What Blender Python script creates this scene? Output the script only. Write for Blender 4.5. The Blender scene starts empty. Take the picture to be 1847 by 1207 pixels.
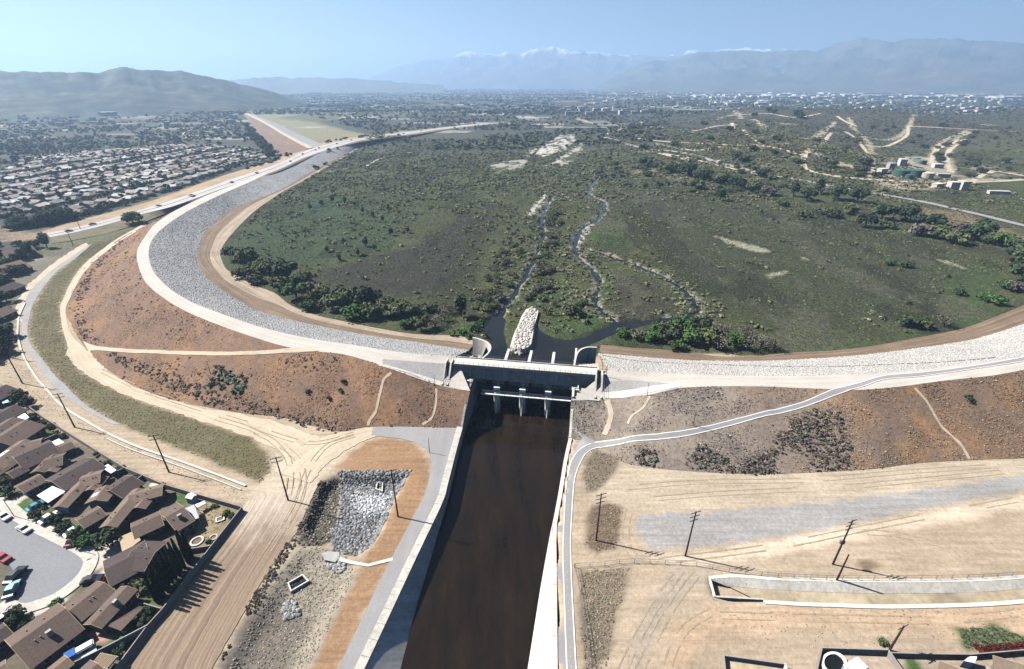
import bpy, bmesh, math, random
import numpy as np
from mathutils import Vector, Matrix, geometry
from mathutils.bvhtree import BVHTree
random.seed(7); RNG = np.random.default_rng(11)
C = bpy.context.scene.collection
SC = bpy.context.scene
rad = math.radians

# ---------------------------------------------------------------- camera
F, TH, CAMH = 872.0, rad(27.45), 110.0
HAZE = 1.3e-4
cam = bpy.data.cameras.new('camera'); camo = bpy.data.objects.new('camera', cam); C.objects.link(camo)
cam.sensor_width = 36.0; cam.lens = 36.0*F/1847.0; cam.clip_start = 1.0; cam.clip_end = 60000
camo.location = (0, 0, CAMH); camo.rotation_euler = (math.pi/2-TH, 0, 0)
SC.camera = camo
# ---------------------------------------------------------------- world, sun, exposure
SUN_EL, SHADOW_AZ = rad(45.5), rad(-15.5)          # shadows run to the right and a little towards us
w = bpy.data.worlds.new('World'); SC.world = w; w.use_nodes = True
nt = w.node_tree; bg = nt.nodes['Background']
sky = nt.nodes.new('ShaderNodeTexSky'); sky.sky_type = 'NISHITA'; sky.sun_disc = False
sky.sun_elevation = SUN_EL; sky.sun_rotation = rad(-74.5)
sky.air_density = 1.0; sky.dust_density = 1.2; sky.ozone_density = 6.0; sky.altitude = 300
nt.links.new(sky.outputs[0], bg.inputs[0]); bg.inputs[1].default_value = 0.050
sl = bpy.data.lights.new('sun', 'SUN'); slo = bpy.data.objects.new('sun', sl); C.objects.link(slo)
sl.energy = 5.0; sl.angle = rad(0.5); sl.color = (1.0, 0.96, 0.90)
sd = Vector((math.cos(SHADOW_AZ)*math.cos(SUN_EL), math.sin(SHADOW_AZ)*math.cos(SUN_EL), -math.sin(SUN_EL)))
slo.rotation_euler = sd.to_track_quat('-Z', 'Y').to_euler(); slo.location = (-200, 60, 400)
SC.view_settings.view_transform = 'Standard'; SC.view_settings.look = 'None'
SC.view_settings.exposure = 0.95; SC.view_settings.gamma = 1.0
SC.cycles.use_denoising = True
SC.cycles.max_bounces = 5; SC.cycles.diffuse_bounces = 0; SC.cycles.glossy_bounces = 2
SC.cycles.transmission_bounces = 3; SC.cycles.transparent_max_bounces = 6; SC.cycles.volume_bounces = 2

# ---------------------------------------------------------------- helpers
def P(px, py, z=0.0):
    """point of the place seen at photo pixel (px,py) at height z"""
    u = (px-923.5)/F; v = -(py-603.5)/F
    d = (u, math.cos(TH)+v*math.sin(TH), -math.sin(TH)+v*math.cos(TH))
    t = (z-CAMH)/d[2]
    return Vector((d[0]*t, d[1]*t, z))
def raydir(px, py):
    u = (px-923.5)/F; v = -(py-603.5)/F
    return Vector((u, math.cos(TH)+v*math.sin(TH), -math.sin(TH)+v*math.cos(TH))).normalized()
def wpoly(pts, z=0.0):
    return np.array([tuple(P(q[0], q[1], q[2] if len(q) > 2 else z))[:2] for q in pts])
def setp(o, label=None, cat=None, group=None, kind=None):
    if label: o['label'] = label
    if cat: o['category'] = cat
    if group: o['group'] = group
    if kind: o['kind'] = kind
    return o
def thing(name, label, cat, loc=(0, 0, 0), rz=0.0, group=None):
    o = bpy.data.objects.new(name, None); C.objects.link(o); o.empty_display_size = 0.5
    o.location = loc; o.rotation_euler = (0, 0, rz)
    return setp(o, label, cat, group)
def mk(name, V, Fc, mat, parent=None, uv=None, col=None, smooth=False):
    """one mesh object from arrays (faces: list, or int array of equal length faces)"""
    me = bpy.data.meshes.new(name)
    V = np.asarray(V, dtype=np.float32).reshape(-1, 3)
    if isinstance(Fc, np.ndarray):
        nf, k = Fc.shape
        me.vertices.add(len(V)); me.vertices.foreach_set('co', V.ravel())
        me.loops.add(nf*k); me.loops.foreach_set('vertex_index', Fc.ravel().astype(np.int32))
        me.polygons.add(nf); me.polygons.foreach_set('loop_start', np.arange(0, nf*k, k, dtype=np.int32))
        me.update(calc_edges=True)
    else:
        me.from_pydata([tuple(v) for v in V.tolist()], [], [tuple(f) for f in Fc]); me.update()
    if uv is not None:
        lay = me.uv_layers.new(name='UVMap')
        vi = np.empty(len(me.loops), dtype=np.int32); me.loops.foreach_get('vertex_index', vi)
        lay.data.foreach_set('uv', np.asarray(uv, dtype=np.float32)[vi].ravel())
    if col is not None:
        a = me.color_attributes.new('col', 'FLOAT_COLOR', 'POINT')
        cc = np.asarray(col, dtype=np.float32)
        if cc.shape[1] == 3: cc = np.hstack([cc, np.ones((len(cc), 1), dtype=np.float32)])
        a.data.foreach_set('color', cc.ravel())
    if smooth: me.shade_smooth()
    if mat is not None: me.materials.append(mat)
    o = bpy.data.objects.new(name, me); C.objects.link(o)
    if parent is not None: o.parent = parent
    return o
def struct(o): o['kind'] = 'structure'; return o
def stuff(o): o['kind'] = 'stuff'; return o
class MB:
    """collects simple shapes into one mesh"""
    def __init__(s): s.v = []; s.f = []
    def add(s, vs, fs):
        n = len(s.v); s.v += [tuple(v) for v in vs]; s.f += [tuple(i+n for i in f) for f in fs]; return s
    def box(s, x0, x1, y0, y1, z0, z1, T=None):
        vs = [(x, y, z) for z in (z0, z1) for y in (y0, y1) for x in (x0, x1)]
        if T: vs = [T(*v) for v in vs]
        return s.add(vs, [(0, 2, 3, 1), (4, 5, 7, 6), (0, 1, 5, 4), (2, 6, 7, 3), (0, 4, 6, 2), (1, 3, 7, 5)])
    def tube(s, p, q, r0, r1=None, n=6, cap=True):
        p = Vector(p); q = Vector(q); r1 = r0 if r1 is None else r1
        d = (q-p).normalized(); a = d.orthogonal().normalized(); b = d.cross(a)
        vs = []
        for c, r in ((p, r0), (q, r1)):
            for i in range(n):
                t = 2*math.pi*i/n; vs.append(c+a*math.cos(t)*r+b*math.sin(t)*r)
        fs = [(i, (i+1) % n, n+(i+1) % n, n+i) for i in range(n)]
        if cap: fs += [tuple(range(n))[::-1], tuple(range(n, 2*n))]
        return s.add(vs, fs)
    def prism(s, poly, z0, z1):
        n = len(poly); vs = [(p[0], p[1], z0) for p in poly]+[(p[0], p[1], z1) for p in poly]
        return s.add(vs, [tuple(range(n))[::-1], tuple(range(n, 2*n))]+[(i, (i+1) % n, n+(i+1) % n, n+i) for i in range(n)])
    def lathe(s, prof, n=16, cx=0, cy=0):
        vs = []; m = len(prof)
        for i in range(n):
            t = 2*math.pi*i/n
            for r, z in prof: vs.append((cx+r*math.cos(t), cy+r*math.sin(t), z))
        fs = [(i*m+j, ((i+1) % n)*m+j, ((i+1) % n)*m+j+1, i*m+j+1) for i in range(n) for j in range(m-1)]
        return s.add(vs, fs)
    def build(s, name, mat, parent=None, smooth=False):
        return mk(name, s.v, s.f, mat, parent, smooth=smooth)
def fix_normals(o):
    bm = bmesh.new(); bm.from_mesh(o.data); bmesh.ops.recalc_face_normals(bm, faces=bm.faces); bm.to_mesh(o.data); bm.free()

# numpy value noise
def _h(ix, iy, s):
    n = (ix.astype(np.int64)*374761393+iy.astype(np.int64)*668265263+s*974711) & 0x7fffffff
    n = ((n ^ (n >> 13))*1274126177) & 0x7fffffff
    return ((n ^ (n >> 16)) & 0xffff)/65535.0
def vnoise(x, y, s=0):
    x = np.asarray(x, dtype=float); y = np.asarray(y, dtype=float)
    ix = np.floor(x); iy = np.floor(y); fx = x-ix; fy = y-iy
    fx = fx*fx*(3-2*fx); fy = fy*fy*(3-2*fy)
    a = _h(ix, iy, s); b = _h(ix+1, iy, s); c = _h(ix, iy+1, s); d = _h(ix+1, iy+1, s)
    return (a*(1-fx)+b*fx)*(1-fy)+(c*(1-fx)+d*fx)*fy
def fbm(x, y, s=0, o=4):
    r = 0; a = 0.5
    for i in range(o): r = r+a*vnoise(x*2**i, y*2**i, s+i*17); a *= 0.5
    return r/(1-0.5**o)
def sdf(X, Y, poly):
    """signed distance to a polygon, positive inside"""
    d = np.full(X.shape, 1e18); ins = np.zeros(X.shape, bool); n = len(poly)
    for i in range(n):
        ax, ay = poly[i]; bx, by = poly[(i+1) % n]
        ex, ey = bx-ax, by-ay; L = ex*ex+ey*ey+1e-12
        t = np.clip(((X-ax)*ex+(Y-ay)*ey)/L, 0, 1)
        d = np.minimum(d, (X-ax-t*ex)**2+(Y-ay-t*ey)**2)
        c = (ay > Y) != (by > Y)
        with np.errstate(divide='ignore', invalid='ignore'):
            xi = ex*(Y-ay)/(by-ay if by != ay else 1e-12)+ax
        ins ^= c & (X < xi)
    d = np.sqrt(d); return np.where(ins, d, -d)
def ldist(X, Y, line):
    d = np.full(X.shape, 1e18)
    for i in range(len(line)-1):
        ax, ay = line[i]; bx, by = line[i+1]; ex, ey = bx-ax, by-ay; L = ex*ex+ey*ey+1e-12
        t = np.clip(((X-ax)*ex+(Y-ay)*ey)/L, 0, 1)
        d = np.minimum(d, (X-ax-t*ex)**2+(Y-ay-t*ey)**2)
    return np.sqrt(d)
def sstep(a, b, x):
    t = np.clip((x-a)/(b-a), 0, 1); return t*t*(3-2*t)
def crom(pts, n):
    """Catmull-Rom through the key points, n samples per span"""
    pts = np.asarray(pts, dtype=float); m = len(pts); out = []
    for i in range(m-1):
        p0 = pts[max(i-1, 0)]; p1 = pts[i]; p2 = pts[i+1]; p3 = pts[min(i+2, m-1)]
        for k in range(n):
            t = k/n
            out.append(0.5*(2*p1+(p2-p0)*t+(2*p0-5*p1+4*p2-p3)*t*t+(3*p1-p0-3*p2+p3)*t**3))
    out.append(pts[-1]); return np.array(out)
def resample(pts, n):
    pts = np.asarray(pts, dtype=float); s = np.r_[0, np.cumsum(np.linalg.norm(np.diff(pts, axis=0), axis=1))]
    t = np.linspace(0, s[-1], n); return np.stack([np.interp(t, s, pts[:, k]) for k in range(pts.shape[1])], 1)

# ---------------------------------------------------------------- materials
def nd(t, typ, **kw):
    n = t.nodes.new(typ)
    for k, v in kw.items(): setattr(n, k, v)
    return n
def mixc(t, mode, fac, a, b):
    m = t.nodes.new('ShaderNodeMix'); m.data_type = 'RGBA'; m.blend_type = mode
    for s, v in ((m.inputs[0], fac), (m.inputs[6], a), (m.inputs[7], b)):
        if hasattr(v, 'is_output') or hasattr(v, 'links'): t.links.new(v, s)
        elif isinstance(v, (int, float)): s.default_value = v
        else: s.default_value = (*v, 1) if len(v) == 3 else v
    return m.outputs[2]
def ramp(t, fac, stops):
    r = t.nodes.new('ShaderNodeValToRGB'); e = r.color_ramp.elements
    while len(e) < len(stops): e.new(0.5)
    for i, (p, c) in enumerate(stops): e[i].position = p; e[i].color = (*c, 1) if len(c) == 3 else c
    t.links.new(fac, r.inputs[0]); return r.outputs[0]
def noise(t, vec, scale, detail=4, rough=0.6):
    n = t.nodes.new('ShaderNodeTexNoise'); n.inputs['Scale'].default_value = scale
    n.inputs['Detail'].default_value = detail; n.inputs['Roughness'].default_value = rough
    if vec is not None: t.links.new(vec, n.inputs['Vector'])
    return n.outputs['Fac']
MATS = {}
def mat(name, base=(0.5, 0.5, 0.5), var=0.25, scale=1.0, coarse=0.12, cvar=None, rough=0.9, spec=0.25, bump=0.0,
        attr=False, objcol=False, stretch=None, svar=0.0, orand=0.0, metal=0.0, bscale=None, vfade=None, stain=0.0):
    """surface with base colour (or vertex colour / object colour), two scales of grain, optional streaks along the UV"""
    m = bpy.data.materials.new(name); m.use_nodes = True; t = m.node_tree
    b = t.nodes['Principled BSDF']; b.inputs['Roughness'].default_value = rough
    b.inputs['Specular IOR Level'].default_value = spec; b.inputs['Metallic'].default_value = metal
    tc = nd(t, 'ShaderNodeTexCoord').outputs['Object']
    if attr: c = nd(t, 'ShaderNodeVertexColor', layer_name='col').outputs['Color']
    elif objcol: c = nd(t, 'ShaderNodeObjectInfo').outputs['Color']
    else:
        r = nd(t, 'ShaderNodeRGB'); r.outputs[0].default_value = (*base, 1); c = r.outputs[0]
    f1 = noise(t, tc, scale, 5, 0.7)
    lo, hi = 1-var*1.6, 1+var*1.6
    c = mixc(t, 'MULTIPLY', 1.0, c, ramp(t, f1, [(0.25, (lo,)*3), (0.75, (hi,)*3)]))
    cv = var if cvar is None else cvar
    if cv:
        f2 = noise(t, tc, coarse, 3, 0.5)
        c = mixc(t, 'MULTIPLY', 1.0, c, ramp(t, f2, [(0.3, (1-cv, 1-cv*1.05, 1-cv*1.15)), (0.7, (1+cv, 1+cv, 1+cv))]))
    if stretch:
        uv = nd(t, 'ShaderNodeUVMap').outputs[0]
        mp = nd(t, 'ShaderNodeMapping'); t.links.new(uv, mp.inputs[0]); mp.inputs['Scale'].default_value = (stretch[0], stretch[1], 1)
        f3 = noise(t, mp.outputs[0], 1.0, 3, 0.6)
        c = mixc(t, 'MULTIPLY', 1.0, c, ramp(t, f3, [(0.3, (1-svar,)*3), (0.7, (1+svar,)*3)]))
    if stain:
        mp = nd(t, 'ShaderNodeMapping'); t.links.new(tc, mp.inputs[0]); mp.inputs['Scale'].default_value = (1.1, 1.1, 0.07)
        c = mixc(t, 'MULTIPLY', 1.0, c, ramp(t, noise(t, mp.outputs[0], 1.0, 5, 0.7), [(0.38, (1-stain, 1-stain, 1-stain*1.05)), (0.58, (1, 1, 1)), (0.8, (1.06, 1.06, 1.06))]))
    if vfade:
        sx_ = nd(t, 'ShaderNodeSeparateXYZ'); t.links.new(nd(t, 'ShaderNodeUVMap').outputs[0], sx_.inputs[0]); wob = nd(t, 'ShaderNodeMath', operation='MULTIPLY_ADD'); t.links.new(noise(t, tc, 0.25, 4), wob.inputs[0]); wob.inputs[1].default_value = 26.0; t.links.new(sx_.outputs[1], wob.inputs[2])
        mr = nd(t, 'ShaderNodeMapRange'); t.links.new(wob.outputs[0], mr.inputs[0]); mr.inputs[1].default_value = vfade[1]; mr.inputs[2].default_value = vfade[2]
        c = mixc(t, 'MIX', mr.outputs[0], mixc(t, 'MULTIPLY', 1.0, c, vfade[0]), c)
    if orand:
        oi = nd(t, 'ShaderNodeObjectInfo').outputs['Random']
        c = mixc(t, 'MULTIPLY', 1.0, c, ramp(t, oi, [(0, (1-orand, 1-orand, 1-orand)), (1, (1+orand, 1+orand*0.9, 1+orand*0.6))]))
    t.links.new(c, b.inputs['Base Color'])
    if bump:
        bp = nd(t, 'ShaderNodeBump'); bp.inputs['Strength'].default_value = 1.0; bp.inputs['Distance'].default_value = bump
        t.links.new(noise(t, tc, bscale or scale, 4, 0.65), bp.inputs['Height']); t.links.new(bp.outputs[0], b.inputs['Normal'])
    MATS[name] = m; return m
def ground_mat():
    """soil; the alpha of the vertex colour says how much plant cover roughens it"""
    m = mat('ground_soil', attr=True, var=0.16, scale=0.9, coarse=0.06, cvar=0.12); t = m.node_tree; b = t.nodes['Principled BSDF']
    tc = nd(t, 'ShaderNodeTexCoord').outputs['Object']; va = nd(t, 'ShaderNodeVertexColor', layer_name='col').outputs['Alpha']
    old = b.inputs['Base Color'].links[0].from_socket
    f = noise(t, tc, 0.42, 6, 0.75); f9 = noise(t, tc, 1.5, 3, 0.7); old = mixc(t, 'MULTIPLY', va, old, ramp(t, f9, [(0.35, (0.55, 0.56, 0.56)), (0.65, (1.4, 1.38, 1.34))])); sp = mixc(t, 'MULTIPLY', 1.0, old, ramp(t, f, [(0.36, (0.38, 0.40, 0.40)), (0.52, (1.0, 1.0, 0.98)), (0.70, (1.55, 1.5, 1.45))]))
    mp = nd(t, 'ShaderNodeMapping'); t.links.new(tc, mp.inputs[0]); mp.inputs['Scale'].default_value = (0.05, 0.75, 0); mp.inputs['Rotation'].default_value = (0, 0, -0.10)
    st = mixc(t, 'MULTIPLY', 1.0, old, ramp(t, noise(t, mp.outputs[0], 1.0, 4, 0.65), [(0.32, (0.80, 0.78, 0.76)), (0.68, (1.13, 1.14, 1.15))]))
    t.links.new(mixc(t, 'MIX', va, st, sp), b.inputs['Base Color'])
    mu = nd(t, 'ShaderNodeMath', operation='MULTIPLY_ADD'); t.links.new(va, mu.inputs[0]); mu.inputs[1].default_value = 1.1; mu.inputs[2].default_value = 0.08
    bp = nd(t, 'ShaderNodeBump'); bp.inputs['Strength'].default_value = 1.0; t.links.new(mu.outputs[0], bp.inputs['Distance'])
    t.links.new(noise(t, tc, 0.5, 6, 0.7), bp.inputs['Height']); t.links.new(bp.outputs[0], b.inputs['Normal']); return m
M_ground = ground_mat()
M_dirt = mat('pale_dirt', (0.52, 0.435, 0.325), 0.10, 0.8, 0.08, 0.08, bump=0.05, stretch=(0.9, 0.04), svar=0.16)
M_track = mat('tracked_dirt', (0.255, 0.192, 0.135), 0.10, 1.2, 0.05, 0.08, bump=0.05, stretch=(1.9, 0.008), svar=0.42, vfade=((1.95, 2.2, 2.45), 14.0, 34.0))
M_crest = mat('crest_gravel', (0.52, 0.48, 0.43), 0.09, 1.0, 0.07, 0.08, stretch=(0.5, 0.02), svar=0.12)
M_mud = mat('brown_track', (0.20, 0.145, 0.10), 0.15, 0.8, 0.06, 0.12, stretch=(0.6, 0.015), svar=0.35)
M_toe = mat('pale_track', (0.36, 0.29, 0.215), 0.15, 0.8, 0.06, 0.12, stretch=(0.6, 0.015), svar=0.35)
M_asph = mat('asphalt', (0.30, 0.29, 0.29), 0.06, 1.5, 0.10, 0.06, stretch=(0.5, 0.03), svar=0.06)
M_asph2 = mat('street_asphalt', (0.235, 0.24, 0.25), 0.10, 1.6, 0.10, 0.07)
M_hwy = mat('highway_surface', (0.50, 0.49, 0.48), 0.05, 0.5, 0.05, 0.05, stretch=(0.35, 0.004), svar=0.22)
M_gravel = mat('grey_gravel', (0.33, 0.32, 0.31), 0.20, 1.4, 0.08, 0.10, bump=0.08)
M_conc = mat('concrete', (0.56, 0.53, 0.47), 0.10, 0.6, 0.15, 0.10, spec=0.3, stain=0.22)
M_concw = mat('pale_concrete', (0.68, 0.65, 0.58), 0.08, 0.7, 0.15, 0.08, stain=0.20)
M_concd = mat('weathered_concrete', (0.40, 0.39, 0.37), 0.12, 0.5, 0.12, 0.10, stretch=None)
M_paint = mat('white_paint', (0.80, 0.79, 0.76), 0.05, 2.0, 0.2, 0.03)
M_yel = mat('yellow_paint', (0.62, 0.45, 0.12), 0.08, 2.0, 0.2, 0.03)
M_steel = mat('gate_steel', (0.055, 0.06, 0.065), 0.2, 0.8, rough=0.6)
M_blue = mat('blue_panel', (0.28, 0.42, 0.62), 0.08, 2.0, 0.3, 0.03)
M_wood = mat('dark_pole_wood', (0.045, 0.034, 0.028), 0.2, 2.0)
M_rail = mat('rail_metal', (0.20, 0.20, 0.20), 0.1, 2.0, rough=0.5)
M_stone = mat('riprap_stone', attr=True, var=0.12, scale=1.5, coarse=0.05, cvar=0.06)
M_scrub = mat('dry_scrub', attr=True, var=0.18, scale=0.8, coarse=0.03, cvar=0.12)
M_leaf = mat('foliage', attr=True, var=0.18, scale=0.6, coarse=0.04, cvar=0.12, orand=0.22, spec=0.15)
M_bark = mat('bark', (0.10, 0.08, 0.06), 0.2, 2.0)
M_brick = mat('block_wall', (0.33, 0.29, 0.26), 0.10, 1.5, 0.2, 0.08)
M_stucco = mat('stucco', (0.24, 0.205, 0.175), 0.06, 1.0, 0.2, 0.06, orand=0.15)
M_roofs = [mat('roof_brown', (0.140, 0.103, 0.084), 0.22, 2.2, 0.15, 0.08),
           mat('roof_tan', (0.190, 0.140, 0.108), 0.18, 2.2, 0.15, 0.08),
           mat('roof_dark', (0.082, 0.062, 0.058), 0.22, 2.2, 0.15, 0.08)]
M_trim = mat('fascia_trim', (0.50, 0.38, 0.27), 0.06, 1.0)
M_white = mat('white_sheet', (0.80, 0.80, 0.80), 0.05, 1.2, 0.3, 0.04)
M_glass = mat('window_glass', (0.02, 0.025, 0.03), 0.1, 1.0, rough=0.08, spec=0.8)
M_car = mat('car_paint', objcol=True, var=0.02, scale=0.5, cvar=0.0, rough=0.25, spec=0.6)
M_tyre = mat('tyre', (0.02, 0.02, 0.02), 0.1, 3.0)
M_objc = mat('painted', objcol=True, var=0.06, scale=1.0, coarse=0.1, cvar=0.05, rough=0.7)
M_froof = mat('suburb_roof', objcol=True, var=0.12, scale=0.6, coarse=0.1, cvar=0.05)
M_mtn = mat('mountain_rock', attr=True, var=0.22, scale=0.022, coarse=0.003, cvar=0.18, bump=8.0, bscale=0.02)
M_hill = mat('hill_cover', attr=True, var=0.42, scale=0.02, coarse=0.004, cvar=0.22)
M_haywall = mat('cream_wall', (0.62, 0.58, 0.50), 0.05, 1.0, orand=0.1)
def water_mat(name, base, rough, tint, scale, streak=None):
    m = bpy.data.materials.new(name); m.use_nodes = True; t = m.node_tree; b = t.nodes['Principled BSDF']
    tc = nd(t, 'ShaderNodeTexCoord').outputs['Object']
    v_ = tc
    if streak:
        mp = nd(t, 'ShaderNodeMapping'); t.links.new(tc, mp.inputs[0]); mp.inputs['Scale'].default_value = streak; mp.inputs['Rotation'].default_value = (0, 0, 0.16); v_ = mp.outputs[0]
    c = ramp(t, noise(t, v_, scale, 6, 0.7), [(0.3, base), (0.7, tint)])
    t.links.new(c, b.inputs['Base Color']); b.inputs['Roughness'].default_value = rough; b.inputs['Specular IOR Level'].default_value = 0.2
    bp = nd(t, 'ShaderNodeBump'); bp.inputs['Distance'].default_value = 0.02
    t.links.new(noise(t, tc, 1.2, 3), bp.inputs['Height']); t.links.new(bp.outputs[0], b.inputs['Normal'])
    return m
M_chanw = water_mat('channel_water', (0.007, 0.0055, 0.004), 0.04, (0.024, 0.0155, 0.0085), 0.22, (1.0, 0.22, 1.0))
M_pond = water_mat('stream_water', (0.006, 0.008, 0.010), 0.06, (0.020, 0.020, 0.017), 0.10)
# ================================================================ THE GROUND
# frame of the outlet works: a = along the bridge (left to right), b = downstream, origin at its left downstream deck corner
BA, BB = P(822, 657, 14), P(1074, 677, 14)
E1 = (BB-BA).normalized(); E2 = Vector((E1.y, -E1.x, 0))
def loc(a, b, z): return (BA.x+E1.x*a+E2.x*b, BA.y+E1.y*a+E2.y*b, z)
WATER_Z = -4.5
# top edges (z 0) and water edges of the flood channel
chan_LT = [tuple(loc(7.0, 19.7, 0))]+[tuple(P(*q, 0)) for q in [(823, 814), (808, 873), (799, 905), (754, 1000), (708, 1099), (658, 1206), (600, 1330)]]
chan_LB = [tuple(loc(7.0, 19.7, 0))]+[tuple(P(*q, 0)) for q in [(823.5, 814), (809, 873)]]+[tuple(P(801, 914, WATER_Z+2.2))]+[tuple(P(*q, WATER_Z)) for q in [(778, 1005), (752, 1092), (723, 1204), (690, 1330)]]
chan_RT = [tuple(loc(45.1, 20.2, 0))]+[tuple(P(*q, 0)) for q in [(1017, 830), (1009, 880), (1000, 930), (996, 960), (996, 1060), (996, 1207), (997, 1330)]]
chan_RB = [tuple(loc(45.1, 20.2, 0))]+[tuple(P(1016, 830, 0))]+[tuple(P(*q, WATER_Z)) for q in [(1003, 912), (996, 945), (991, 968), (974, 1060), (950, 1207), (925, 1330)]]
chan_poly = np.array([q[:2] for q in chan_LT]+[q[:2] for q in chan_RT[::-1]]+[loc(45, -6, 0)[:2], loc(7, -6, 0)[:2]])
pool_L = wpoly([(860, 577), (893, 566), (915, 576), (911, 600), (920, 634), (905, 655), (880, 650), (884, 622), (876, 600)], -1)
pool_R = wpoly([(966, 588), (985, 602), (1003, 610), (1030, 613), (1060, 606), (1085, 592), (1120, 581), (1160, 578), (1215, 571), (1222, 581),
                (1160, 590), (1110, 604), (1075, 620), (1042, 632), (1034, 660), (905, 652), (925, 640), (948, 608)], -1)
forebay = np.array([loc(7.3, -34, 0)[:2], loc(44.7, -34, 0)[:2], loc(44.7, -3, 0)[:2], loc(7.3, -3, 0)[:2]])
streams = [([(895, 575), (912, 552), (928, 528), (946, 500), (962, 470), (970, 450), (979, 420), (978, 396), (985, 372), (1000, 350)], 1.4),
           ([(1255, 562), (1252, 545), (1232, 522), (1196, 500), (1150, 480), (1100, 462), (1058, 450)], 2.0),
           ([(1112, 584), (1085, 560), (1072, 545), (1074, 530), (1082, 512), (1066, 485), (1046, 466), (1036, 448)], 1.2),
           ([(1036, 450), (1040, 430), (1052, 410), (1077, 395), (1091, 376), (1084, 362), (1062, 350), (1070, 330), (1080, 318)], 2.5),
           ([(1215, 575), (1240, 572), (1258, 560), (1250, 545)], 3.4)]
streams = [(crom(wpoly(s, -0.4), 5), w_) for s, w_ in streams]
riprap_pit = wpoly([(606, 852), (742, 852), (728, 880), (712, 905), (700, 945), (676, 985), (640, 1008), (596, 1000), (560, 985), (540, 955), (575, 875)])
weed_pit = wpoly([(590, 985), (640, 1012), (640, 1050), (610, 1100), (560, 1207), (545, 1260), (370, 1260), (400, 1200), (450, 1110), (500, 1035), (540, 985)])
small_canal = wpoly([(1280, 1046), (1330, 1044), (1400, 1048), (1510, 1051), (1640, 1053), (1760, 1050), (1860, 1044), (1960, 1036),
                     (1960, 1072), (1860, 1080), (1760, 1086), (1620, 1090), (1500, 1088), (1377, 1082), (1288, 1076)])
far_bumps = []
for _ in range(70):
    bx = RNG.uniform(230, 2300); by = RNG.uniform(720, 1900)
    if bx < 0.42*by: continue
    far_bumps.append((bx, by, RNG.uniform(60, 150), RNG.uniform(6, 20)))
for _ in range(10):
    far_bumps.append((RNG.uniform(200, 700), RNG.uniform(850, 1300), RNG.uniform(60, 120), RNG.uniform(4, 9)))
def gz(X, Y):
    z = np.zeros(X.shape)
    for bx, by, s, h in far_bumps:
        m = (abs(X-bx) < 3*s) & (abs(Y-by) < 3*s)
        z[m] += h*np.exp(-((X[m]-bx)**2+(Y[m]-by)**2)/(2*s*s))
    far = sstep(900, 2500, Y); z += far*fbm(X/500, Y/500, 5)*14
    mid = (Y > 165) & (Y < 900); z[mid] += (fbm(X[mid]/14, Y[mid]/14, 9)-0.5)*0.7*sstep(165, 230, Y[mid])
    near = (Y < 165) & (Y > 40) & (abs(X) < 200); z[near] -= 0.08*fbm(X[near]/6, Y[near]/6, 3)
    def dig(poly, depth, wd, pad=0.0):
        m = (X > poly[:, 0].min()-8) & (X < poly[:, 0].max()+8) & (Y > poly[:, 1].min()-8) & (Y < poly[:, 1].max()+8)
        d = sdf(X[m], Y[m], poly)+pad; z[m] = z[m]*(1-sstep(0, wd, d))+depth*sstep(0, wd, d)
    dig(pool_L, -2.4, 4.0, 1.0); dig(pool_R, -2.4, 4.0, 1.0)
    for ln, wd in streams:
        m = (X > ln[:, 0].min()-20) & (X < ln[:, 0].max()+20) & (Y > ln[:, 1].min()-20) & (Y < ln[:, 1].max()+20)
        d = ldist(X[m], Y[m], ln)+(fbm(X[m]/5, Y[m]/5, 21)-0.5)*4.5
        k = 1-sstep(wd*0.45, wd*0.45+2.6, d); z[m] = z[m]*(1-k)+(-1.5)*k
    dig(riprap_pit, -2.6, 3.2); dig(weed_pit, -1.8, 5.0); dig(small_canal, -1.7, 0.5, 0.35)
    dig(forebay, -7.0, 0.5, 0.4); dig(chan_poly, -9.0, 0.4, 0.9)
    return z
def axis(segs):
    out = [segs[0][0]]
    for a, b, s in segs:
        n = max(1, int(round((b-a)/s))); out += list(np.linspace(a, b, n+1)[1:])
    return out
def grow(start, end, s, k):
    out = []; x = start
    while abs(x) < abs(end): s *= k; x += math.copysign(s, end); out.append(x)
    return out
xs = axis([(-900, -330, 10), (-330, -150, 3), (-150, 150, 1.25), (150, 330, 3), (330, 960, 8)])
xs = grow(-900, -16000, 10, 1.12)[::-1]+xs+grow(960, 16000, 8, 1.12)
ys = axis([(-60, 50, 10), (50, 172, 1.1), (172, 330, 2.2), (330, 700, 3.6), (700, 1300, 6.5)])
ys = ys+grow(1300, 17000, 7, 1.07)
xs, ys = np.array(xs), np.array(ys)
GX, GY = np.meshgrid(xs, ys); gx, gy = GX.ravel(), GY.ravel()
gzv = gz(gx, gy)
# ---- soil colours (soil and plant cover patch by patch, plus shade on the pit's west slope)
gc = np.empty((len(gx), 3)); gc[:] = (0.41, 0.33, 0.24)
n1 = fbm(gx/9, gy/9, 31); n2 = fbm(gx/40, gy/40, 37); n3 = fbm(gx/170, gy/170, 41)
edge = (fbm(gx/3.5, gy/3.5, 51)-0.5)
up = gy > 168+0.0*gx
def mixin(m, k, c):
    k = k[:, None]; gc[m] = gc[m]*(1-k)+np.array(c)*k
def paint(pts, c, feather=1.5, wob=2.0, z=0.0, k=1.0, world=False, brk=0):
    poly = np.array(pts) if world else wpoly(pts, z)
    m = (gx > poly[:, 0].min()-10) & (gx < poly[:, 0].max()+10) & (gy > poly[:, 1].min()-10) & (gy < poly[:, 1].max()+10)
    d = sdf(gx[m], gy[m], poly)+edge[m]*wob*2; kk = k*sstep(-feather, feather, d); kk = kk*sstep(.40, .56, fbm(gx[m]/brk, gy[m]/(brk*1.6), 123)) if brk else kk; mixin(m, kk, c)
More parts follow.
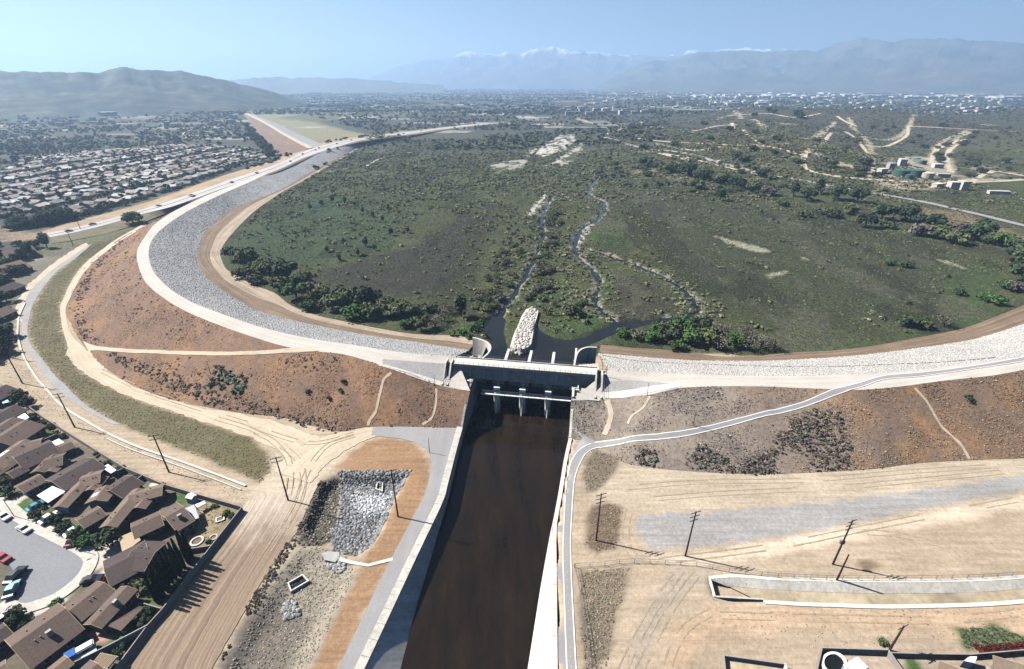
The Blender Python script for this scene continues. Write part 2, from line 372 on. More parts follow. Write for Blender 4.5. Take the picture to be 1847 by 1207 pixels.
def paintl(pts, wd, c, feather=1.0, wob=1.0, z=0.0, k=1.0):
    ln = crom(wpoly(pts, z), 4)
    m = (gx > ln[:, 0].min()-30) & (gx < ln[:, 0].max()+30) & (gy > ln[:, 1].min()-30) & (gy < ln[:, 1].max()+30)
    d = wd/2-ldist(gx[m], gy[m], ln)+edge[m]*wob*2; mixin(m, k*sstep(-feather, feather, d), c)
# far plain and reservoir basin
far = np.stack([0.060+0.03*n2, 0.063+0.03*n2, 0.048+0.02*n2], 1)
mfar = gy > 330; gc[mfar] = far[mfar]
basin = [(868, 640), (820, 604), (742, 600), (670, 588), (612, 576), (525, 549), (461, 513), (409, 484), (397, 458), (408, 435), (467, 372), (545, 326), (668, 251),
         (1000, 214), (1847, 220), (2100, 420), (2000, 520), (1847, 548), (1799, 570), (1735, 593), (1638, 612), (1508, 632), (1424, 636), (1224, 632), (1085, 622), (1040, 660), (880, 660)]
bp = wpoly(basin); mb = (sdf(gx, gy, bp) > -3) & (gy < 900)
green = np.stack([0.052+0.034*n1*n2*2, 0.060+0.036*n1*n2*2, 0.027+0.016*n2], 1); gc[mb] = green[mb]
paint([(420, 440), (560, 350), (640, 350), (720, 400), (700, 450), (560, 480), (470, 470)], (0.042, 0.070, 0.030), 12, 6, k=.8)
paint([(560, 500), (640, 470), (760, 440), (840, 380), (900, 390), (870, 450), (820, 500), (760, 535), (660, 530)], (0.034, 0.032, 0.027), 9, 7, k=0.85)
paint([(1065, 470), (1120, 490), (1170, 505), (1240, 545), (1215, 570), (1110, 575), (1090, 530)], (0.050, 0.043, 0.033), 5, 4, k=0.8)
for pl in ([(985, 600), (1010, 560), (1060, 565), (1100, 578), (1060, 600), (1020, 608)], [(1062, 455), (1110, 478), (1105, 520), (1088, 545), (1085, 500)],
           [(1095, 615), (1130, 592), (1190, 590), (1210, 612), (1150, 622)], [(1060, 420), (1110, 405), (1130, 440), (1080, 448)],
           [(1420, 632), (1560, 615), (1700, 590), (1800, 560), (1780, 585), (1640, 608), (1500, 632)], [(1640, 480), (1790, 470), (1800, 545), (1760, 560)],
           [(820, 600), (850, 580), (868, 590), (860, 606)], [(930, 520), (1010, 500), (1030, 540), (985, 560)]):
    paint(pl, (0.052, 0.098, 0.030), 5, 5, k=0.7)
for pl in ([(1090, 320), (1300, 330), (1560, 400), (1780, 470), (1700, 560), (1500, 610), (1300, 560), (1180, 470), (1110, 400)],):
    paint(pl, (0.047, 0.053, 0.031), 20, 10, k=0.8)
mm = mb & (fbm(gx/22, gy/60, 77) > 0.60) & (gx > 60); gc[mm] = gc[mm]*0.65+np.array((0.12, 0.115, 0.09))*0.35
mm = mb & (fbm(gx/30, gy/70, 91) > 0.62); gc[mm] *= 0.62
for pl in ([(1285, 424), (1340, 438), (1390, 452), (1380, 458), (1330, 446)], [(1690, 468), (1715, 472), (1745, 485), (1735, 484)], [(1440, 462), (1458, 468), (1452, 472)], [(1380, 495), (1420, 488), (1425, 492), (1390, 500)]):
    paint(pl, (0.34, 0.33, 0.25), 1.0, 2)
# gravel bars and sandy banks
BARS = ([(948, 388), (962, 372), (975, 355), (985, 345), (990, 356), (975, 376), (955, 392)], [(1008, 348), (1030, 356), (1042, 364), (1030, 362)],
           [(1040, 432), (1062, 405), (1072, 398), (1066, 415), (1048, 440)], [(1042, 452), (1058, 447), (1078, 455), (1060, 460)],
           [(960, 280), (985, 262), (1010, 246), (1032, 245), (1040, 262), (1015, 275), (985, 285)], [(985, 300), (1020, 282), (1040, 275), (1010, 296)],
           [(945, 278), (965, 270), (970, 276), (950, 284)], [(1066, 332), (1076, 318), (1082, 316), (1072, 330)], [(592, 310), (620, 302), (616, 307), (594, 314)], [(880, 300), (905, 292), (940, 288), (960, 292), (930, 305), (900, 312)], [(1000, 290), (1030, 275), (1048, 262), (1052, 275), (1030, 296), (1010, 305)])
for i_, pl in enumerate(BARS): paint(pl, (0.56, 0.54, 0.49), 3.0 if i_ > 3 else 1.5, 9 if i_ > 3 else 3, k=.95 if i_ < 9 else .6, brk=9 if i_ > 3 else 4)
for ln, wd in streams:
    m = (gx > ln[:, 0].min()-20) & (gx < ln[:, 0].max()+20) & (gy > ln[:, 1].min()-20) & (gy < ln[:, 1].max()+20)
    d = ldist(gx[m], gy[m], ln); mixin(m, 0.7*(1-sstep(wd*0.4+1.0, wd*0.4+3.4, d+edge[m]*11)), (0.34, 0.32, 0.27))
# downstream side
paint([(109, 548), (115, 538), (125, 515), (139, 491), (159, 470), (186, 449), (212, 430), (240, 414), (166, 441), (139, 461), (126, 474), (106, 487), (86, 509), (69, 533),
       (57, 557), (51, 586), (50, 602), (58, 625), (72, 643), (86, 659), (100, 679), (114, 698), (159, 734), (189, 752), (219, 767), (300, 800), (400, 840), (470, 872), (492, 850),
       (480, 815), (450, 789), (398, 772), (323, 747), (249, 722), (174, 687), (139, 662), (127, 632), (119, 614), (113, 593), (109, 564)], (0.135, 0.120, 0.062), 0.8, 1.0)
gmask = n1 > 0.60
paint([(84, 435), (141, 424), (197, 410), (253, 396), (245, 410), (166, 441), (120, 470), (85, 500), (60, 500), (60, 460)], (0.15, 0.15, 0.085), 2, 2)
paint([(0, 480), (60, 470), (110, 450), (160, 438), (100, 482), (52, 527), (36, 560), (24, 600), (10, 640), (0, 640), (-60, 640), (-60, 480)], (0.16, 0.145, 0.11), 2, 2)
# bottom left lots: bare yards, paving, lawns
lots = [(-200, 640), (0, 700), (45, 735), (100, 775), (180, 815), (224, 843), (295, 872), (345, 888), (436, 914), (376, 990), (293, 1097), (230, 1180), (190, 1260), (-200, 1260)]
paint(lots, (0.145, 0.13, 0.095), 0.6, 0.6)
gs_px = [(1147, 926), (1200, 924), (1300, 920), (1400, 914), (1500, 903), (1650, 886), (1760, 869), (1850, 856), (1960, 840), (1960, 868), (1850, 886), (1700, 911), (1550, 941), (1400, 969), (1300, 983), (1230, 990), (1180, 988), (1158, 975), (1148, 955)]
LAWN, PAVE = (0.060, 0.110, 0.028), (0.52, 0.48, 0.42)
paint([(-40, 885), (0, 903), (30, 922), (70, 942), (110, 962), (150, 985), (185, 1000), (200, 985), (160, 955), (110, 930), (60, 905), (10, 880), (-40, 862)], (0.075, 0.105, 0.035), 0.5, 0.8)
for pl in ([(18, 913), (42, 900), (70, 912), (40, 930)], [(48, 935), (66, 920), (84, 940), (70, 948)], [(88, 956), (112, 940), (140, 950), (108, 966)], [(132, 978), (160, 960), (190, 966), (176, 985), (150, 988)],
           [(170, 1005), (200, 972), (218, 975), (215, 995), (185, 1003)], [(136, 1060), (160, 1048), (176, 1050), (146, 1063)], [(56, 1102), (58, 1120), (42, 1125), (22, 1120)], [(318, 886), (340, 890), (330, 920), (320, 915)],
           [(248, 1072), (282, 1072), (290, 1094), (258, 1085)], [(262, 1098), (288, 1100), (266, 1124), (255, 1125)], [(200, 1150), (225, 1135), (222, 1155), (205, 1160)], [(215, 1185), (260, 1140), (225, 1195)],
           [(70, 755), (100, 778), (80, 790), (60, 775)], [(0, 890), (20, 880), (36, 888), (5, 905)], [(165, 822), (178, 830), (172, 838)], [(222, 850), (250, 860), (236, 872)]):
    paint(pl, LAWN, 0.5, 0.7)
for pl in ([(0, 912), (40, 890), (52, 896), (14, 918)], [(40, 930), (72, 915), (90, 912), (50, 940)], [(76, 948), (100, 932), (120, 930), (92, 955)], [(116, 968), (145, 950), (165, 952), (130, 975)],
           [(158, 996), (198, 970), (214, 965), (220, 1000), (170, 1030), (150, 1020)], [(190, 1010), (240, 990), (210, 1030), (170, 1050)], [(100, 1075), (125, 1065), (112, 1095), (96, 1092)], [(60, 1102), (94, 1088), (100, 1096), (60, 1115)]):
    paint(pl, PAVE, 0.4, 0.2)
paint([(133, 1128), (150, 1128), (200, 1150), (186, 1165), (150, 1150)], (0.52, 0.30, 0.25), 0.5, 0.8)
paint([(335, 935), (372, 905), (425, 915), (376, 982), (338, 988), (325, 965)], (0.30, 0.235, 0.14), 0.8, 1.5)
# dirt yards between channel, dam and tracks
paint([(650, 800), (700, 791), (745, 797), (772, 830), (776, 870), (763, 905), (735, 955), (712, 1003), (672, 1075), (612, 1206), (575, 1260), (500, 1260), (545, 1207), (600, 1110), (640, 1040), (660, 1000), (700, 940),
       (735, 855), (605, 848), (600, 835), (620, 812)], (0.31, 0.192, 0.110), 0.8, 1.2)
paint([(590, 985), (640, 1012), (640, 1050), (610, 1100), (560, 1207), (545, 1260), (370, 1260), (400, 1200), (450, 1110), (500, 1035), (540, 985)], (0.30, 0.265, 0.21), 0.8, 1.2)
paint([(440, 1120), (510, 1075), (560, 1110), (500, 1207), (480, 1260), (370, 1260), (400, 1190)], (0.150, 0.130, 0.115), 1.5, 2.5, k=0.8)
paint([(575, 870), (610, 858), (600, 960), (545, 990), (535, 960)], (0.12, 0.105, 0.085), 0.7, 1.5)  # shade of the rock pit's west slope, painted into the ground colour
paint([(630, 905), (700, 905), (690, 935), (640, 930)], (0.62, 0.60, 0.56), 1.0, 1.5)
paint([(490, 790), (560, 790), (620, 800), (650, 800), (610, 840), (570, 870), (520, 900), (440, 895), (470, 870), (490, 850)], (0.50, 0.42, 0.32), 1.5, 2)
paint([(1045, 850), (1100, 838), (1139, 840), (1224, 848), (1300, 854), (1450, 853), (1650, 837), (1847, 826), (1950, 822), (1950, 850), (1847, 864), (1600, 905), (1400, 920), (1200, 925), (1130, 920), (1060, 905)], (0.45, 0.378, 0.285), 0.8, 1.5)
paint([(1055, 835), (1075, 812), (1120, 825), (1110, 850), (1080, 885), (1060, 890), (1050, 865)], (0.20, 0.165, 0.12), 1.0, 1.5)
paint([(1062, 915), (1092, 905), (1125, 915), (1110, 990), (1080, 1000), (1056, 985)], (0.17, 0.125, 0.085), 0.8, 1.0)
paint([(1044, 1030), (1140, 1022), (1132, 1065), (1110, 1130), (1085, 1215), (1080, 1260), (1050, 1260), (1046, 1100)], (0.205, 0.165, 0.12), 1.0, 2.0)
paint([(1052, 1100), (1080, 1095), (1078, 1207), (1060, 1215)], (0.10, 0.10, 0.075), 1.0, 2.0, k=0.7)
paint([(1200, 1030), (1245, 1015), (1290, 1015), (1285, 1050), (1240, 1070), (1190, 1130), (1160, 1215), (1120, 1215), (1150, 1120)], (0.36, 0.305, 0.24), 1.2, 1.2)
paint([(1285, 1090), (1500, 1100), (1850, 1090), (1960, 1085), (1960, 1160), (1700, 1150), (1450, 1150), (1280, 1170), (1230, 1215), (1190, 1215), (1220, 1130)], (0.47, 0.345, 0.235), 1.5, 2.5)
paint([(1280, 1140), (1480, 1130), (1700, 1140), (1700, 1180), (1450, 1165), (1300, 1175), (1250, 1215), (1230, 1215)], (0.37, 0.30, 0.225), 2, 2.5, k=0.6)
paint([(1730, 1135), (1800, 1130), (1847, 1150), (1847, 1168), (1740, 1166)], (0.11, 0.13, 0.065), 1.0, 2.5)
paint([(1180, 1008), (1400, 975), (1600, 938), (1850, 893), (1950, 880), (1950, 900), (1850, 915), (1600, 962), (1380, 1005), (1250, 1022)], (0.60, 0.50, 0.385), 1.2, 1.5)
paint([(1540, 1015), (1580, 1012), (1600, 1026), (1560, 1030)], (0.19, 0.14, 0.09), 0.5, 1.5)
paint(gs_px, (0.325, 0.315, 0.305), 0.9, 1.4)
# gardens bottom right
paint([(1480, 1172), (1603, 1176), (1751, 1184), (1950, 1184), (1950, 1260), (1460, 1260)], (0.40, 0.33, 0.26), 0.4, 0.3)
paint([(1625, 1185), (1655, 1187), (1670, 1215), (1640, 1215)], LAWN, 0.4, 0.5)
# highway shoulder
paint([(60, 425), (121, 404), (169, 391), (225, 377), (282, 360), (338, 340), (422, 311), (500, 288), (500, 297), (422, 324), (338, 353), (225, 390), (121, 418), (60, 435)], (0.36, 0.27, 0.17), 2, 2)
paint([(0, 408), (30, 410), (75, 425), (60, 430), (0, 440)], (0.30, 0.22, 0.15), 2, 3)
# the straight dam segment, its field and the light patches of the far plain
paint([(560, 268), (455, 210), (520, 208), (600, 230), (668, 245), (620, 255)], (0.27, 0.25, 0.15), 10, 12)
paint([(500, 215), (600, 208), (780, 205), (790, 212), (640, 216), (560, 222)], (0.13, 0.14, 0.08), 10, 15)
oil = [[(1320, 222), (1345, 240), (1372, 258), (1350, 268)], [(1372, 258), (1330, 262), (1150, 250)], [(1372, 262), (1420, 272), (1455, 275), (1490, 250), (1500, 240)], [(1445, 290), (1480, 262), (1495, 245)],
       [(1445, 290), (1460, 308), (1520, 320), (1600, 326), (1700, 330), (1847, 325)], [(1525, 238), (1560, 270), (1575, 300), (1570, 318)], [(1560, 262), (1600, 264), (1635, 245), (1638, 228)],
       [(1638, 228), (1720, 232), (1800, 236)], [(1510, 210), (1530, 222), (1545, 228)], [(1310, 210), (1380, 205), (1430, 212), (1480, 205)], [(1680, 300), (1690, 270), (1740, 252)], [(1715, 312), (1710, 275), (1740, 255)],
       [(1180, 275), (1250, 290), (1300, 290)], [(1090, 245), (1130, 232), (1200, 230)], [(1230, 238), (1290, 228), (1330, 226)], [(1040, 215), (1100, 228), (1160, 222)], [(1750, 330), (1790, 310), (1847, 318)]]
for ln in oil: paintl(ln, 8, (0.50, 0.435, 0.335), 3, 5)
for _ in range(26):                     # graded pads and bare cuts of the oilfield
    px_, py_ = RNG.uniform(1150, 1850), RNG.uniform(204, 325); p_ = P(px_, py_, 8); L_, W2 = RNG.uniform(8, 34), RNG.uniform(4, 12); a_ = RNG.uniform(-.6, .6); ca, sa = math.cos(a_), math.sin(a_)
    paint([(p_.x+ca*i*L_-sa*j*W2, p_.y+sa*i*L_+ca*j*W2) for i, j in ((-1, -1), (1, -.6), (.8, 1), (-1, .7))], (0.45, 0.385, 0.285), 8, 10, world=True, k=.6)
paint([(1560, 318), (1580, 300), (1640, 288), (1710, 290), (1720, 320), (1690, 345), (1620, 350), (1560, 335)], (0.48, 0.42, 0.33), 6, 10, k=0.8)
paint([(1400, 205), (1500, 202), (1520, 212), (1440, 216)], (0.48, 0.43, 0.35), 8, 10, k=0.7)
paint([(1640, 372), (1740, 385), (1847, 425), (1900, 440), (1900, 470), (1800, 440), (1700, 405)], (0.30, 0.21, 0.14), 4, 6, k=0.6)
for _ in range(420):                    # fields, lots and streets of the plain
    yy = 1150*math.exp(RNG.uniform(0, 2.0)); xx = RNG.uniform(-1.1, 1.1)*yy
    if -0.06*yy < xx < 0.05*yy and yy < 1500: continue
    if xx > 0.3*yy and yy < 2000: continue
    wx = RNG.uniform(12, 90)*yy/2500+15; wy = RNG.uniform(10, 40)*yy/2500+10; rot = RNG.uniform(-0.3, 0.3); cr, sr = math.cos(rot), math.sin(rot)
    b_ = RNG.choice([0.26, 0.36, 0.46]); cc = (b_, b_*0.96, b_*0.86)
    paint([(xx+cr*i*wx-sr*j*wy, yy+sr*i*wx+cr*j*wy) for i, j in ((-1, -1), (1, -1), (1, 1), (-1, 1))], cc, 4, 0, world=True, k=0.8)
nx, ny = len(xs), len(ys)
ii, jj = np.meshgrid(np.arange(nx-1), np.arange(ny-1)); b0 = (jj*nx+ii).ravel()
GF = np.stack([b0, b0+1, b0+nx+1, b0+nx], 1)
GV = np.stack([gx, gy, gzv], 1)
ga = np.full(len(gx), 0.10); ga[mb | (gy > 330)] = 1.0
ground = struct(mk('ground', GV, GF, M_ground, col=np.c_[gc, ga], smooth=True))

# ================================================================ THE DAM (bands between surveyed lines)
def col5(rows): return [np.array([tuple(P(q[0], q[1], q[2])) for q in r]) for r in rows]
LROW = [  # upstream toe track edge | riprap foot | riprap top | crest downstream edge | downstream toe
 [(862, 612, 0.2), (846, 632, 1), (822, 643, 13.9), (848, 705, 8.5), (834, 771, 0.05)],
 [(815, 605, 0.2), (800, 625, 1), (790, 641, 14), (800, 697, 8.5), (780, 771, 0.05)],
 [(742, 602, 0.2), (757, 618, 1), (748, 638, 14), (742, 675, 11.5), (715, 770, 0.05)],
 [(670, 590, 0.2), (690, 609, 1), (698, 632, 14), (683, 657, 13.7), (660, 770, 0.05)],
 [(612, 578, 0.2), (635, 600, 1), (648, 624, 14), (619, 639, 13.9), (612, 778, 0.05)],
 [(568, 568, 0.2), (585, 590, 1), (592, 616, 14), (560, 633, 13.9), (560, 767, 0.05)],
 [(525, 551, 0.2), (545, 582, 1), (545, 608, 14), (510, 624, 13.9), (505, 752, 0.05)],
 [(496, 529, 0.2), (505, 572, 1), (500, 598, 14), (457, 608, 13.9), (445, 746, 0.05)],
 [(461, 515, 0.2), (467, 561, 1), (451, 584, 14), (405, 590, 13.9), (373, 734, 0.05)],
 [(432, 500, 0.2), (432, 543, 1), (394, 564, 14), (345, 566, 13.9), (298, 717, 0.05)],
 [(409, 486, 0.2), (405, 527, 1), (346, 545, 14), (300, 541, 13.9), (225, 687, 0.05)],
 [(400, 470, 0.2), (380, 508, 1), (304, 519, 14), (265, 512, 13.9), (169, 645, 0.05)],
 [(397, 458, 0.2), (363, 488, 1), (276, 488, 13.4), (251, 484, 13.3), (136, 600, 0.05)],
 [(400, 448, 0.2), (356, 466, 1), (268, 458, 12.6), (247, 455, 12.5), (119, 560, 0.05)],
 [(408, 435, 0.2), (360, 445, 1), (275, 431, 11.8), (258, 432, 11.700000000000001), (131, 520, 0.05)],
 [(420, 420, 0.2), (366, 424, 1), (299, 407, 11), (280, 404, 10.9), (160, 475, 0.05)],
 [(438, 401, 0.2), (389, 401, 1), (338, 381, 10.4), (318, 379, 10.3), (213, 433, 1)],
 [(467, 375, 0.2), (422, 376, 1), (394, 353, 10), (370, 354, 9.9), (270, 405, 5.0)],
 [(510, 346, 0.2), (465, 359, 1), (451, 328, 9.8), (430, 330, 9.700000000000001), (400, 343, 8.6)],
 [(542, 329, 0.2), (510, 340, 1), (500, 305, 9.8), (485, 306, 9.700000000000001), (470, 311, 9.2)],
 [(594, 300, 0.2), (570, 305, 1), (560, 280, 9.8), (548, 280, 9.700000000000001), (540, 282, 9.2)],
 [(640, 272, 0.2), (620, 280, 1), (620, 261, 9.5), (612, 261, 9.4), (605, 262, 9)],
 [(668, 253, 0.2), (662, 254, 1), (655, 252, 9), (650, 252, 8.9), (646, 252, 8.6)]]
RROW = [
 [(1084, 622, .2), (1080, 638, 1), (1099, 666, 13.9), (1030, 722, 8.4), (1026, 790, .05)], [(1110, 624, .2), (1112, 640, 1), (1130, 668.5, 14), (1084, 721, 8.5), (1075, 801, .05)],
 [(1149, 628, .2), (1149, 643, 1), (1165, 671, 14), (1130, 716, 10), (1105, 820, .05)], [(1190, 630, .2), (1200, 647, 1), (1199, 673, 14), (1175, 711, 12.3), (1139, 838, .05)],
 [(1240, 635, .2), (1250, 650, 1), (1250, 675, 14), (1225, 700, 13.9), (1224, 848, .05)], [(1300, 643, .2), (1310, 651, 1), (1310, 677, 14), (1290, 697, 13.9), (1300, 853, .05)],
 [(1360, 642, .2), (1379, 650.6, 1), (1380, 678, 14), (1370, 697, 13.9), (1380, 855, .05)], [(1430, 636, .2), (1450, 648, 1), (1450, 678, 14), (1450, 700, 13.9), (1465, 852, .05)],
 [(1508, 632, .2), (1541, 642, 1), (1540, 675, 14), (1550, 703, 13.9), (1570, 846, .05)], [(1580, 623, .2), (1610, 634, 1), (1616, 671, 14), (1625, 697, 13.9), (1660, 835, .05)],
 [(1638, 612, .2), (1670, 626, 1), (1690, 663, 14), (1700, 687, 13.9), (1750, 830, .05)], [(1735, 593, .2), (1760, 611, 1), (1793, 650, 14), (1793, 677, 13.9), (1847, 826, .05)],
 [(1799, 570, .2), (1847, 584, 1), (1860, 641, 14), (1860, 665, 13.9), (1920, 822, .05)], [(1860, 545, .2), (1920, 556, 1), (1930, 630, 14), (1930, 655, 13.9), (1990, 818, .05)]]
def lines_of(rows, n=6):
    cols = col5(rows); L = []
    for k in range(5): L.append(crom(np.array([c[k] for c in cols]), n))
    return L
LL, RL = lines_of(LROW), lines_of(RROW)
BVH_V, BVH_F = [GV], [GF]; _off = [len(GV)]
def add_bvh(V, Fq): BVH_V.append(V); BVH_F.append(Fq+_off[0]); _off[0] += len(V)
def loft(name, A, B, m, rough=0.0, mt=None, seed=0, zoff=0.0, bvh=True, flip=False, col=None):
    """strip of quads between two lines with the same number of points"""
    n = len(A); t = np.linspace(0, 1, m+1)
    V = A[:, None, :]*(1-t[None, :, None])+B[:, None, :]*t[None, :, None]; V = V.copy()
    if rough:
        k = np.sin(np.pi*t)[None, :]**0.5; V[:, :, 2] += (fbm(V[:, :, 0]/4, V[:, :, 1]/4, seed)-0.5)*rough*2*k
    V[:, :, 2] += zoff
    al = np.r_[0, np.cumsum(np.linalg.norm(np.diff((A+B)/2, axis=0), axis=1))]
    wd = np.linalg.norm(B-A, axis=1)
    uv = np.stack([wd[:, None]*t[None, :], np.repeat(al[:, None], m+1, 1)], 2).reshape(-1, 2)
    V = V.reshape(-1, 3); i, j = np.meshgrid(np.arange(m), np.arange(n-1)); b = (j*(m+1)+i).ravel()
    Fq = np.stack([b, b+1, b+m+2, b+m+1], 1)
    e = np.cross(V[Fq[:, 1]]-V[Fq[:, 0]], V[Fq[:, 3]]-V[Fq[:, 0]])
    if e[:, 2].sum() < 0: Fq = Fq[:, ::-1]
    if bvh: add_bvh(V, Fq)
    cc = None if col is None else col(V)
    return mk(name, V, Fq, mt, uv=uv, smooth=True, col=cc), V, Fq
def slopecol(base, alt, dark, s):
    def f(V):
        a = fbm(V[:, 0]/12, V[:, 1]/12, s)[:, None]; b = fbm(V[:, 0]/5, V[:, 1]/5, s+3)[:, None]
        c = np.array(base)*(1-sstep(.45, .62, a))+np.array(alt)*sstep(.45, .62, a)
        return c*(1-0.6*sstep(.52, .66, b))+np.array(dark)*0.6*sstep(.52, .66, b)
    return f
M_slope = mat('slope_soil', attr=True, var=0.22, scale=0.8, coarse=0.05, cvar=0.12, bump=0.25, bscale=0.6)
M_ripbase = mat('riprap_bed', (0.36, 0.355, 0.35), 0.16, 1.1, 0.05, 0.08, bump=0.5, bscale=0.9)
SL = {}
for side, Ln in (('left', LL), ('right', RL)):
    mid_ = Ln[0]*.5+Ln[1]*.5; struct(loft('toe_track', Ln[0], mid_, 3, 0.12, M_toe if side == 'left' else M_mud, 1)[0]); struct(loft('toe_track', mid_, Ln[1], 3, 0.12, M_mud, 1)[0])
    SL['rip_'+side] = loft('riprap_slope', Ln[1], Ln[2], 8, 0.25, M_ripbase, 2); struct(SL['rip_'+side][0])
    struct(loft('crest_road', Ln[2], Ln[3], 4, 0.0, M_crest, 3)[0])
    sc = slopecol((0.205, 0.128, 0.086), (0.255, 0.150, 0.086), (0.145, 0.102, 0.082), 5) if side == 'left' else (lambda V: (lambda k: slopecol((0.255, 0.21, 0.172), (0.28, 0.232, 0.185), (0.18, 0.15, 0.128), 8)(V)*(1-k)+slopecol((0.235, 0.158, 0.105), (0.30, 0.178, 0.095), (0.165, 0.122, 0.095), 8)(V)*k)(sstep(75, 135, V[:, 0]+(fbm(V[:, 0]/14, V[:, 1]/14, 6)-.5)*50)[:, None]))
    SL['ds_'+side] = loft('dry_grass_slope', Ln[3], Ln[4], 12, 0.45, M_slope, 4, col=sc); struct(SL['ds_'+side][0])
# straight segment of the dam far left, with its road
fa = [P(*q) for q in [(441, 205, 11), (475, 222, 11), (510, 243, 11), (556, 268, 9.6)]]; fa = crom(np.array([tuple(q) for q in fa]), 5)
fb = np.array([tuple(P(*q)) for q in [(446, 204, 11), (481, 221, 11), (517, 242, 11), (565, 266, 9.6)]]); fb = crom(fb, 5)
fl = crom(np.array([tuple(P(*q)) for q in [(438, 212, 0), (455, 235, 0), (478, 258, 0), (520, 287, 2)]]), 5)
fr = crom(np.array([tuple(P(*q)) for q in [(470, 208, 0), (505, 224, 0), (545, 244, 0), (590, 265, 4)]]), 5)
struct(loft('dry_grass_slope', fa, fl, 6, 0.5, M_slope, 6, col=slopecol((0.20, 0.135, 0.10), (0.22, 0.15, 0.10), (0.15, 0.12, 0.10), 5))[0])
struct(loft('dam_road', fa, fb, 2, 0, M_dirt, 6)[0])
[None]
struct(loft('riprap_slope', fb, fr, 4, 0.4, M_ripbase, 6)[0])
# highway on its fill
hz = [1, 1.3, 2.0, 3.5, 5.5, 7.6, 9.2, 9.6, 9.6, 9.2, 8, 5, 2.5, 1.5, 1]
hu = [(84, 421), (141, 409.6), (197, 395.5), (253.5, 378.6), (310, 361.7), (366, 342), (422.5, 322), (500, 296), (562, 268.4), (616, 255), (671, 247), (725, 240), (800, 230.5), (900, 219.5), (1000, 211)]
hl = [(90, 428), (141, 418), (197, 404), (253.5, 387), (310, 373), (366, 353), (422.5, 333), (500, 307), (573, 274), (630, 257.6), (684, 248), (738, 242), (800, 233), (900, 222), (1000, 213)]
hs = [(70, 421), (121, 404), (169, 391), (225, 377), (282, 360), (338, 340.5), (400, 318), (480, 293), (540, 270), (600, 254), (660, 245), (720, 238), (800, 229), (900, 218.5), (1000, 210)]
hr = [(90, 440), (141, 432), (200, 419), (262, 400), (318, 377), (372, 356), (428, 334), (503, 309), (580, 275), (640, 258.5), (700, 249), (750, 243), (810, 234), (905, 223), (1000, 214)]
HU = crom(np.array([tuple(P(*q, z)) for q, z in zip(hu, hz)]), 5); HL = crom(np.array([tuple(P(*q, z)) for q, z in zip(hl, hz)]), 5)
HS = crom(np.array([tuple(P(*q, 0.1)) for q in hs]), 5); HR = crom(np.array([tuple(P(*q, max(0.1, z-3) if i < 5 else z-0.5)) for i, (q, z) in enumerate(zip(hr, hz))]), 5)
struct(loft('highway', HU, HL, 4, 0, M_hwy, 1, zoff=0.15)[0])
for t_ in (.5,): struct(loft('road_median', HU*(t_+.05)+HL*(.95-t_), HU*(t_-.05)+HL*(1.05-t_), 1, 0, M_mud, 1, zoff=.22, bvh=False)[0])
for t_ in (.24, .76): struct(loft('lane_line', HU*(t_+.012)+HL*(.988-t_), HU*(t_-.012)+HL*(1.012-t_), 1, 0, M_asph, 1, zoff=.22, bvh=False)[0])
struct(loft('road_bank', HS, HU, 3, 0.2, M_slope, 2, zoff=0.1, col=slopecol((0.37, 0.275, 0.175), (0.33, 0.25, 0.16), (0.22, 0.18, 0.12), 9))[0])
struct(loft('road_bank', HL, HR, 3, 0.2, M_slope, 2, zoff=0.1, col=slopecol((0.17, 0.15, 0.09), (0.20, 0.16, 0.10), (0.10, 0.10, 0.06), 9))[0])
GT = BVHTree.FromPolygons([tuple(v) for v in np.vstack(BVH_V).tolist()], [tuple(f) for f in np.vstack(BVH_F).tolist()])
def D(px, py):
    """where the sight line through a photo pixel meets the ground"""
    h = GT.ray_cast(Vector((0, 0, CAMH)), raydir(px, py), 40000)[0]
    return h if h is not None else P(px, py, 0)
def zg(x, y):
    h = GT.ray_cast(Vector((x, y, 400)), Vector((0, 0, -1)), 1000)[0]
    return h.z if h is not None else 0.0
def band(name, pa, pb, mt, n=40, m=2, off=0.09, jit=0.0, col=None, flat=None):
    """draped strip between two traced edges"""
    A = np.array([tuple(D(*q))[:2] for q in pa]); B = np.array([tuple(D(*q))[:2] for q in pb])
    A = resample(crom(A, 6), n); B = resample(crom(B, 6), n)
    if jit:
        s = RNG.integers(100)
        dirv = (B-A)/np.maximum(np.linalg.norm(B-A, axis=1), 1e-6)[:, None]
        A = A+dirv*((vnoise(np.arange(n)*0.7, np.zeros(n), s)-0.5)*jit)[:, None]; B = B+dirv*((vnoise(np.arange(n)*0.7, np.zeros(n), s+9)-0.5)*jit)[:, None]
    t = np.linspace(0, 1, m+1); V = A[:, None]*(1-t[None, :, None])+B[:, None]*t[None, :, None]
    z = np.array([[(zg(x, y) if flat is None else flat)+off for x, y in r] for r in V])
    V = np.dstack([V, z]); al = np.r_[0, np.cumsum(np.linalg.norm(np.diff((A+B)/2, axis=0), axis=1))]; wd = np.linalg.norm(B-A, axis=1)
    uv = np.stack([wd[:, None]*t[None, :], np.repeat(al[:, None], m+1, 1)], 2).reshape(-1, 2); V = V.reshape(-1, 3)
    i, j = np.meshgrid(np.arange(m), np.arange(n-1)); b = (j*(m+1)+i).ravel(); Fq = np.stack([b, b+1, b+m+2, b+m+1], 1)
    e = np.cross(V[Fq[:, 1]]-V[Fq[:, 0]], V[Fq[:, 3]]-V[Fq[:, 0]])
    if e[:, 2].sum() < 0: Fq = Fq[:, ::-1]
    return struct(mk(name, V, Fq, mt, uv=uv, smooth=True))
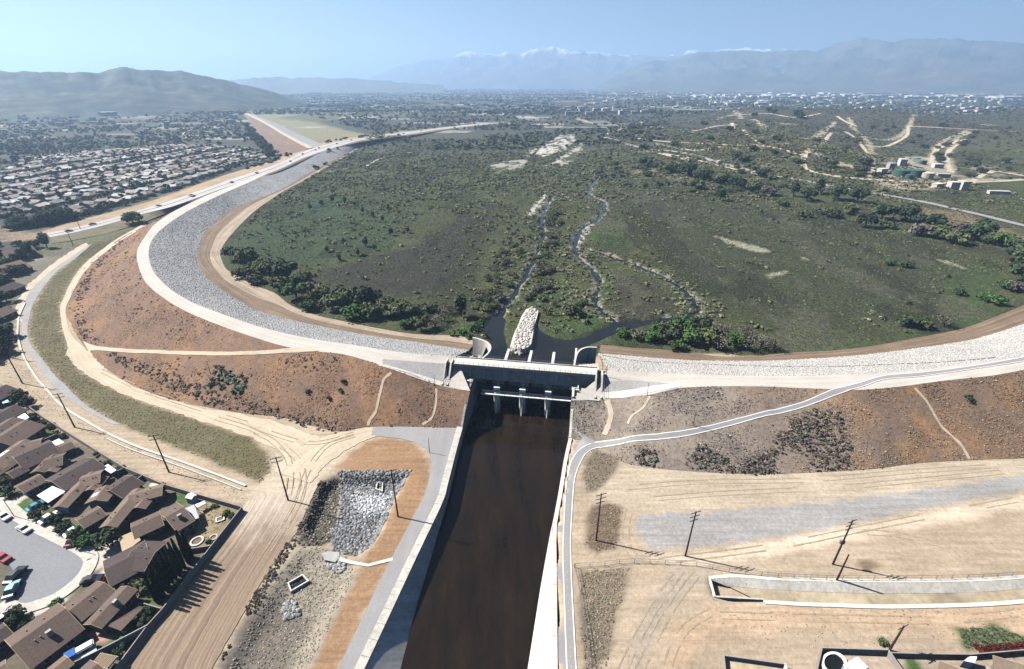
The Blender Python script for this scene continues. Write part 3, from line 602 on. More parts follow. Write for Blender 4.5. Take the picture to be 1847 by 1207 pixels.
def ribbon(name, pts, wd, mt, off=0.10, n=40, world=False, jit=0.0):
    A = np.array([tuple(q)[:2] for q in pts]) if world else np.array([tuple(D(*q))[:2] for q in pts])
    A = resample(crom(A, 6), n); tg = np.gradient(A, axis=0); tg /= np.linalg.norm(tg, axis=1)[:, None]; nm = np.stack([-tg[:, 1], tg[:, 0]], 1)
    hw = wd/2*(1+(jit*(vnoise(np.arange(n)*0.8, np.zeros(n), 5)-0.5) if jit else 0)); hw = np.broadcast_to(hw, (n,))[:, None]
    V = np.concatenate([np.c_[A+nm*hw, np.zeros(n)], np.c_[A-nm*hw, np.zeros(n)]])
    for k in range(len(V)): V[k, 2] = zg(V[k, 0], V[k, 1])+off
    al = np.r_[0, np.cumsum(np.linalg.norm(np.diff(A, axis=0), axis=1))]; uv = np.concatenate([np.c_[np.zeros(n), al], np.c_[np.full(n, wd), al]])
    i = np.arange(n-1); Fq = np.stack([i+n, i+n+1, i+1, i], 1)
    return struct(mk(name, V, Fq, mt, uv=uv))
def flatpoly(name, poly, z, mt):
    poly = [(q[0], q[1]) for q in poly]
    tri = geometry.tessellate_polygon([[Vector((x, y, 0)) for x, y in poly]])
    V = [(x, y, z) for x, y in poly]; Fc = []
    for a, b, c in tri:
        ar = (poly[b][0]-poly[a][0])*(poly[c][1]-poly[a][1])-(poly[c][0]-poly[a][0])*(poly[b][1]-poly[a][1])
        Fc.append((a, b, c) if ar > 0 else (a, c, b))
    return struct(mk(name, V, Fc, mt, uv=[(q[0], q[1]) for q in poly]))

# ---------------------------------------------------------------- roads, tracks and paved strips
wr_out = [(262, 403), (240, 414.6), (212, 430.5), (186, 449), (159, 470), (139, 491.5), (125, 515), (115, 538), (109, 552), (109, 566), (113, 593), (119, 614), (122, 632), (117, 642)]
wr_in = [(268, 405), (246, 418), (219, 434), (193, 453), (168, 474), (149, 496), (135, 520), (125, 541), (119, 555), (119, 569), (124, 592), (135, 612), (152, 628), (160, 640)]
band('dirt_road', wr_out, wr_in, M_dirt, 90, 3, 0.10, 0.6)
band('dirt_road', [(117, 640), (139, 662), (174, 687), (249, 722), (323, 747), (398, 771), (450, 789), (500, 812), (540, 850)],
     [(163, 632), (176, 652), (203, 676), (252, 702), (300, 719), (375, 737), (450, 750), (530, 772), (600, 800)], M_dirt, 90, 5, 0.11, 1.2)
band('ramp_road', [(150, 616), (175, 625), (230, 630), (300, 633), (380, 635), (450, 634), (520, 629), (560, 626)], [(160, 634), (178, 633), (230, 637), (300, 640), (380, 642), (450, 641), (530, 637), (575, 634)], M_dirt, 70, 3, 0.22, 0.5)
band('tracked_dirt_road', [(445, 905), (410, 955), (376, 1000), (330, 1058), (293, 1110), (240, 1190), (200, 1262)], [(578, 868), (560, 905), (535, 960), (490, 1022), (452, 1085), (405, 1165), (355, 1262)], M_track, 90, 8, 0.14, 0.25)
band('tracked_dirt_road', [(560, 872), (590, 838), (625, 812), (670, 790), (700, 784)], [(492, 850), (530, 815), (575, 792), (625, 779), (675, 770)], M_dirt, 50, 6, 0.13, 0.8)
band('dirt_verge', [(156, 438), (140, 446), (112, 464), (92, 478), (66, 500), (44, 522), (30, 550), (24, 575)], [(160, 443), (147, 453), (120, 471), (102, 483), (75, 506), (54, 528), (43, 557), (38, 580)], M_dirt, 60, 2, 0.10, 3.0)
lane = struct(band('paved_lane', [(159, 442), (146, 452), (119, 470), (101, 482), (74, 505), (53, 527), (42, 556), (40, 580), (40, 603), (47, 630), (62, 653), (82, 682), (105, 708), (150, 738), (200, 765)],
     [(166, 441), (152, 453), (126, 474), (106, 487), (86, 509), (69, 533), (57, 557), (51, 586), (50, 602), (58, 625), (72, 643), (100, 679), (117, 694), (159, 734), (219, 767)], M_gravel, 80, 2, 0.12, 0.3))
acc = wpoly([(673, 770), (745, 770), (820, 773), (829, 773), (823, 800), (815, 822), (797, 880), (789, 907), (776, 938), (742, 1002), (641, 1206), (584, 1330), (548, 1330), (610, 1206), (640, 1143), (675, 1070), (710, 999), (740, 943), (763, 900),
             (773, 868), (778, 840), (775, 823), (765, 808), (748, 798), (720, 791), (698, 789), (670, 785)])
flatpoly('access_road', acc, 0.10, M_asph)
# crest gravel aprons and concrete ramps beside the outlet
band('gravel_apron', [(690, 648), (740, 652), (806, 656)], [(690, 657), (742, 672), (798, 690)], M_gravel, 20, 3, 0.10)
band('concrete_ramp', [(680, 655), (740, 671), (800, 689)], [(683, 660), (742, 679), (798, 697)], M_concw, 20, 1, 0.14)
band('gravel_apron', [(1088, 690), (1140, 686), (1205, 692)], [(1090, 712), (1140, 709), (1190, 700)], M_gravel, 20, 3, 0.10)
band('concrete_ramp', [(1088, 708), (1140, 703), (1190, 695), (1225, 690)], [(1089, 719), (1142, 715), (1200, 703), (1230, 697)], M_concw, 20, 1, 0.14)
ribbon('concrete_kerb', [(1085, 641), (1149, 651), (1273, 657), (1400, 661), (1500, 661), (1600, 658), (1704, 653), (1793, 645)], 0.7, M_concd, 0.5, 60)
# bike path beside the channel and up the dam
bl = [(1022, 1215), (1018, 1110), (1016.5, 1062), (1014.5, 1001), (1015.5, 960), (1020, 880), (1025, 850), (1031, 830), (1045, 811), (1070, 799), (1112, 793), (1174, 784), (1249, 774), (1323, 757), (1373, 744), (1440, 728), (1484, 710), (1546, 691.6), (1594, 678), (1660, 672), (1748, 661), (1847, 644), (1920, 630)]
br = [(1040, 1215), (1034.5, 1110), (1032, 1062), (1030, 1001), (1030, 960), (1035, 880), (1039, 856), (1046, 838), (1058, 818), (1080, 808), (1124, 801), (1185, 794), (1249, 785), (1323, 767), (1373, 753), (1440, 738), (1495, 718), (1552, 699), (1594, 685), (1660, 679.5), (1748, 667), (1847, 652), (1920, 638)]
band('bike_path', [(1027, 1330)]+bl, [(1046, 1330)]+br, M_asph, 150, 2, 0.14)
def edge_line(pa, pb, t): return [((1-t)*a[0]+t*b[0], (1-t)*a[1]+t*b[1]) for a, b in zip(pa, pb)]
for t in (0.04, 0.96): ribbon('path_line', edge_line([(1027, 1330)]+bl, [(1046, 1330)]+br, t), 0.28, M_paint, 0.17, 150)
mid = np.array([tuple(D(*q))[:2] for q in edge_line([(1027, 1330)]+bl, [(1046, 1330)]+br, 0.5)[:9]]); mid = resample(crom(mid, 6), 150)
for k in range(0, 148, 4): ribbon('centre_dash', mid[k:k+2], 0.14, M_yel, 0.17, 3, world=True)
band('path_shoulder', [(1012, 1330), (1008, 1207), (1004.5, 1060), (1003, 1000), (1005, 960), (1012, 890), (1018, 840), (1025, 805), (1028, 793)],
     [(1046, 1330), (1039, 1207), (1031, 1060), (1029, 1001), (1029, 960), (1034, 880), (1042, 840), (1060, 815), (1080, 800)], M_asph, 70, 2, 0.10)
# foot tracks worn into the dam slopes
TRK = [([(706, 673), (693, 684), (688, 700), (683, 720), (678, 742), (667, 758), (664, 768)], 1.0), ([(787, 700), (787, 720), (784, 740), (778, 755), (762, 766)], 0.8), ([(1095, 722), (1102, 745), (1098, 765), (1090, 785)], 1.8),
                               ([(1172, 715), (1160, 735), (1140, 750), (1132, 765)], 0.8), ([(1650, 700), (1672, 725), (1695, 765), (1715, 785), (1735, 805), (1748, 828)], 1.0)]
for pts, wd in TRK: ribbon('foot_track', pts, wd, M_dirt, 0.12, 30, jit=0.5)
# wheel ruts pressed into the dirt
M_rut = mat('wheel_rut', (0.345, 0.275, 0.195), 0.2, 1.2, 0.3, 0.15)
def ruts(pts, gap=1.7, wd=0.34):
    A = resample(crom(np.array([tuple(D(*q))[:2] for q in pts]), 6), 60); tg = np.gradient(A, axis=0); tg /= np.linalg.norm(tg, axis=1)[:, None]; nm = np.stack([-tg[:, 1], tg[:, 0]], 1)
    k0 = int(RNG.integers(0, 6))
    while k0 < 56:                                     # worn in stretches, not one drawn line
        k1 = min(59, k0+int(RNG.integers(9, 26)))
        for s_ in (-.5, .5):
            c0, c1 = max(0, k0+int(RNG.integers(-3, 3))), k1
            if c1-c0 > 4: ribbon('wheel_rut', (A+nm*gap*s_)[c0:c1], wd*RNG.uniform(.7, 1.2), M_rut, 0.20 if pts[0][0] < 700 else 0.05, 2*(c1-c0), world=True, jit=.9)
        k0 = k1+int(RNG.integers(2, 9))
for pts in ([(440, 770), (500, 800), (540, 835), (545, 890), (510, 960)], [(640, 786), (590, 805), (555, 850), (530, 920), (480, 1000)], [(470, 775), (560, 800), (640, 782)], [(390, 755), (470, 782), (520, 830), (520, 900)], [(180, 668), (260, 705), (350, 735), (450, 765)],
            [(1130, 880), (1250, 870), (1450, 866), (1650, 850), (1840, 838)], [(1120, 905), (1300, 890), (1500, 880), (1700, 862), (1840, 848)], [(1135, 920), (1128, 960), (1140, 1000), (1180, 1010)], [(1190, 1012), (1400, 985), (1600, 945), (1840, 900)], [(1230, 1025), (1190, 1080), (1150, 1150), (1120, 1215)], [(1260, 1030), (1215, 1090), (1180, 1150), (1150, 1215)],
            [(1560, 960), (1620, 965), (1700, 985), (1730, 1010)], [(1300, 1110), (1500, 1115), (1700, 1118), (1840, 1105)], [(1290, 1100), (1240, 1130), (1215, 1170), (1200, 1215)]): ruts(pts)
# road along the far side of the basin, oilfield roads
ribbon('valley_road', [(1090, 248), (1160, 268), (1226, 275), (1300, 295), (1370, 312), (1440, 325), (1550, 345), (1650, 362), (1740, 382), (1847, 408), (1960, 436)], 8, M_asph, 0.6, 80)
ribbon('dirt_road', [(1150, 270), (1226, 282), (1300, 300), (1380, 318)], 4, M_dirt, 0.4, 40)
for ln in oil: ribbon('dirt_road', ln, 6.5, M_dirt, 0.35, 40, jit=0.8)
for ln in ([(660, 300), (690, 285), (740, 275)], [(1650, 408), (1700, 420), (1735, 432)], [(20, 290), (110, 285), (130, 300)], [(90, 345), (130, 332), (160, 352)], [(340, 250), (330, 242), (345, 234)], [(350, 252), (440, 242)]):
    ribbon('dirt_road', ln, 4.5, M_dirt, 0.3, 24, jit=0.6)
# cul-de-sac street
curb = [(-60, 890), (0, 921), (20, 937), (56, 959), (90, 976), (119, 991), (139, 1002), (150, 1014), (144, 1032), (129, 1049), (99, 1071), (70, 1082), (45, 1089), (30, 1084), (21, 1076)]
isl = [(22, 1050), (24, 1030), (17, 1018), (0, 1012), (-60, 985)]
cw = crom(wpoly(curb), 5); street = np.vstack([cw, wpoly(isl)])
flatpoly('street', street, 0.06, M_asph2)
tg = np.gradient(cw, axis=0); tg /= np.linalg.norm(tg, axis=1)[:, None]; nm = np.stack([-tg[:, 1], tg[:, 0]], 1)
if ((cw[20]+nm[20]*2)[0]-cw[20][0]) < 0: nm = -nm
inn, outw = cw, cw+nm*3.2
mbx = MB(); n = len(cw)
for k in range(n-1):
    q = [inn[k], inn[k+1], outw[k+1], outw[k]]
    mbx.add([(*p, 0.0) for p in q]+[(*p, 0.19) for p in q], [(4, 5, 6, 7), (0, 1, 5, 4), (2, 3, 7, 6)])
so = struct(mbx.build('sidewalk', M_conc)); fix_normals(so)
# ================================================================ WATER
def grid_plane(name, x0, x1, y0, y1, z, mt): return struct(mk(name, [(x0, y0, z), (x1, y0, z), (x1, y1, z), (x0, y1, z)], [(0, 1, 2, 3)], mt))
cpts = np.array([q[:2] for q in chan_LB]+[q[:2] for q in chan_RB[::-1]])
cpts = np.vstack([cpts, [loc(45.4, -5, 0)[:2]], [loc(6.6, -5, 0)[:2]]])
cpts[0] = loc(6.6, 19.7, 0)[:2]
flatpoly('channel_water', cpts, WATER_Z, M_chanw)
wp = [loc(5, -5.2, 0)[:2], loc(47, -5.2, 0)[:2]]
wp += [tuple(P(*q, -1.0))[:2] for q in [(1060, 640), (1110, 612), (1180, 592), (1235, 590), (1290, 560), (1260, 520), (1180, 480), (1110, 430), (1120, 380), (1100, 330), (1090, 312), (1060, 312), (990, 340), (960, 380), (940, 450), (900, 530), (855, 570), (868, 610)]]
flatpoly('stream_water', wp, -0.95, M_pond)
# ================================================================ FLOOD CHANNEL WALLS
def wall_strip(name, T, B, zB, mt, parent, m=4, n=60):
    T = crom(np.array(T), 8); Bx = crom(np.array(B), 8)
    Bx = np.c_[Bx[:, :2], np.full(len(Bx), zB)]
    o, V, Fq = loft(name, T, Bx, m, 0, mt, bvh=False); o.parent = parent; return o
cw_l = thing('channel_wall', 'shaded concrete left wall of the flood channel with pale coping slabs', 'wall')
cw_r = thing('channel_wall', 'sunlit white sloping right wall of the flood channel beside bike path', 'wall')
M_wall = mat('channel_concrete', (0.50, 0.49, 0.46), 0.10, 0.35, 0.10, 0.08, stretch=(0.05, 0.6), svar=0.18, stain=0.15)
M_wallr = mat('sunlit_concrete', (0.56, 0.53, 0.47), 0.06, 0.35, 0.10, 0.05, stretch=(0.05, 0.5), svar=0.06)  # paler copy of the channel concrete, with the sunlight put into its colour
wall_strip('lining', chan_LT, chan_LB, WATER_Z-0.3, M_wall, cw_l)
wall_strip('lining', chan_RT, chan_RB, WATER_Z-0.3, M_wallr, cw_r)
def slabs(T, w0, w1, step, mt, parent, z1=0.22, k0=0):
    A = crom(np.array(T)[:, :2], 10); L = np.r_[0, np.cumsum(np.linalg.norm(np.diff(A, axis=0), axis=1))]; n = int(L[-1]/step); A = resample(A, n+1)
    tg = np.gradient(A, axis=0); tg /= np.linalg.norm(tg, axis=1)[:, None]; nm = np.stack([-tg[:, 1], tg[:, 0]], 1)
    for k in range(k0, n):
        g = 0.035; a = A[k]+tg[k]*g; b = A[k+1]-tg[k]*g
        q = [a+nm[k]*w0, b+nm[k+1]*w0, b+nm[k+1]*w1, a+nm[k]*w1]
        dz = RNG.uniform(-0.015, 0.015); mb_ = MB().prism([tuple(p) for p in q], -0.25, z1+dz); o = mb_.build('coping_slab', mt, parent); fix_normals(o)
# which side is land: left wall land is -x
tgl = np.array(chan_LT[5][:2])-np.array(chan_LT[4][:2]); land = -1 if (-tgl[1]) > 0 else 1
slabs(chan_LT, land*-0.02, land*2.1, 3.6, M_conc, cw_l)
tgr = np.array(chan_RT[5][:2])-np.array(chan_RT[4][:2]); landr = 1 if (-tgr[1]) > 0 else -1
slabs(chan_RT, landr*-0.02, landr*1.15, 6.0, M_concw, cw_r, 0.20)
# ================================================================ OUTLET WORKS
ow = thing('outlet_works', 'concrete gated dam outlet with bridge deck, three piers and white catwalk', 'dam outlet')
def obox(name, a0, a1, b0, b1, z0, z1, mt, parent=ow):
    o = MB().box(a0, a1, b0, b1, z0, z1, loc).build(name, mt, parent); fix_normals(o); return o
def oprism(name, poly, z0, z1, mt, parent=ow):
    o = MB().prism([loc(a, b, 0)[:2] for a, b in poly], z0, z1).build(name, mt, parent); fix_normals(o); return o
M_face = mat('shaded_bridge_face', (0.32, 0.325, 0.325), 0.14, 0.5, 0.15, 0.10, stain=0.3)  # darker concrete: the shade on these faces is put into the colour
deck = obox('bridge_deck', -0.8, 53.9, -5.0, 0.0, 13.3, 14.06, M_concw)
obox('deck_joint', 13.0, 13.06, -5.0, 0.0, 14.05, 14.065, M_concd, deck); obox('deck_joint', 26.5, 26.56, -5.0, 0.0, 14.05, 14.065, M_concd, deck); obox('deck_joint', 40.2, 40.26, -5.0, 0.0, 14.05, 14.065, M_concd, deck)
obox('kerb', -0.8, 53.9, -5.45, -5.0, 13.2, 14.45, M_concw, deck); obox('kerb', -0.8, 53.9, 0.0, 0.35, 13.3, 14.35, M_concd, deck)
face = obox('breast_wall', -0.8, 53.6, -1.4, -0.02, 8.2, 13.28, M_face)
for k in range(8):
    a = 9.4+k*4.85; obox('blue_panel', a, a+0.75, -0.02, 0.16, 11.3, 12.0, M_blue, face)
def railing(a0, a1, b, z, parent, step=1.9, h=1.05):
    mb_ = MB(); n = int(abs(a1-a0)/step)
    for k in range(n+1):
        a = a0+(a1-a0)*k/n; mb_.tube(loc(a, b, z), loc(a, b, z+h), 0.05, n=5)
    for hh in (h, h*0.55): mb_.tube(loc(a0, b, z+hh), loc(a1, b, z+hh), 0.045, n=5)
    return mb_.build('railing', M_rail, parent)
railing(-0.6, 53.7, 0.18, 14.35, ow); railing(-0.6, 53.7, -5.25, 14.45, ow)
for i, a in enumerate((16.2, 26.2, 36.1)):
    pr = thing('pier', None, None); pr.parent = ow
    hw = 1.15
    # upstream blade, body, and the tail that tapers to a point at the water
    oprism('upstream_nose', [(a-0.55, -29), (a+0.55, -29), (a+0.75, -6), (a-0.75, -6)], -6, 6.2, M_concw, pr)
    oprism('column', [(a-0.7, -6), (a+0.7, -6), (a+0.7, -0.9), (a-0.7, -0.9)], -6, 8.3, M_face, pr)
    oprism('pier_body', [(a-hw, -0.9), (a+hw, -0.9), (a+hw, 2.2), (a-hw, 2.2)], -6, 2.9, M_conc, pr)
    t0, t1 = (a-hw, 2.2), (a+hw, 2.2)
    vs = [loc(*t0, 2.9), loc(*t1, 2.9), loc(*t0, -6), loc(*t1, -6), loc(a, 5.2, -6), loc(a, 4.6, WATER_Z), loc(a-0.5, 2.9, 1.4), loc(a+0.5, 2.9, 1.4)]
    o = mk('pier_tail', vs, [(0, 6, 7, 1), (0, 2, 4, 5, 6), (1, 7, 5, 4, 3), (6, 5, 7)], M_concw, pr); fix_normals(o)
    hb = obox('hoist_house', a-1.15, a+1.15, 0.7, 2.0, 4.9, 6.1, M_white, pr)
    obox('hoist_leg', a-1.1, a-0.8, 1.6, 1.95, 2.9, 4.9, M_white, hb); obox('hoist_leg', a+0.8, a+1.1, 1.6, 1.95, 2.9, 4.9, M_white, hb)
    for s in (-1, 1): obox('hoist_motor', a+s*0.55-0.4, a+s*0.55+0.4, 1.45, 2.15, 2.9, 3.7, M_white, pr)
    for s in (-1, 1):
        MB().tube(loc(a+s*1.5, -0.2, 3.0), loc(a+s*2.0, -1.4, 6.6), 0.09, n=5).build('hoist_chain', M_rail, pr); MB().tube(loc(a+s*1.3, 0.2, 3.0), loc(a+s*1.5, -1.0, 6.2), 0.08, n=5).build('hoist_chain', M_rail, pr)
edges = [7.0, 16.2, 26.2, 36.1, 45.1]
for i in range(4):                                   # radial gates between the piers
    a0, a1 = edges[i]+(0.8 if i else 0.02), edges[i+1]-(0.8 if i < 3 else 0.02)
    mb_ = MB(); prof = [(-4.6+1.6*math.sin(t), -5+9.5*(t/1.4)) for t in np.linspace(0, 1.4, 7)]
    for (b0, z0), (b1, z1) in zip(prof[:-1], prof[1:]):
        mb_.add([loc(a0, b0, z0), loc(a1, b0, z0), loc(a1, b1, z1), loc(a0, b1, z1), loc(a0, b0-0.15, z0), loc(a1, b0-0.15, z0), loc(a1, b1-0.15, z1), loc(a0, b1-0.15, z1)], [(0, 1, 2, 3), (7, 6, 5, 4)])
    g = mb_.build('radial_gate', M_steel, ow)
    for f_ in (0.2, 0.8):
        mb2 = MB(); a = a0+(a1-a0)*f_; mb2.tube(loc(a, -3.4, -2.0), loc(a0 if f_ < 0.5 else a1, 0.6, 1.5), 0.18, n=5); mb2.tube(loc(a, -3.1, 2.0), loc(a0 if f_ < 0.5 else a1, 0.6, 1.5), 0.18, n=5); mb2.build('gate_arm', M_steel, g)
cwk = obox('catwalk', 10.2, 45.0, 2.25, 2.95, 3.05, 3.42, M_white); railing(10.3, 44.9, 2.9, 3.42, cwk, 2.2)
obox('catwalk', 10.2, 45.0, 0.55, 0.85, 3.5, 3.72, M_white)
# side walls of the stilling basin, stepping down with the slope
def side_wall(a_in, a_out, mt):
    prof = [(-29, 9.0), (-5.2, 9.0), (-5.2, 13.2), (-1.4, 13.2), (-1.4, 8.5), (8.4, 8.5), (12, 6.2), (20.2, 0.3)]
    vs = []; n = len(prof)
    for a in (a_in, a_out):
        vs += [loc(a, b, z) for b, z in prof]+[loc(a, b, -6.5) for b, z in prof]
    fs = []
    for i in range(n-1):
        fs += [(i, i+1, n+i+1, n+i), (2*n+i, 3*n+i, 3*n+i+1, 2*n+i+1), (i, 2*n+i, 2*n+i+1, i+1)]
    fs += [(n-1, 2*n-1+0, 4*n-1, 3*n-1), (0, n, 3*n, 2*n)]
    o = mk('side_wall', vs, fs, mt, ow); fix_normals(o); return o
side_wall(7.0, 6.2, M_face); side_wall(45.1, 45.9, M_concw)  # left wall's shade comes partly from the darker face concrete
# platforms left and right, at mid height below the bridge
oprism('platform', [(-3.4, 0.4), (6.2, 0.4), (6.2, 8.5), (-3.4, 7.6)], 5.5, 8.5, M_conc); oprism('platform', [(45.9, 0.4), (55.2, 0.4), (55.0, 8.3), (45.9, 8.5)], 5.5, 8.5, M_conc)
obox('platform_kerb', 45.2, 45.9, 2.6, 8.5, 8.5, 9.5, M_concw); obox('platform_kerb', 45.9, 47.4, 2.3, 2.8, 8.5, 9.5, M_concw); obox('platform_kerb', 47.0, 47.4, -0.02+0.4, 2.3, 8.5, 9.5, M_concw)
obox('control_cabinet', 46.3, 47.6, 3.4, 4.2, 8.5, 9.6, M_white); obox('control_cabinet', 4.6, 6.0, 3.2, 4.0, 8.5, 9.5, M_concw)
obox('abutment', -1.6, 6.2, -5.2, 0.4, 5.5, 13.27, M_face); obox('abutment', 45.9, 54.6, -5.2, 0.4, 5.5, 13.27, M_face)
def wing(a0, a1, parent=ow):                      # parapets stepping down beside the stairs
    prof = [(-3.0, 14.6), (0.4, 14.6), (5.2, 9.2), (7.4, 9.2)]
    vs = []; n = len(prof)
    for a in (a0, a1): vs += [loc(a, b, z) for b, z in prof]+[loc(a, b, 5.0) for b, z in prof]
    fs = []
    for i in range(n-1): fs += [(i, i+1, n+i+1, n+i), (2*n+i, 3*n+i, 3*n+i+1, 2*n+i+1), (i, 2*n+i, 2*n+i+1, i+1)]
    fs += [(0, n, 3*n, 2*n), (n-1, 3*n-1, 4*n-1, 2*n-1)]
    o = mk('stair_parapet', vs, fs, M_concw, parent); fix_normals(o)
for a in (-1.5, -3.6): wing(a-0.55, a)
for a in (53.2, 55.4): wing(a, a+0.6)
for a0, a1 in ((-3.6, -2.05), (53.8, 55.4)):
    st = thing('stairs', None, None); st.parent = ow
    for k in range(14):
        b = 0.4+k*0.34; z = 12.0-k*0.30; obox('step', a0, a1, b, b+0.36, z-0.5, z, M_concd, st)
# curved upstream wing walls
def curved(pts, name, z1, label):
    Q = crom(np.array(pts, dtype=float), 6); tg = np.gradient(Q, axis=0); tg /= np.linalg.norm(tg, axis=1)[:, None]; nm = np.stack([-tg[:, 1], tg[:, 0]], 1)
    A, B = Q+nm*0.35, Q-nm*0.35; n = len(Q); vs = [loc(*p, z1) for p in A]+[loc(*p, z1) for p in B]+[loc(*p, -4) for p in A]+[loc(*p, -4) for p in B]
    fs = []
    for i in range(n-1): fs += [(i, i+1, n+i+1, n+i), (2*n+i, 2*n+i+1, i+1, i), (n+i, n+i+1, 3*n+i+1, 3*n+i)]
    fs += [(0, n, 3*n, 2*n), (n-1, 3*n-1, 4*n-1, 2*n-1)]
    o = mk(name, vs, fs, M_concw, ow, smooth=False); fix_normals(o)
curved([(0.4, -27.5), (3.2, -26.6), (6.6, -24.8), (9.0, -22.0), (9.9, -18.5), (9.6, -14.5), (8.2, -10.5), (6.6, -7.0), (6.2, -5.3)], 'wing_wall', 11.4, '')
curved([(54.0, -26.6), (50.4, -26.2), (47.6, -24.0), (46.0, -20.0), (45.4, -15.0), (45.2, -10.0), (45.4, -5.3)], 'wing_wall', 11.4, '')
# paved apron behind the wing walls
def apron(pts, mt=M_concw):
    Q = [loc(*p) for p in pts]; o = mk('apron', Q, [tuple(range(len(Q)))], mt, ow); fix_normals(o)
    if o.data.polygons[0].normal.z < 0: o.data.flip_normals()
apron([(-1.6, -5.3, 13.4), (6.0, -5.3, 13.0), (8.8, -12.0, 9.4), (9.4, -15.0, 8.2), (0.0, -14.5, 8.2)])
apron([(0.0, -14.5, 8.2), (9.4, -15.0, 8.2), (9.6, -19.0, 6.0), (6.4, -24.4, 4.6), (1.5, -24.0, 4.6)], M_conc)
obox('sluice_hatch', 4.4, 6.2, -11.2, -8.4, 9.0, 12.1, M_steel)
apron([(46.0, -5.3, 13.2), (54.6, -5.3, 13.4), (54.4, -15.5, 10.0), (46.0, -14.0, 9.6)])
apron([(46.0, -14.0, 9.6), (54.4, -15.5, 10.0), (54.0, -26.0, 3.5), (47.6, -23.4, 3.5)], M_concd)
# pole marker posts on the platform edges
# ================================================================ CULVERTS, DRAINS, SMALL CANAL
def culvert(label, q, z, depth, floor, mt=M_concw):
    """open concrete box inlet seen from above: q = four traced rim corners"""
    W = [P(*p, z) for p in q]; t = thing('culvert_inlet', label, 'culvert', tuple(sum(W, Vector())/4)); cx = sum(W, Vector())/4
    for i in range(4):
        a, b = W[i], W[(i+1) % 4]; d = (b-a).normalized(); n_ = Vector((-d.y, d.x, 0))
        if (cx-a).dot(n_) < 0: n_ = -n_
        pl = [a, b, b+n_*0.32, a+n_*0.32]; o = MB().prism([(p.x-cx.x, p.y-cx.y) for p in pl], -depth, 0.0+0.002*i).build('rim_wall', mt, t); fix_normals(o)
    o = mk('floor', [(p.x-cx.x, p.y-cx.y, -0.72) for p in W], [(0, 1, 2, 3)], floor, t); fix_normals(o)
M_black = mat('inlet_shade', (0.012, 0.012, 0.013), 0.1, 1.0)  # black floor painted in place of the shadow inside the box
culvert('open concrete box inlet sunk in the weedy dry basin', [(518, 1051), (546, 1035), (558, 1047), (524, 1067)], -0.95, 2.2, M_black)
culvert('small concrete outfall box set in the grey rock pit', [(677, 882), (680, 869), (691, 869), (690, 886)], -1.75, 1.8, M_black)
dr = thing('spillway_chute', 'crooked pale concrete chute from the access road to a grey slab', 'chute')
for q in ([(613, 1004), (632, 1011), (632, 1017), (612, 1012)], [(632, 1011), (664, 1017), (664, 1022), (632, 1017)], [(664, 1017), (709, 1005), (709, 1011), (664, 1022)]):
    W = [P(*p, 0.15) for p in q]; o = MB().prism([(p.x, p.y) for p in W], -0.7, 0.15).build('chute_bed', M_concw, dr); fix_normals(o)
W = [P(*p, -0.2) for p in [(580, 998), (592, 994), (612, 996), (612, 1006), (604, 1014), (586, 1010)]]
o = MB().prism([(p.x, p.y) for p in W], -1.5, -0.2).build('slab', M_concd, dr); fix_normals(o)
# drain wall curving behind the houses
dw = thing('drain_wall', 'thin white concrete drain curving between grey lane and straw verge', 'drain')
dl = [(45, 546.6), (34.5, 570.5), (32, 593), (32.5, 609), (40, 637), (53, 662), (70, 687), (82, 700), (112, 732), (154, 759), (194, 781.5), (249, 806), (323, 831), (398, 858.6), (443, 876)]
Q = crom(np.array([tuple(P(*q, 0.3))[:2] for q in dl]), 6); tgq = np.gradient(Q, axis=0); tgq /= np.linalg.norm(tgq, axis=1)[:, None]; nmq = np.stack([-tgq[:, 1], tgq[:, 0]], 1)
for k in range(0, len(Q)-1):
    a, b = k, k+1; wv = 0.33
    o = MB().prism([tuple(Q[a]-nmq[a]*wv), tuple(Q[b]-nmq[b]*wv), tuple(Q[b]+nmq[b]*wv), tuple(Q[a]+nmq[a]*wv)], -0.3, 0.42).build('drain_segment', M_concw, dw); fix_normals(o)
k0 = int(len(Q)*0.72)
o2 = MB()
for k in range(k0, len(Q)-1):
    o2.prism([tuple(Q[k]-nmq[k]*1.9), tuple(Q[k+1]-nmq[k+1]*1.9), tuple(Q[k+1]-nmq[k+1]*1.6), tuple(Q[k]-nmq[k]*1.6)], -0.3, 0.40)
fix_normals(o2.build('outer_curb', M_concw, dw))
# small canal bottom right
sc_ = thing('storm_canal', 'shallow open concrete storm canal with dirt floor, lower right of the channel', 'canal')
nt_ = [(1280, 1045), (1330, 1042), (1400, 1047), (1510, 1050), (1640, 1051), (1760, 1049), (1860, 1043), (1960, 1035)]
nb_ = [(1312, 1058), (1345, 1060), (1400, 1064), (1510, 1069), (1640, 1070.5), (1760, 1068), (1860, 1061), (1960, 1053)]
st_ = [(1377, 1082), (1440, 1086), (1500, 1088), (1560, 1090), (1620, 1090.5), (1760, 1087), (1860, 1080), (1960, 1072)]
NT = crom(np.array([tuple(P(*q, 0.05)) for q in nt_]), 6); NB = crom(np.array([tuple(P(*q, -1.15)) for q in nb_]), 6); ST = crom(np.array([tuple(P(*q, 0.1)) for q in st_]), 6)
o = loft('sloped_lining', NT, NB, 3, 0, M_conc, bvh=False)[0]; o.parent = sc_
SB = ST.copy(); SB[:, 2] = -1.25; SB[:, 1] += 0.2
M_cfloor = mat('canal_floor', (0.36, 0.30, 0.21), 0.2, 0.6, 0.07, 0.30)
o = loft('floor', NB+np.array([0, 0.3, -0.05]), SB, 4, 0.1, M_cfloor, 3, bvh=False)[0]; o.parent = sc_
ST2 = ST.copy(); ST2[:, 1] -= 1.0
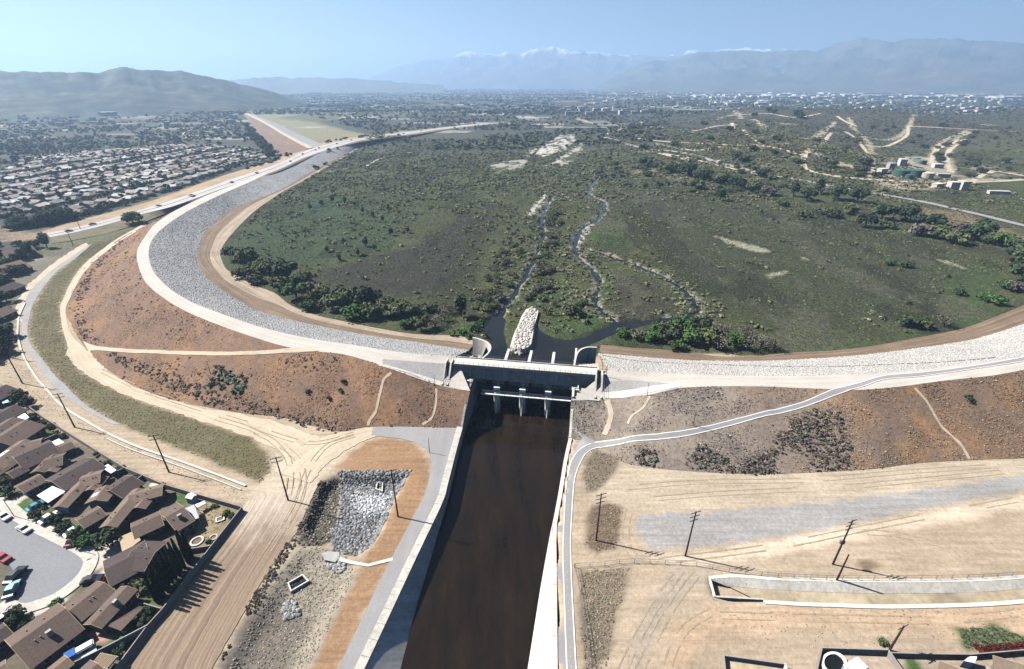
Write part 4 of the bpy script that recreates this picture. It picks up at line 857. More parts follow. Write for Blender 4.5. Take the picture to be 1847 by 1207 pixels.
for A_, B_ in ((ST, ST2),):
    m_ = MB()
    for k in range(len(A_)-1): m_.prism([tuple(A_[k][:2]), tuple(A_[k+1][:2]), tuple(B_[k+1][:2]), tuple(B_[k][:2])], -2.4, 0.15)
    fix_normals(m_.build('south_wall', M_concw, sc_))
NT2 = NT.copy(); NT2[:, 1] += 0.9; m_ = MB()
for k in range(len(NT)-1): m_.prism([tuple(NT[k][:2]), tuple(NT[k+1][:2]), tuple(NT2[k+1][:2]), tuple(NT2[k][:2])], -0.6, 0.12)
fix_normals(m_.build('north_coping', M_concw, sc_))
hw_ = [P(1278, 1043, 0.2), P(1288, 1076, 0.2), P(1291, 1076, 0.2), P(1282, 1043, 0.2)]
fix_normals(MB().prism([(p.x, p.y) for p in hw_], -2.4, 0.25).build('headwall', M_concw, sc_))
m_ = MB(); q0, q1 = P(1289, 1077, 0.1), P(1377, 1082, 0.1)
m_.prism([(q0.x, q0.y), (q1.x, q1.y), (q1.x, q1.y+0.4), (q0.x, q0.y+0.4)], -2.4, 0.1); fix_normals(m_.build('earth_edge', M_conc, sc_))
# walled pit at the bottom edge
pt = thing('walled_pit', 'rectangular concrete-walled pit with tan floor at the bottom edge', 'pit')
c_ = [P(1304, 1180, 1.4), P(1417, 1196, 1.4), P(1440, 1260, 1.4), P(1312, 1260, 1.4)]
for i in range(4):
    a, b = c_[i], c_[(i+1) % 4]; d = (b-a).normalized(); n_ = Vector((d.y, -d.x, 0))*0.3
    fix_normals(MB().prism([(a.x, a.y), (b.x, b.y), (b.x+n_.x, b.y+n_.y), (a.x+n_.x, a.y+n_.y)], -0.3, 1.4+0.003*i).build('pit_wall', M_brick if i != 1 else M_concw, pt))
fix_normals(mk('pit_floor', [(p.x, p.y, 0.07) for p in c_], [(0, 1, 2, 3)], M_cfloor, pt))
# ================================================================ STONES AND PLANTS
def rand_on(V, Fq, n, w=None, seed=1):
    """n random points on a quad mesh, weighted by area"""
    r = np.random.default_rng(seed); a = V[Fq]
    ar = 0.5*(np.linalg.norm(np.cross(a[:, 1]-a[:, 0], a[:, 2]-a[:, 0]), axis=1)+np.linalg.norm(np.cross(a[:, 2]-a[:, 0], a[:, 3]-a[:, 0]), axis=1))
    if w is not None: ar = ar*w(a.mean(1))
    k = r.choice(len(Fq), n, p=ar/ar.sum()); u, v = r.random(n), r.random(n); q = a[k]
    return (q[:, 0]*((1-u)*(1-v))[:, None]+q[:, 1]*(u*(1-v))[:, None]+q[:, 2]*(u*v)[:, None]+q[:, 3]*((1-u)*v)[:, None])
def scatter(name, protos, pts, sc, mt, colf, seed=3, zs=None, sink=0.0, label=None):
    """many small copies joined into one mesh; protos = [(V,F,shade)]"""
    r = np.random.default_rng(seed); n = len(pts); Vs, Fs, Cs = [], [], []; off = 0
    which = r.integers(len(protos), size=n); rot = r.random(n)*2*np.pi; zs = np.ones(n) if zs is None else zs; cols = colf(pts, r)
    for p, (pv, pf, ps) in enumerate(protos):
        m = np.where(which == p)[0]
        if not len(m): continue
        c, s = np.cos(rot[m]), np.sin(rot[m]); S = sc[m]
        X = (pv[None, :, 0]*c[:, None]-pv[None, :, 1]*s[:, None])*S[:, None]+pts[m, 0][:, None]
        Y = (pv[None, :, 0]*s[:, None]+pv[None, :, 1]*c[:, None])*S[:, None]+pts[m, 1][:, None]
        Z = pv[None, :, 2]*(S*zs[m])[:, None]+pts[m, 2][:, None]-sink*S[:, None]
        Vs.append(np.stack([X, Y, Z], 2).reshape(-1, 3)); k = len(pv)
        Fs.append((pf[None]+(np.arange(len(m))*k)[:, None, None]).reshape(-1, pf.shape[1])+off); off += k*len(m)
        Cs.append((cols[m][:, None, :]*ps[None, :, None]).reshape(-1, 3))
    return stuff(mk(name, np.vstack(Vs), np.vstack(Fs), mt, col=np.vstack(Cs)))
def stone_protos(k=6):
    out = []
    for i in range(k):
        r = np.random.default_rng(100+i)
        v = np.array([(x, y, z) for z in (-1, 1) for y in (-1, 1) for x in (-1, 1)], float)*r.uniform(0.34, 0.62, (8, 3)); v[4:, :2] *= r.uniform(0.55, 0.9); v[:, 2] *= 0.8
        f = np.array([(4, 5, 7, 6), (0, 1, 5, 4), (2, 6, 7, 3), (0, 4, 6, 2), (1, 3, 7, 5)]); out.append((v, f, np.ones(8)))
    return out
ST_P = stone_protos()
def grey(lo, hi, tint=(1, 0.99, 0.97)):
    def f(p, r):
        g = r.uniform(lo, hi, len(p))**1.0; return g[:, None]*np.array(tint)*(1+r.uniform(-.04, .04, (len(p), 3)))
    return f
_, V_, F_ = SL['rip_left']; near = lambda c: 1/(1+np.maximum(c[:, 1]-150, 0)/140)
pts = rand_on(V_, F_, 26000, near); stuff(scatter('riprap_stones', ST_P, pts, RNG.uniform(0.4, 1.0, len(pts))*(1+np.maximum(pts[:, 1]-200, 0)/900), M_stone, grey(0.31, 0.42), sink=0.10, zs=np.full(len(pts), .32)))  # greyer stones: the grazing sun on this face is put into their colour
_, V_, F_ = SL['rip_right']; pts = rand_on(V_, F_, 14000); scatter('riprap_stones', ST_P, pts, RNG.uniform(0.4, 0.85, len(pts)), M_stone, grey(0.44, 0.58, (1, 0.95, 0.86)), sink=0.1, zs=np.full(len(pts), .34))  # cream stones: the fuller sun on this face is put into their colour
def pts_in(poly, n, seed=5, zoff=0.0, dens=None, soft=3.0):
    r = np.random.default_rng(seed); poly = np.asarray(poly); lo, hi = poly.min(0), poly.max(0); out = []
    while sum(len(o) for o in out) < n:
        q = r.uniform(lo, hi, (n*3, 2)); ok = sdf(q[:, 0], q[:, 1], poly) > (fbm(q[:, 0]/4, q[:, 1]/4, seed)-0.42)*soft
        if dens is not None: ok &= r.random(len(q)) < dens(q)
        out.append(q[ok])
    q = np.vstack(out)[:n]; return q
def lift(q, off=0.0): return np.array([(x, y, zg(x, y)+off) for x, y in q])
rp = wpoly([(606, 852), (742, 852), (726, 882), (708, 905), (698, 945), (672, 985), (640, 1005), (600, 998), (592, 960), (618, 900)], -1)
q = lift(pts_in(rp, 3400)); white = wpoly([(635, 888), (705, 888), (694, 925), (640, 925)], -2)
def rcol(p, r):
    g = r.uniform(0.07, 0.34, len(p)); m = sdf(p[:, 0], p[:, 1], white)+r.normal(0, 1.0, len(p)) > 0.6; g[m] = r.uniform(0.34, 0.64, m.sum()); return g[:, None]*np.array((0.98, 1, 1.02))
scatter('pit_stones', ST_P, q, RNG.uniform(0.45, 0.95, len(q)), M_stone, rcol, sink=.1)
q = lift(pts_in(wpoly([(500, 1080), (535, 1075), (545, 1110), (510, 1118)], -1), 160)); scatter('pit_stones', ST_P, q, RNG.uniform(0.5, 1.0, len(q)), M_stone, grey(0.12, 0.4))
q = lift(pts_in(wpoly([(585, 1012), (620, 1010), (622, 1028), (590, 1030)], -1), 120)); scatter('pit_stones', ST_P, q, RNG.uniform(0.5, 1.0, len(q)), M_stone, grey(0.12, 0.45))
# rubble jetty between the two pools
jet = wpoly([(918, 630), (925, 600), (938, 572), (950, 556), (962, 553), (973, 560), (968, 590), (958, 628), (940, 636)], 1.0)
JX = resample(np.vstack([jet, jet[:1]]), 40)[:-1]; jc = jet.mean(0); m_ = MB(); n = len(JX)
for k in range(n):
    a, b = JX[k], JX[(k+1) % n]; a2, b2 = a+(jc-a)/np.linalg.norm(jc-a)*1.6, b+(jc-b)/np.linalg.norm(jc-b)*1.6
    m_.add([(*a, -2.8), (*b, -2.8), (*b2, 1.5), (*a2, 1.5), (*jc, 1.8)], [(0, 1, 2, 3), (3, 2, 4)])
M_sand = mat('jetty_rubble', (0.62, 0.58, 0.50), 0.22, 0.9, 0.1, 0.1, bump=0.3)
jt = m_.build('rubble_jetty', M_sand); struct(jt); fix_normals(jt)
jt['label'] = 'pale rubble jetty dividing the two pools upstream of the gates'
q = pts_in(jet, 700, 8); dj = np.clip(sdf(q[:, 0], q[:, 1], jet)/1.8, 0, 1); pz = np.c_[q, -1.9+3.5*dj]
scatter('jetty_stones', ST_P, pz, RNG.uniform(0.5, 1.2, len(pz)), M_stone, grey(0.34, 0.64, (1, 0.95, 0.86)))
# ---- plants
def leafy(nblob, per, rx, rz, leaf, seed, base=0.0, upb=0.25):
    """clump of leaf-sized quads gathered in lumps; returns V,F,shade"""
    r = np.random.default_rng(seed); V, S = [], []
    for b in range(nblob):
        t = r.uniform(0, 2*np.pi); rr = rx*math.sqrt(r.random())*0.75; cz = base+rz*r.uniform(0.25, 0.85)*(1-0.35*(rr/rx)**2)
        c = np.array([rr*math.cos(t), rr*math.sin(t), cz]); br = rx*r.uniform(0.28, 0.46); bs = r.uniform(0.72, 1.25)
        for k in range(per):
            d = r.normal(size=3); d /= np.linalg.norm(d); d[2] = d[2]*0.85+0.1; p = c+d*br*np.array([1, 1, rz/rx*0.75])*r.uniform(0.75, 1.08)
            p[2] = max(p[2], base*0.5+0.02)
            nrm = d+r.normal(size=3)*0.55+np.array((0, 0, upb)); nrm /= np.linalg.norm(nrm); a = np.cross(nrm, r.normal(size=3)); a /= np.linalg.norm(a)+1e-9; bb = np.cross(nrm, a); l = leaf*r.uniform(0.6, 1.35)
            V += [p-a*l-bb*l*0.7, p+a*l-bb*l*0.7, p+a*l*0.8+bb*l*0.7, p-a*l*0.8+bb*l*0.7]; S += [bs*r.uniform(0.8, 1.2)]*4
    V = np.array(V); F_ = np.arange(len(V)).reshape(-1, 4); return V, F_, np.array(S)
TUFT = [leafy(1, 5, 1.0, 0.55, 0.24, 300+i, 0.0, 1.2) for i in range(8)]
for v_, f_, s_ in TUFT: v_[:, :2] -= v_[:, :2].mean(0)
BUSH = [leafy(4, 6, 0.55, 0.75, 0.19, 330+i, 0.0, 0.7) for i in range(8)]
def pal(cols, jit=0.15):
    cols = np.array(cols)*1.35
    def f(p, r): return cols[r.integers(len(cols), size=len(p))]*(1+r.normal(0, jit, (len(p), 1)))*(0.78+0.56*fbm(p[:, 0]/13, p[:, 1]/13, 87))[:, None]
    return f
PATHS = []
for pts_, wd_ in ([(edge_line(bl, br, .5), 3.4), ([(150, 625), (230, 634), (300, 637), (380, 639), (450, 638), (560, 630)], 3.6)]+TRK): PATHS.append((np.array([tuple(D(*q_))[:2] for q_ in pts_]), wd_))
def off_paths(p):
    k = np.ones(len(p), bool)
    for ln, wd_ in PATHS: k &= ldist(p[:, 0], p[:, 1], ln) > wd_/2+.35
    return p[k]
BROWN = [(0.20, 0.115, 0.068), (0.235, 0.13, 0.068), (0.16, 0.10, 0.07), (0.18, 0.115, 0.075), (0.14, 0.10, 0.075)]
_, V_, F_ = SL['ds_left']; pts = rand_on(V_, F_, 17000, lambda c: (0.12+1.6*sstep(.4, .65, fbm(c[:, 0]/9, c[:, 1]/9, 61)))/(1+np.maximum(c[:, 1]-150, 0)/200)); pts = off_paths(pts); scatter('dry_scrub', TUFT, pts, np.clip(RNG.lognormal(-.85, .35, len(pts)), .22, 1.1), M_scrub, pal(BROWN, 0.12), zs=RNG.uniform(0.4, 0.75, len(pts)))
pts = off_paths(rand_on(V_, F_, 420, lambda c: sstep(.5, .62, fbm(c[:, 0]/11, c[:, 1]/11, 83))/(1+np.maximum(c[:, 1]-150, 0)/200), 9)); scatter('dark_brush', BUSH, pts, RNG.uniform(0.5, 1.3, len(pts)), M_scrub, pal([(0.12, 0.09, 0.07), (0.15, 0.11, 0.085), (0.10, 0.10, 0.07)], .15), zs=np.full(len(pts), .6))
_, V_, F_ = SL['ds_right']; pts = rand_on(V_, F_, 14000, lambda c: 0.12+1.6*sstep(.4, .65, fbm(c[:, 0]/8, c[:, 1]/8, 67))); pts = off_paths(pts)
def rc(p, r):
    c = pal([(0.25, 0.15, 0.08), (0.20, 0.13, 0.085), (0.17, 0.13, 0.10), (0.23, 0.17, 0.12)], 0.2)(p, r); g = pal([(0.13, 0.115, 0.105), (0.17, 0.145, 0.125), (0.10, 0.085, 0.08), (0.20, 0.17, 0.15)], 0.2)(p, r)
    k = sstep(60, 125, p[:, 0]+(fbm(p[:, 0]/10, p[:, 1]/10, 5)-.5)*70)[:, None]; return g*(1-k)+c*k
scatter('dry_scrub', TUFT, pts, np.clip(RNG.lognormal(-.85, .35, len(pts)), .22, 1.1), M_scrub, rc, zs=RNG.uniform(0.4, 0.75, len(pts)))
# dark brush along the right toe and on the left toe
toe = np.array([tuple(D(*q_))[:2] for q_ in [(1138, 815), (1220, 808), (1300, 790), (1400, 765), (1480, 735), (1520, 740), (1540, 800), (1530, 848), (1440, 852), (1370, 854), (1225, 847), (1150, 837)]])
q = off_paths(lift(pts_in(toe, 800, 12, dens=lambda c: sstep(.45, .6, fbm(c[:, 0]/9, c[:, 1]/9, 19))))); scatter('dark_brush', BUSH, q, RNG.uniform(0.6, 1.5, len(q)), M_scrub, pal([(0.105, 0.085, 0.075), (0.12, 0.095, 0.085), (0.16, 0.13, 0.11), (0.09, 0.072, 0.065), (0.10, 0.11, 0.07)], 0.15), zs=RNG.uniform(0.5, 0.8, len(q)))
for pl, n in (([(185, 640), (260, 680), (330, 712), (420, 735), (520, 755), (600, 775), (620, 768), (540, 742), (440, 720), (340, 690), (250, 655), (200, 635)], 300), ([(150, 500), (128, 560), (140, 600), (165, 625), (190, 625), (160, 590), (150, 550), (175, 490), (230, 440), (215, 435)], 220)):
    q = lift(pts_in(wpoly(pl, 2), n, 13)); scatter('dark_brush', BUSH, q, RNG.uniform(0.6, 1.5, len(q)), M_scrub, pal([(0.10, 0.085, 0.07), (0.09, 0.10, 0.07), (0.15, 0.125, 0.10)], 0.2), zs=RNG.uniform(0.5, 0.8, len(q)))
for pl, n, pc in (([(430, 665), (385, 655), (370, 675), (410, 690), (450, 690)], 40, [(0.075, 0.095, 0.06), (0.10, 0.115, 0.075)]),):
    q = lift(pts_in(wpoly(pl, 8), n, 14)); scatter('green_brush', BUSH, q, RNG.uniform(1.6, 3.0, len(q)), M_scrub, pal(pc), zs=RNG.uniform(0.5, 0.8, len(q)))
# weeds: left verge, weedy basin, dirt edges
def weeds(name, poly, n, smin, smax, cols, seed, zs=0.7, z=0.0, protos=TUFT):
    q = lift(pts_in(wpoly(poly, z), n, seed)); return scatter(name, protos, q, RNG.uniform(smin, smax, n), M_scrub, pal(cols, 0.2), zs=np.full(n, zs), seed=seed)
weeds('verge_grass', [(109, 548), (125, 515), (159, 470), (212, 430), (166, 441), (126, 474), (86, 509), (57, 557), (50, 602), (72, 643), (100, 679), (159, 734), (219, 767), (300, 800), (400, 840), (470, 872), (492, 850), (450, 789), (323, 747), (249, 722), (174, 687), (139, 662), (119, 614), (113, 593)],
      6000, 0.3, 0.7, [(0.115, 0.105, 0.05), (0.14, 0.115, 0.06), (0.075, 0.085, 0.042), (0.17, 0.105, 0.06)], 21, 0.6)
weeds('basin_weeds', [(590, 985), (640, 1012), (640, 1050), (610, 1100), (560, 1207), (540, 1240), (385, 1240), (450, 1110), (500, 1035), (540, 985)], 2000, 0.25, 0.6, [(0.22, 0.20, 0.16), (0.16, 0.14, 0.11), (0.26, 0.23, 0.18), (0.12, 0.12, 0.085), (0.20, 0.175, 0.14)], 22)
weeds('basin_weeds', [(575, 870), (612, 858), (600, 960), (545, 990), (535, 960)], 900, 0.4, 1.0, [(0.10, 0.09, 0.07), (0.15, 0.13, 0.10), (0.07, 0.065, 0.055)], 23)
weeds('roadside_weeds', [(1050, 850), (1075, 812), (1120, 825), (1105, 855), (1080, 885), (1060, 890)], 420, 0.3, 0.65, [(0.17, 0.14, 0.11), (0.22, 0.18, 0.13), (0.12, 0.10, 0.085)], 24)
weeds('roadside_weeds', [(1062, 915), (1092, 905), (1125, 915), (1110, 990), (1080, 1000), (1056, 985)], 420, 0.25, 0.6, [(0.17, 0.125, 0.085), (0.13, 0.10, 0.075), (0.22, 0.17, 0.11)], 25)
weeds('roadside_weeds', [(1046, 1030), (1140, 1022), (1110, 1130), (1085, 1240), (1052, 1240)], 1100, 0.25, 0.6, [(0.20, 0.16, 0.115), (0.15, 0.125, 0.09), (0.25, 0.20, 0.14), (0.12, 0.11, 0.075)], 26)
weeds('garden_weeds', [(1730, 1135), (1800, 1130), (1847, 1150), (1847, 1166), (1740, 1166)], 380, 0.5, 1.2, [(0.05, 0.065, 0.032), (0.07, 0.08, 0.04)], 27)
weeds('edge_brush', [(578, 868), (586, 872), (545, 962), (500, 1030), (462, 1095), (415, 1175), (372, 1255), (362, 1250), (405, 1168), (452, 1085), (490, 1022), (535, 955)], 300, 0.3, 0.9, [(0.085, 0.072, 0.06), (0.11, 0.09, 0.07), (0.06, 0.055, 0.045)], 33, .8, protos=BUSH)
weeds('sparse_weeds', [(1290, 1100), (1850, 1095), (1850, 1165), (1300, 1170)], 260, 0.2, 0.5, [(0.22, 0.18, 0.12), (0.28, 0.22, 0.15)], 28)
weeds('sparse_weeds', [(0, 720), (60, 720), (180, 800), (300, 850), (440, 905), (440, 885), (320, 838), (200, 790), (110, 740), (40, 650), (20, 600)], 900, 0.2, 0.5, [(0.36, 0.30, 0.20), (0.24, 0.20, 0.13), (0.16, 0.15, 0.09)], 29)
weeds('yard_weeds', [(335, 935), (372, 905), (425, 915), (376, 982), (338, 988), (325, 965)], 320, 0.25, 0.6, [(0.24, 0.20, 0.11), (0.16, 0.16, 0.07), (0.33, 0.26, 0.16)], 30)
# reservoir basin: low cover and shrubs
def inbasin(n, seed, ymax, dens):
    r = np.random.default_rng(seed); out = []; tot = 0
    while tot < n:
        yy = 165+(ymax-165)*r.random(n*3)**1.0; xx = r.uniform(-420, 560, n*3); ok = (sdf(xx, yy, bp) > 4); xx, yy = xx[ok], yy[ok]
        ok = r.random(len(xx)) < dens(xx, yy); out.append(np.c_[xx[ok], yy[ok]]); tot += ok.sum()
    return np.vstack(out)[:n]
def wet(xx, yy):
    k = np.ones(len(xx), bool)
    for ln, wd in streams: k &= ldist(xx, yy, ln) > wd*0.5+2.0
    for pl in (pool_L, pool_R, forebay): k &= sdf(xx, yy, pl) < -1.5
    k &= sdf(xx, yy, jet) < -1
    for pl in BARS: k &= sdf(xx, yy, wpoly(pl)) < 2
    return k
GRASS = [leafy(1, 3, 1.0, 0.5, 0.30, 360+i, 0.0, .9) for i in range(8)]
for v_, f_, s_ in GRASS: v_[:, :2] -= v_[:, :2].mean(0)
q = inbasin(72000, 41, 620, lambda x, y: wet(x, y)*(0.35+0.9*sstep(.42, .6, fbm(x/16, y/16, 43)))*np.clip(260/y, 0, 1)**1.2); p3 = lift(q)
scatter('marsh_grass', GRASS, p3, RNG.uniform(0.4, 1.05, len(p3))*(1+np.maximum(p3[:, 1]-250, 0)/300), M_scrub, pal([(0.072, 0.085, 0.038), (0.088, 0.095, 0.045), (0.105, 0.10, 0.058), (0.06, 0.064, 0.034), (0.066, 0.098, 0.030)], 0.2), zs=np.full(len(p3), 0.55))
def shrub_d(x, y):
    left = (x < 40)*(0.25+sstep(300, 520, y))+(x >= 40)*(0.09+0.6*sstep(400, 560, y)); mid = np.exp(-((x-18-0.06*(y-250))/26)**2)*1.2
    return wet(x, y)*np.clip(left*sstep(.40, .55, fbm(x/24, y/24, 47))+mid*0.8*(y < 470), 0, 1)
q = inbasin(6600, 44, 900, shrub_d); p3 = lift(q)
scatter('basin_shrubs', BUSH, p3, RNG.uniform(1.5, 3.6, len(p3))*(1+np.maximum(p3[:, 1]-350, 0)/900), M_leaf, pal([(0.125, 0.135, 0.072), (0.145, 0.148, 0.088), (0.105, 0.12, 0.058), (0.095, 0.11, 0.055), (0.15, 0.142, 0.098)], 0.15), zs=RNG.uniform(0.55, 0.85, len(p3)))
q = inbasin(6600, 48, 1150, lambda x, y: wet(x, y)*sstep(500, 650, y)*(.25+.75*sstep(.38, .5, fbm(x/40, y/40, 49)))); p3 = lift(q)
scatter('basin_shrubs', BUSH, p3, RNG.uniform(2.8, 6.0, len(p3)), M_leaf, pal([(0.125, 0.132, 0.075), (0.14, 0.142, 0.088), (0.11, 0.12, 0.065), (0.10, 0.112, 0.06)], 0.12), zs=RNG.uniform(0.4, 0.6, len(p3)))
sp_ = []
for ln, wd in streams:
    A_ = resample(ln, 170); sp_.append(A_+RNG.normal(0, 1, A_.shape)*np.array((5.0, 4.0))+RNG.choice([-4.0, 4.0], (len(A_), 1))*np.array((1, .2)))
sp_ = np.vstack(sp_); kk_ = np.ones(len(sp_), bool)
for pl in (pool_L, pool_R, forebay, jet): kk_ &= sdf(sp_[:, 0], sp_[:, 1], pl) < -2
for ln, wd in streams: kk_ &= ldist(sp_[:, 0], sp_[:, 1], ln) > wd*.4+.4
p3 = lift(sp_[kk_]); scatter('stream_brush', BUSH, p3, RNG.uniform(1.2, 3.0, len(p3)), M_leaf, pal([(0.12, 0.135, 0.07), (0.14, 0.14, 0.09), (0.10, 0.13, 0.055), (0.15, 0.14, 0.10)], .15), zs=RNG.uniform(.5, .8, len(p3)))
# ---- individual trees: trunk, limbs and a crown of leaf clumps
def tree_proto(kind, seed):
    r = np.random.default_rng(seed); tm = MB()
    if kind == 'cypress':
        V, S = [], []
        for k in range(620):
            h = r.random(); rr = 0.62*math.sin(math.pi*min(1, 0.12+0.88*h))**0.7*(1.0-0.55*h)+0.04; t = r.uniform(0, 2*np.pi); p = np.array([rr*math.cos(t), rr*math.sin(t), 0.3+h*8.0]); d = np.array([math.cos(t), math.sin(t), 0.7]); d += r.normal(size=3)*.4; d /= np.linalg.norm(d)
            a = np.cross(d, r.normal(size=3)); a /= np.linalg.norm(a); b = np.cross(d, a); l = r.uniform(0.14, 0.28); V += [p-a*l-b*l, p+a*l-b*l, p+a*l+b*l, p-a*l+b*l]; S += [r.uniform(.7, 1.3)]*4
        crown = (np.array(V), np.arange(len(V)).reshape(-1, 4), np.array(S)); tm.tube((0, 0, -0.3), (0, 0, 1.6), 0.16, 0.1)
    else:
        spec = {'round': (16, 40, 1.0, 1.25, 0.105, 0.35), 'tall': (18, 38, 0.62, 1.7, 0.095, 0.4), 'wide': (18, 38, 1.15, 0.95, 0.11, 0.2), 'bare': (20, 15, 1.0, 1.2, 0.06, 0.3), 'small': (9, 26, 1.0, 1.1, 0.13, 0.15)}[kind]
        nb, per, rx, rz, leaf, base = spec; crown = leafy(nb, per, rx, rz, leaf, seed, base, 0.5)
        tm.tube((0, 0, -0.15), (0.03, 0.02, base+rz*0.45), 0.075, 0.045)
        for k in range(5 if kind != 'bare' else 11):
            t = k*2.4+r.random(); tm.tube((0.02, 0.01, base*0.6+rz*0.12*(k % 3)), (rx*0.62*math.cos(t), rx*0.62*math.sin(t), base+rz*r.uniform(0.45, 0.85)), 0.035, 0.012, n=5)
    return crown, tm
PROTO = {}
def proto(kind, hue, seed):
    key = (kind, hue, seed)
    if key not in PROTO:
        (V, F_, S), tm = tree_proto(kind, seed); r = np.random.default_rng(seed+9)
        cols = np.array(hue)[None]*S[:, None]*(1+r.normal(0, .06, (len(S), 3)))
        me = mk('crown', V, F_, M_leaf, col=cols); mt_ = tm.build('trunk', M_bark); PROTO[key] = (me.data, mt_.data); bpy.data.objects.remove(me); bpy.data.objects.remove(mt_)
    return PROTO[key]
HUE = {'olive': (0.115, 0.140, 0.065), 'dark': (0.058, 0.085, 0.048), 'green': (0.075, 0.145, 0.045), 'grey': (0.16, 0.145, 0.12), 'willow': (0.135, 0.160, 0.095), 'red': (0.085, 0.018, 0.016), 'lime': (0.09, 0.16, 0.04), 'cyp': (0.020, 0.032, 0.018)}
def tree(px, py, size, kind, hue, label, group=None, name='tree', cat='tree', zsc=1.0, base=None):
    p = D(px, py) if base is None else Vector(base); me, tk = proto(kind, HUE[hue], random.randint(0, 2)+{'round': 500, 'tall': 510, 'wide': 520, 'bare': 530, 'small': 540, 'cypress': 550}[kind])
    t = thing(name, label, cat, (p.x, p.y, p.z-0.05), random.uniform(0, 6.28), group); t.scale = (size, size, size*zsc)
    for nm_, d in (('crown', me), ('trunk', tk)):
        o = bpy.data.objects.new(nm_, d); C.objects.link(o); o.parent = t
    return t
# trees along the left shore of the basin (traced bases, crown radius in metres)
g = 'trees along the left shore of the basin'
HN = {'dark': 'dark green', 'olive': 'olive', 'green': 'bright green', 'grey': 'bare grey', 'willow': 'grey-green', 'lime': 'lime green'}; KN = {'round': 'round', 'wide': 'spreading', 'tall': 'tall', 'bare': 'thin-crowned', 'small': 'small'}
def nth(i): return f"{i}{'th' if 10 <= i % 100 <= 20 else {1: 'st', 2: 'nd', 3: 'rd'}.get(i % 10, 'th')}"
for i_, (px, py, s, k, h) in enumerate(sorted([(425, 470, 6, 'round', 'dark'), (448, 480, 7, 'round', 'olive'), (470, 490, 6.5, 'wide', 'olive'), (440, 500, 5, 'wide', 'olive'), (492, 498, 6, 'round', 'olive'), (520, 505, 7.5, 'round', 'dark'), (545, 515, 6, 'wide', 'olive'), (505, 525, 5, 'round', 'olive'), (535, 540, 6, 'round', 'green'),
                        (462, 512, 4.5, 'wide', 'grey'), (565, 528, 5, 'wide', 'grey'), (580, 545, 5.5, 'round', 'olive'), (600, 560, 5, 'round', 'olive'), (560, 558, 4.5, 'wide', 'green'), (625, 545, 6.5, 'wide', 'olive'), (652, 548, 6, 'round', 'dark'), (640, 575, 5.5, 'wide', 'green'), (668, 572, 5.5, 'wide', 'olive'),
                        (695, 570, 5, 'wide', 'willow'), (720, 568, 5, 'wide', 'olive'), (745, 565, 4, 'wide', 'willow'), (700, 555, 4.5, 'wide', 'olive'), (675, 545, 5, 'wide', 'dark'), (760, 595, 4.5, 'round', 'olive'), (785, 590, 4, 'bare', 'grey'), (800, 580, 4, 'bare', 'grey'), (735, 590, 3.2, 'wide', 'green'), (775, 560, 3.5, 'wide', 'willow'), (812, 566, 3.5, 'bare', 'grey')])):
    tree(px, py, s*1.12, k, h, f'{HN[h]} {KN[k]} tree, {nth(i_+1)} from the left in the left shore thicket', g)
tree(832, 572, 5.6, 'tall', 'dark', 'tall dark green tree standing alone left of the pool', zsc=1.1)
for i_, (px, py, s) in enumerate(sorted([(835, 602, 3.0), (855, 596, 3.4), (848, 610, 2.4), (868, 585, 2.2), (818, 606, 2.2)])):
    tree(px, py, s, 'small', 'green', f'bright green bush, {nth(i_+1)} from the left beside the curved left wing wall', 'bushes by the left wing wall', 'bush', 'bush')
for i_, (px, py, s, k, h) in enumerate(sorted([(1125, 606, 3.0, 'wide', 'green'), (1150, 610, 3.4, 'wide', 'willow'), (1178, 614, 4, 'wide', 'green'), (1205, 612, 5, 'round', 'olive'), (1228, 605, 5.5, 'round', 'green'), (1245, 622, 4.5, 'round', 'green'), (1262, 600, 5, 'round', 'dark'), (1280, 622, 5, 'round', 'olive'), (1300, 612, 5.5, 'bare', 'grey'), (1300, 632, 4.5, 'bare', 'grey'), (1325, 628, 4, 'round', 'green'),
                        (1350, 632, 4.6, 'bare', 'grey'), (1372, 628, 4.2, 'bare', 'grey'), (1395, 632, 3.8, 'bare', 'grey'), (1345, 610, 4, 'bare', 'grey'), (1220, 630, 3.2, 'wide', 'green'), (1185, 598, 3.6, 'wide', 'green')])):
    tree(px, py, s*1.1, k, h, f'{HN[h]} {KN[k]} tree, {nth(i_+1)} from the left in the clump right of the pool', 'trees in the clump right of the pool')
for px, py, s, h in [(1032, 568, 5.0, 'willow'), (985, 566, 3.6, 'grey'), (1000, 552, 3.0, 'grey'), (1050, 552, 3.0, 'olive')]:
    tree(px, py, s, 'bare' if h == 'grey' else 'wide', h, {'willow': 'large rounded willow bush on the green tongue between the creeks'}.get(h, 'small scrubby bush beside the willow between the creeks'), None if h == 'willow' else 'bushes between the creeks', 'bush', 'bush')
r_ = random.Random(5)
for i in range(70):                                   # thicket between the two streams
    t_ = r_.random(); yy = 545-165*t_; xx = 962+t_*40+r_.uniform(-20, 24)*(1-0.3*t_)
    tree(xx, yy, r_.uniform(1.8, 3.4), 'wide' if r_.random() < .7 else 'bare', r_.choice(['willow', 'olive', 'grey', 'willow']), 'low willow in the thicket between the two streams', 'willows between the streams', 'willow_bush', 'bush')
for i in range(60):
    t_ = r_.random(); yy = 560-150*t_; xx = 880+t_*65+r_.uniform(-28, 22)
    tree(xx, yy, r_.uniform(1.6, 3.2), 'bare' if r_.random() < .5 else 'wide', r_.choice(['grey', 'olive', 'willow']), 'grey-green bush on the left bank of the left stream', 'bushes on the left stream bank', 'stream_bush', 'bush')
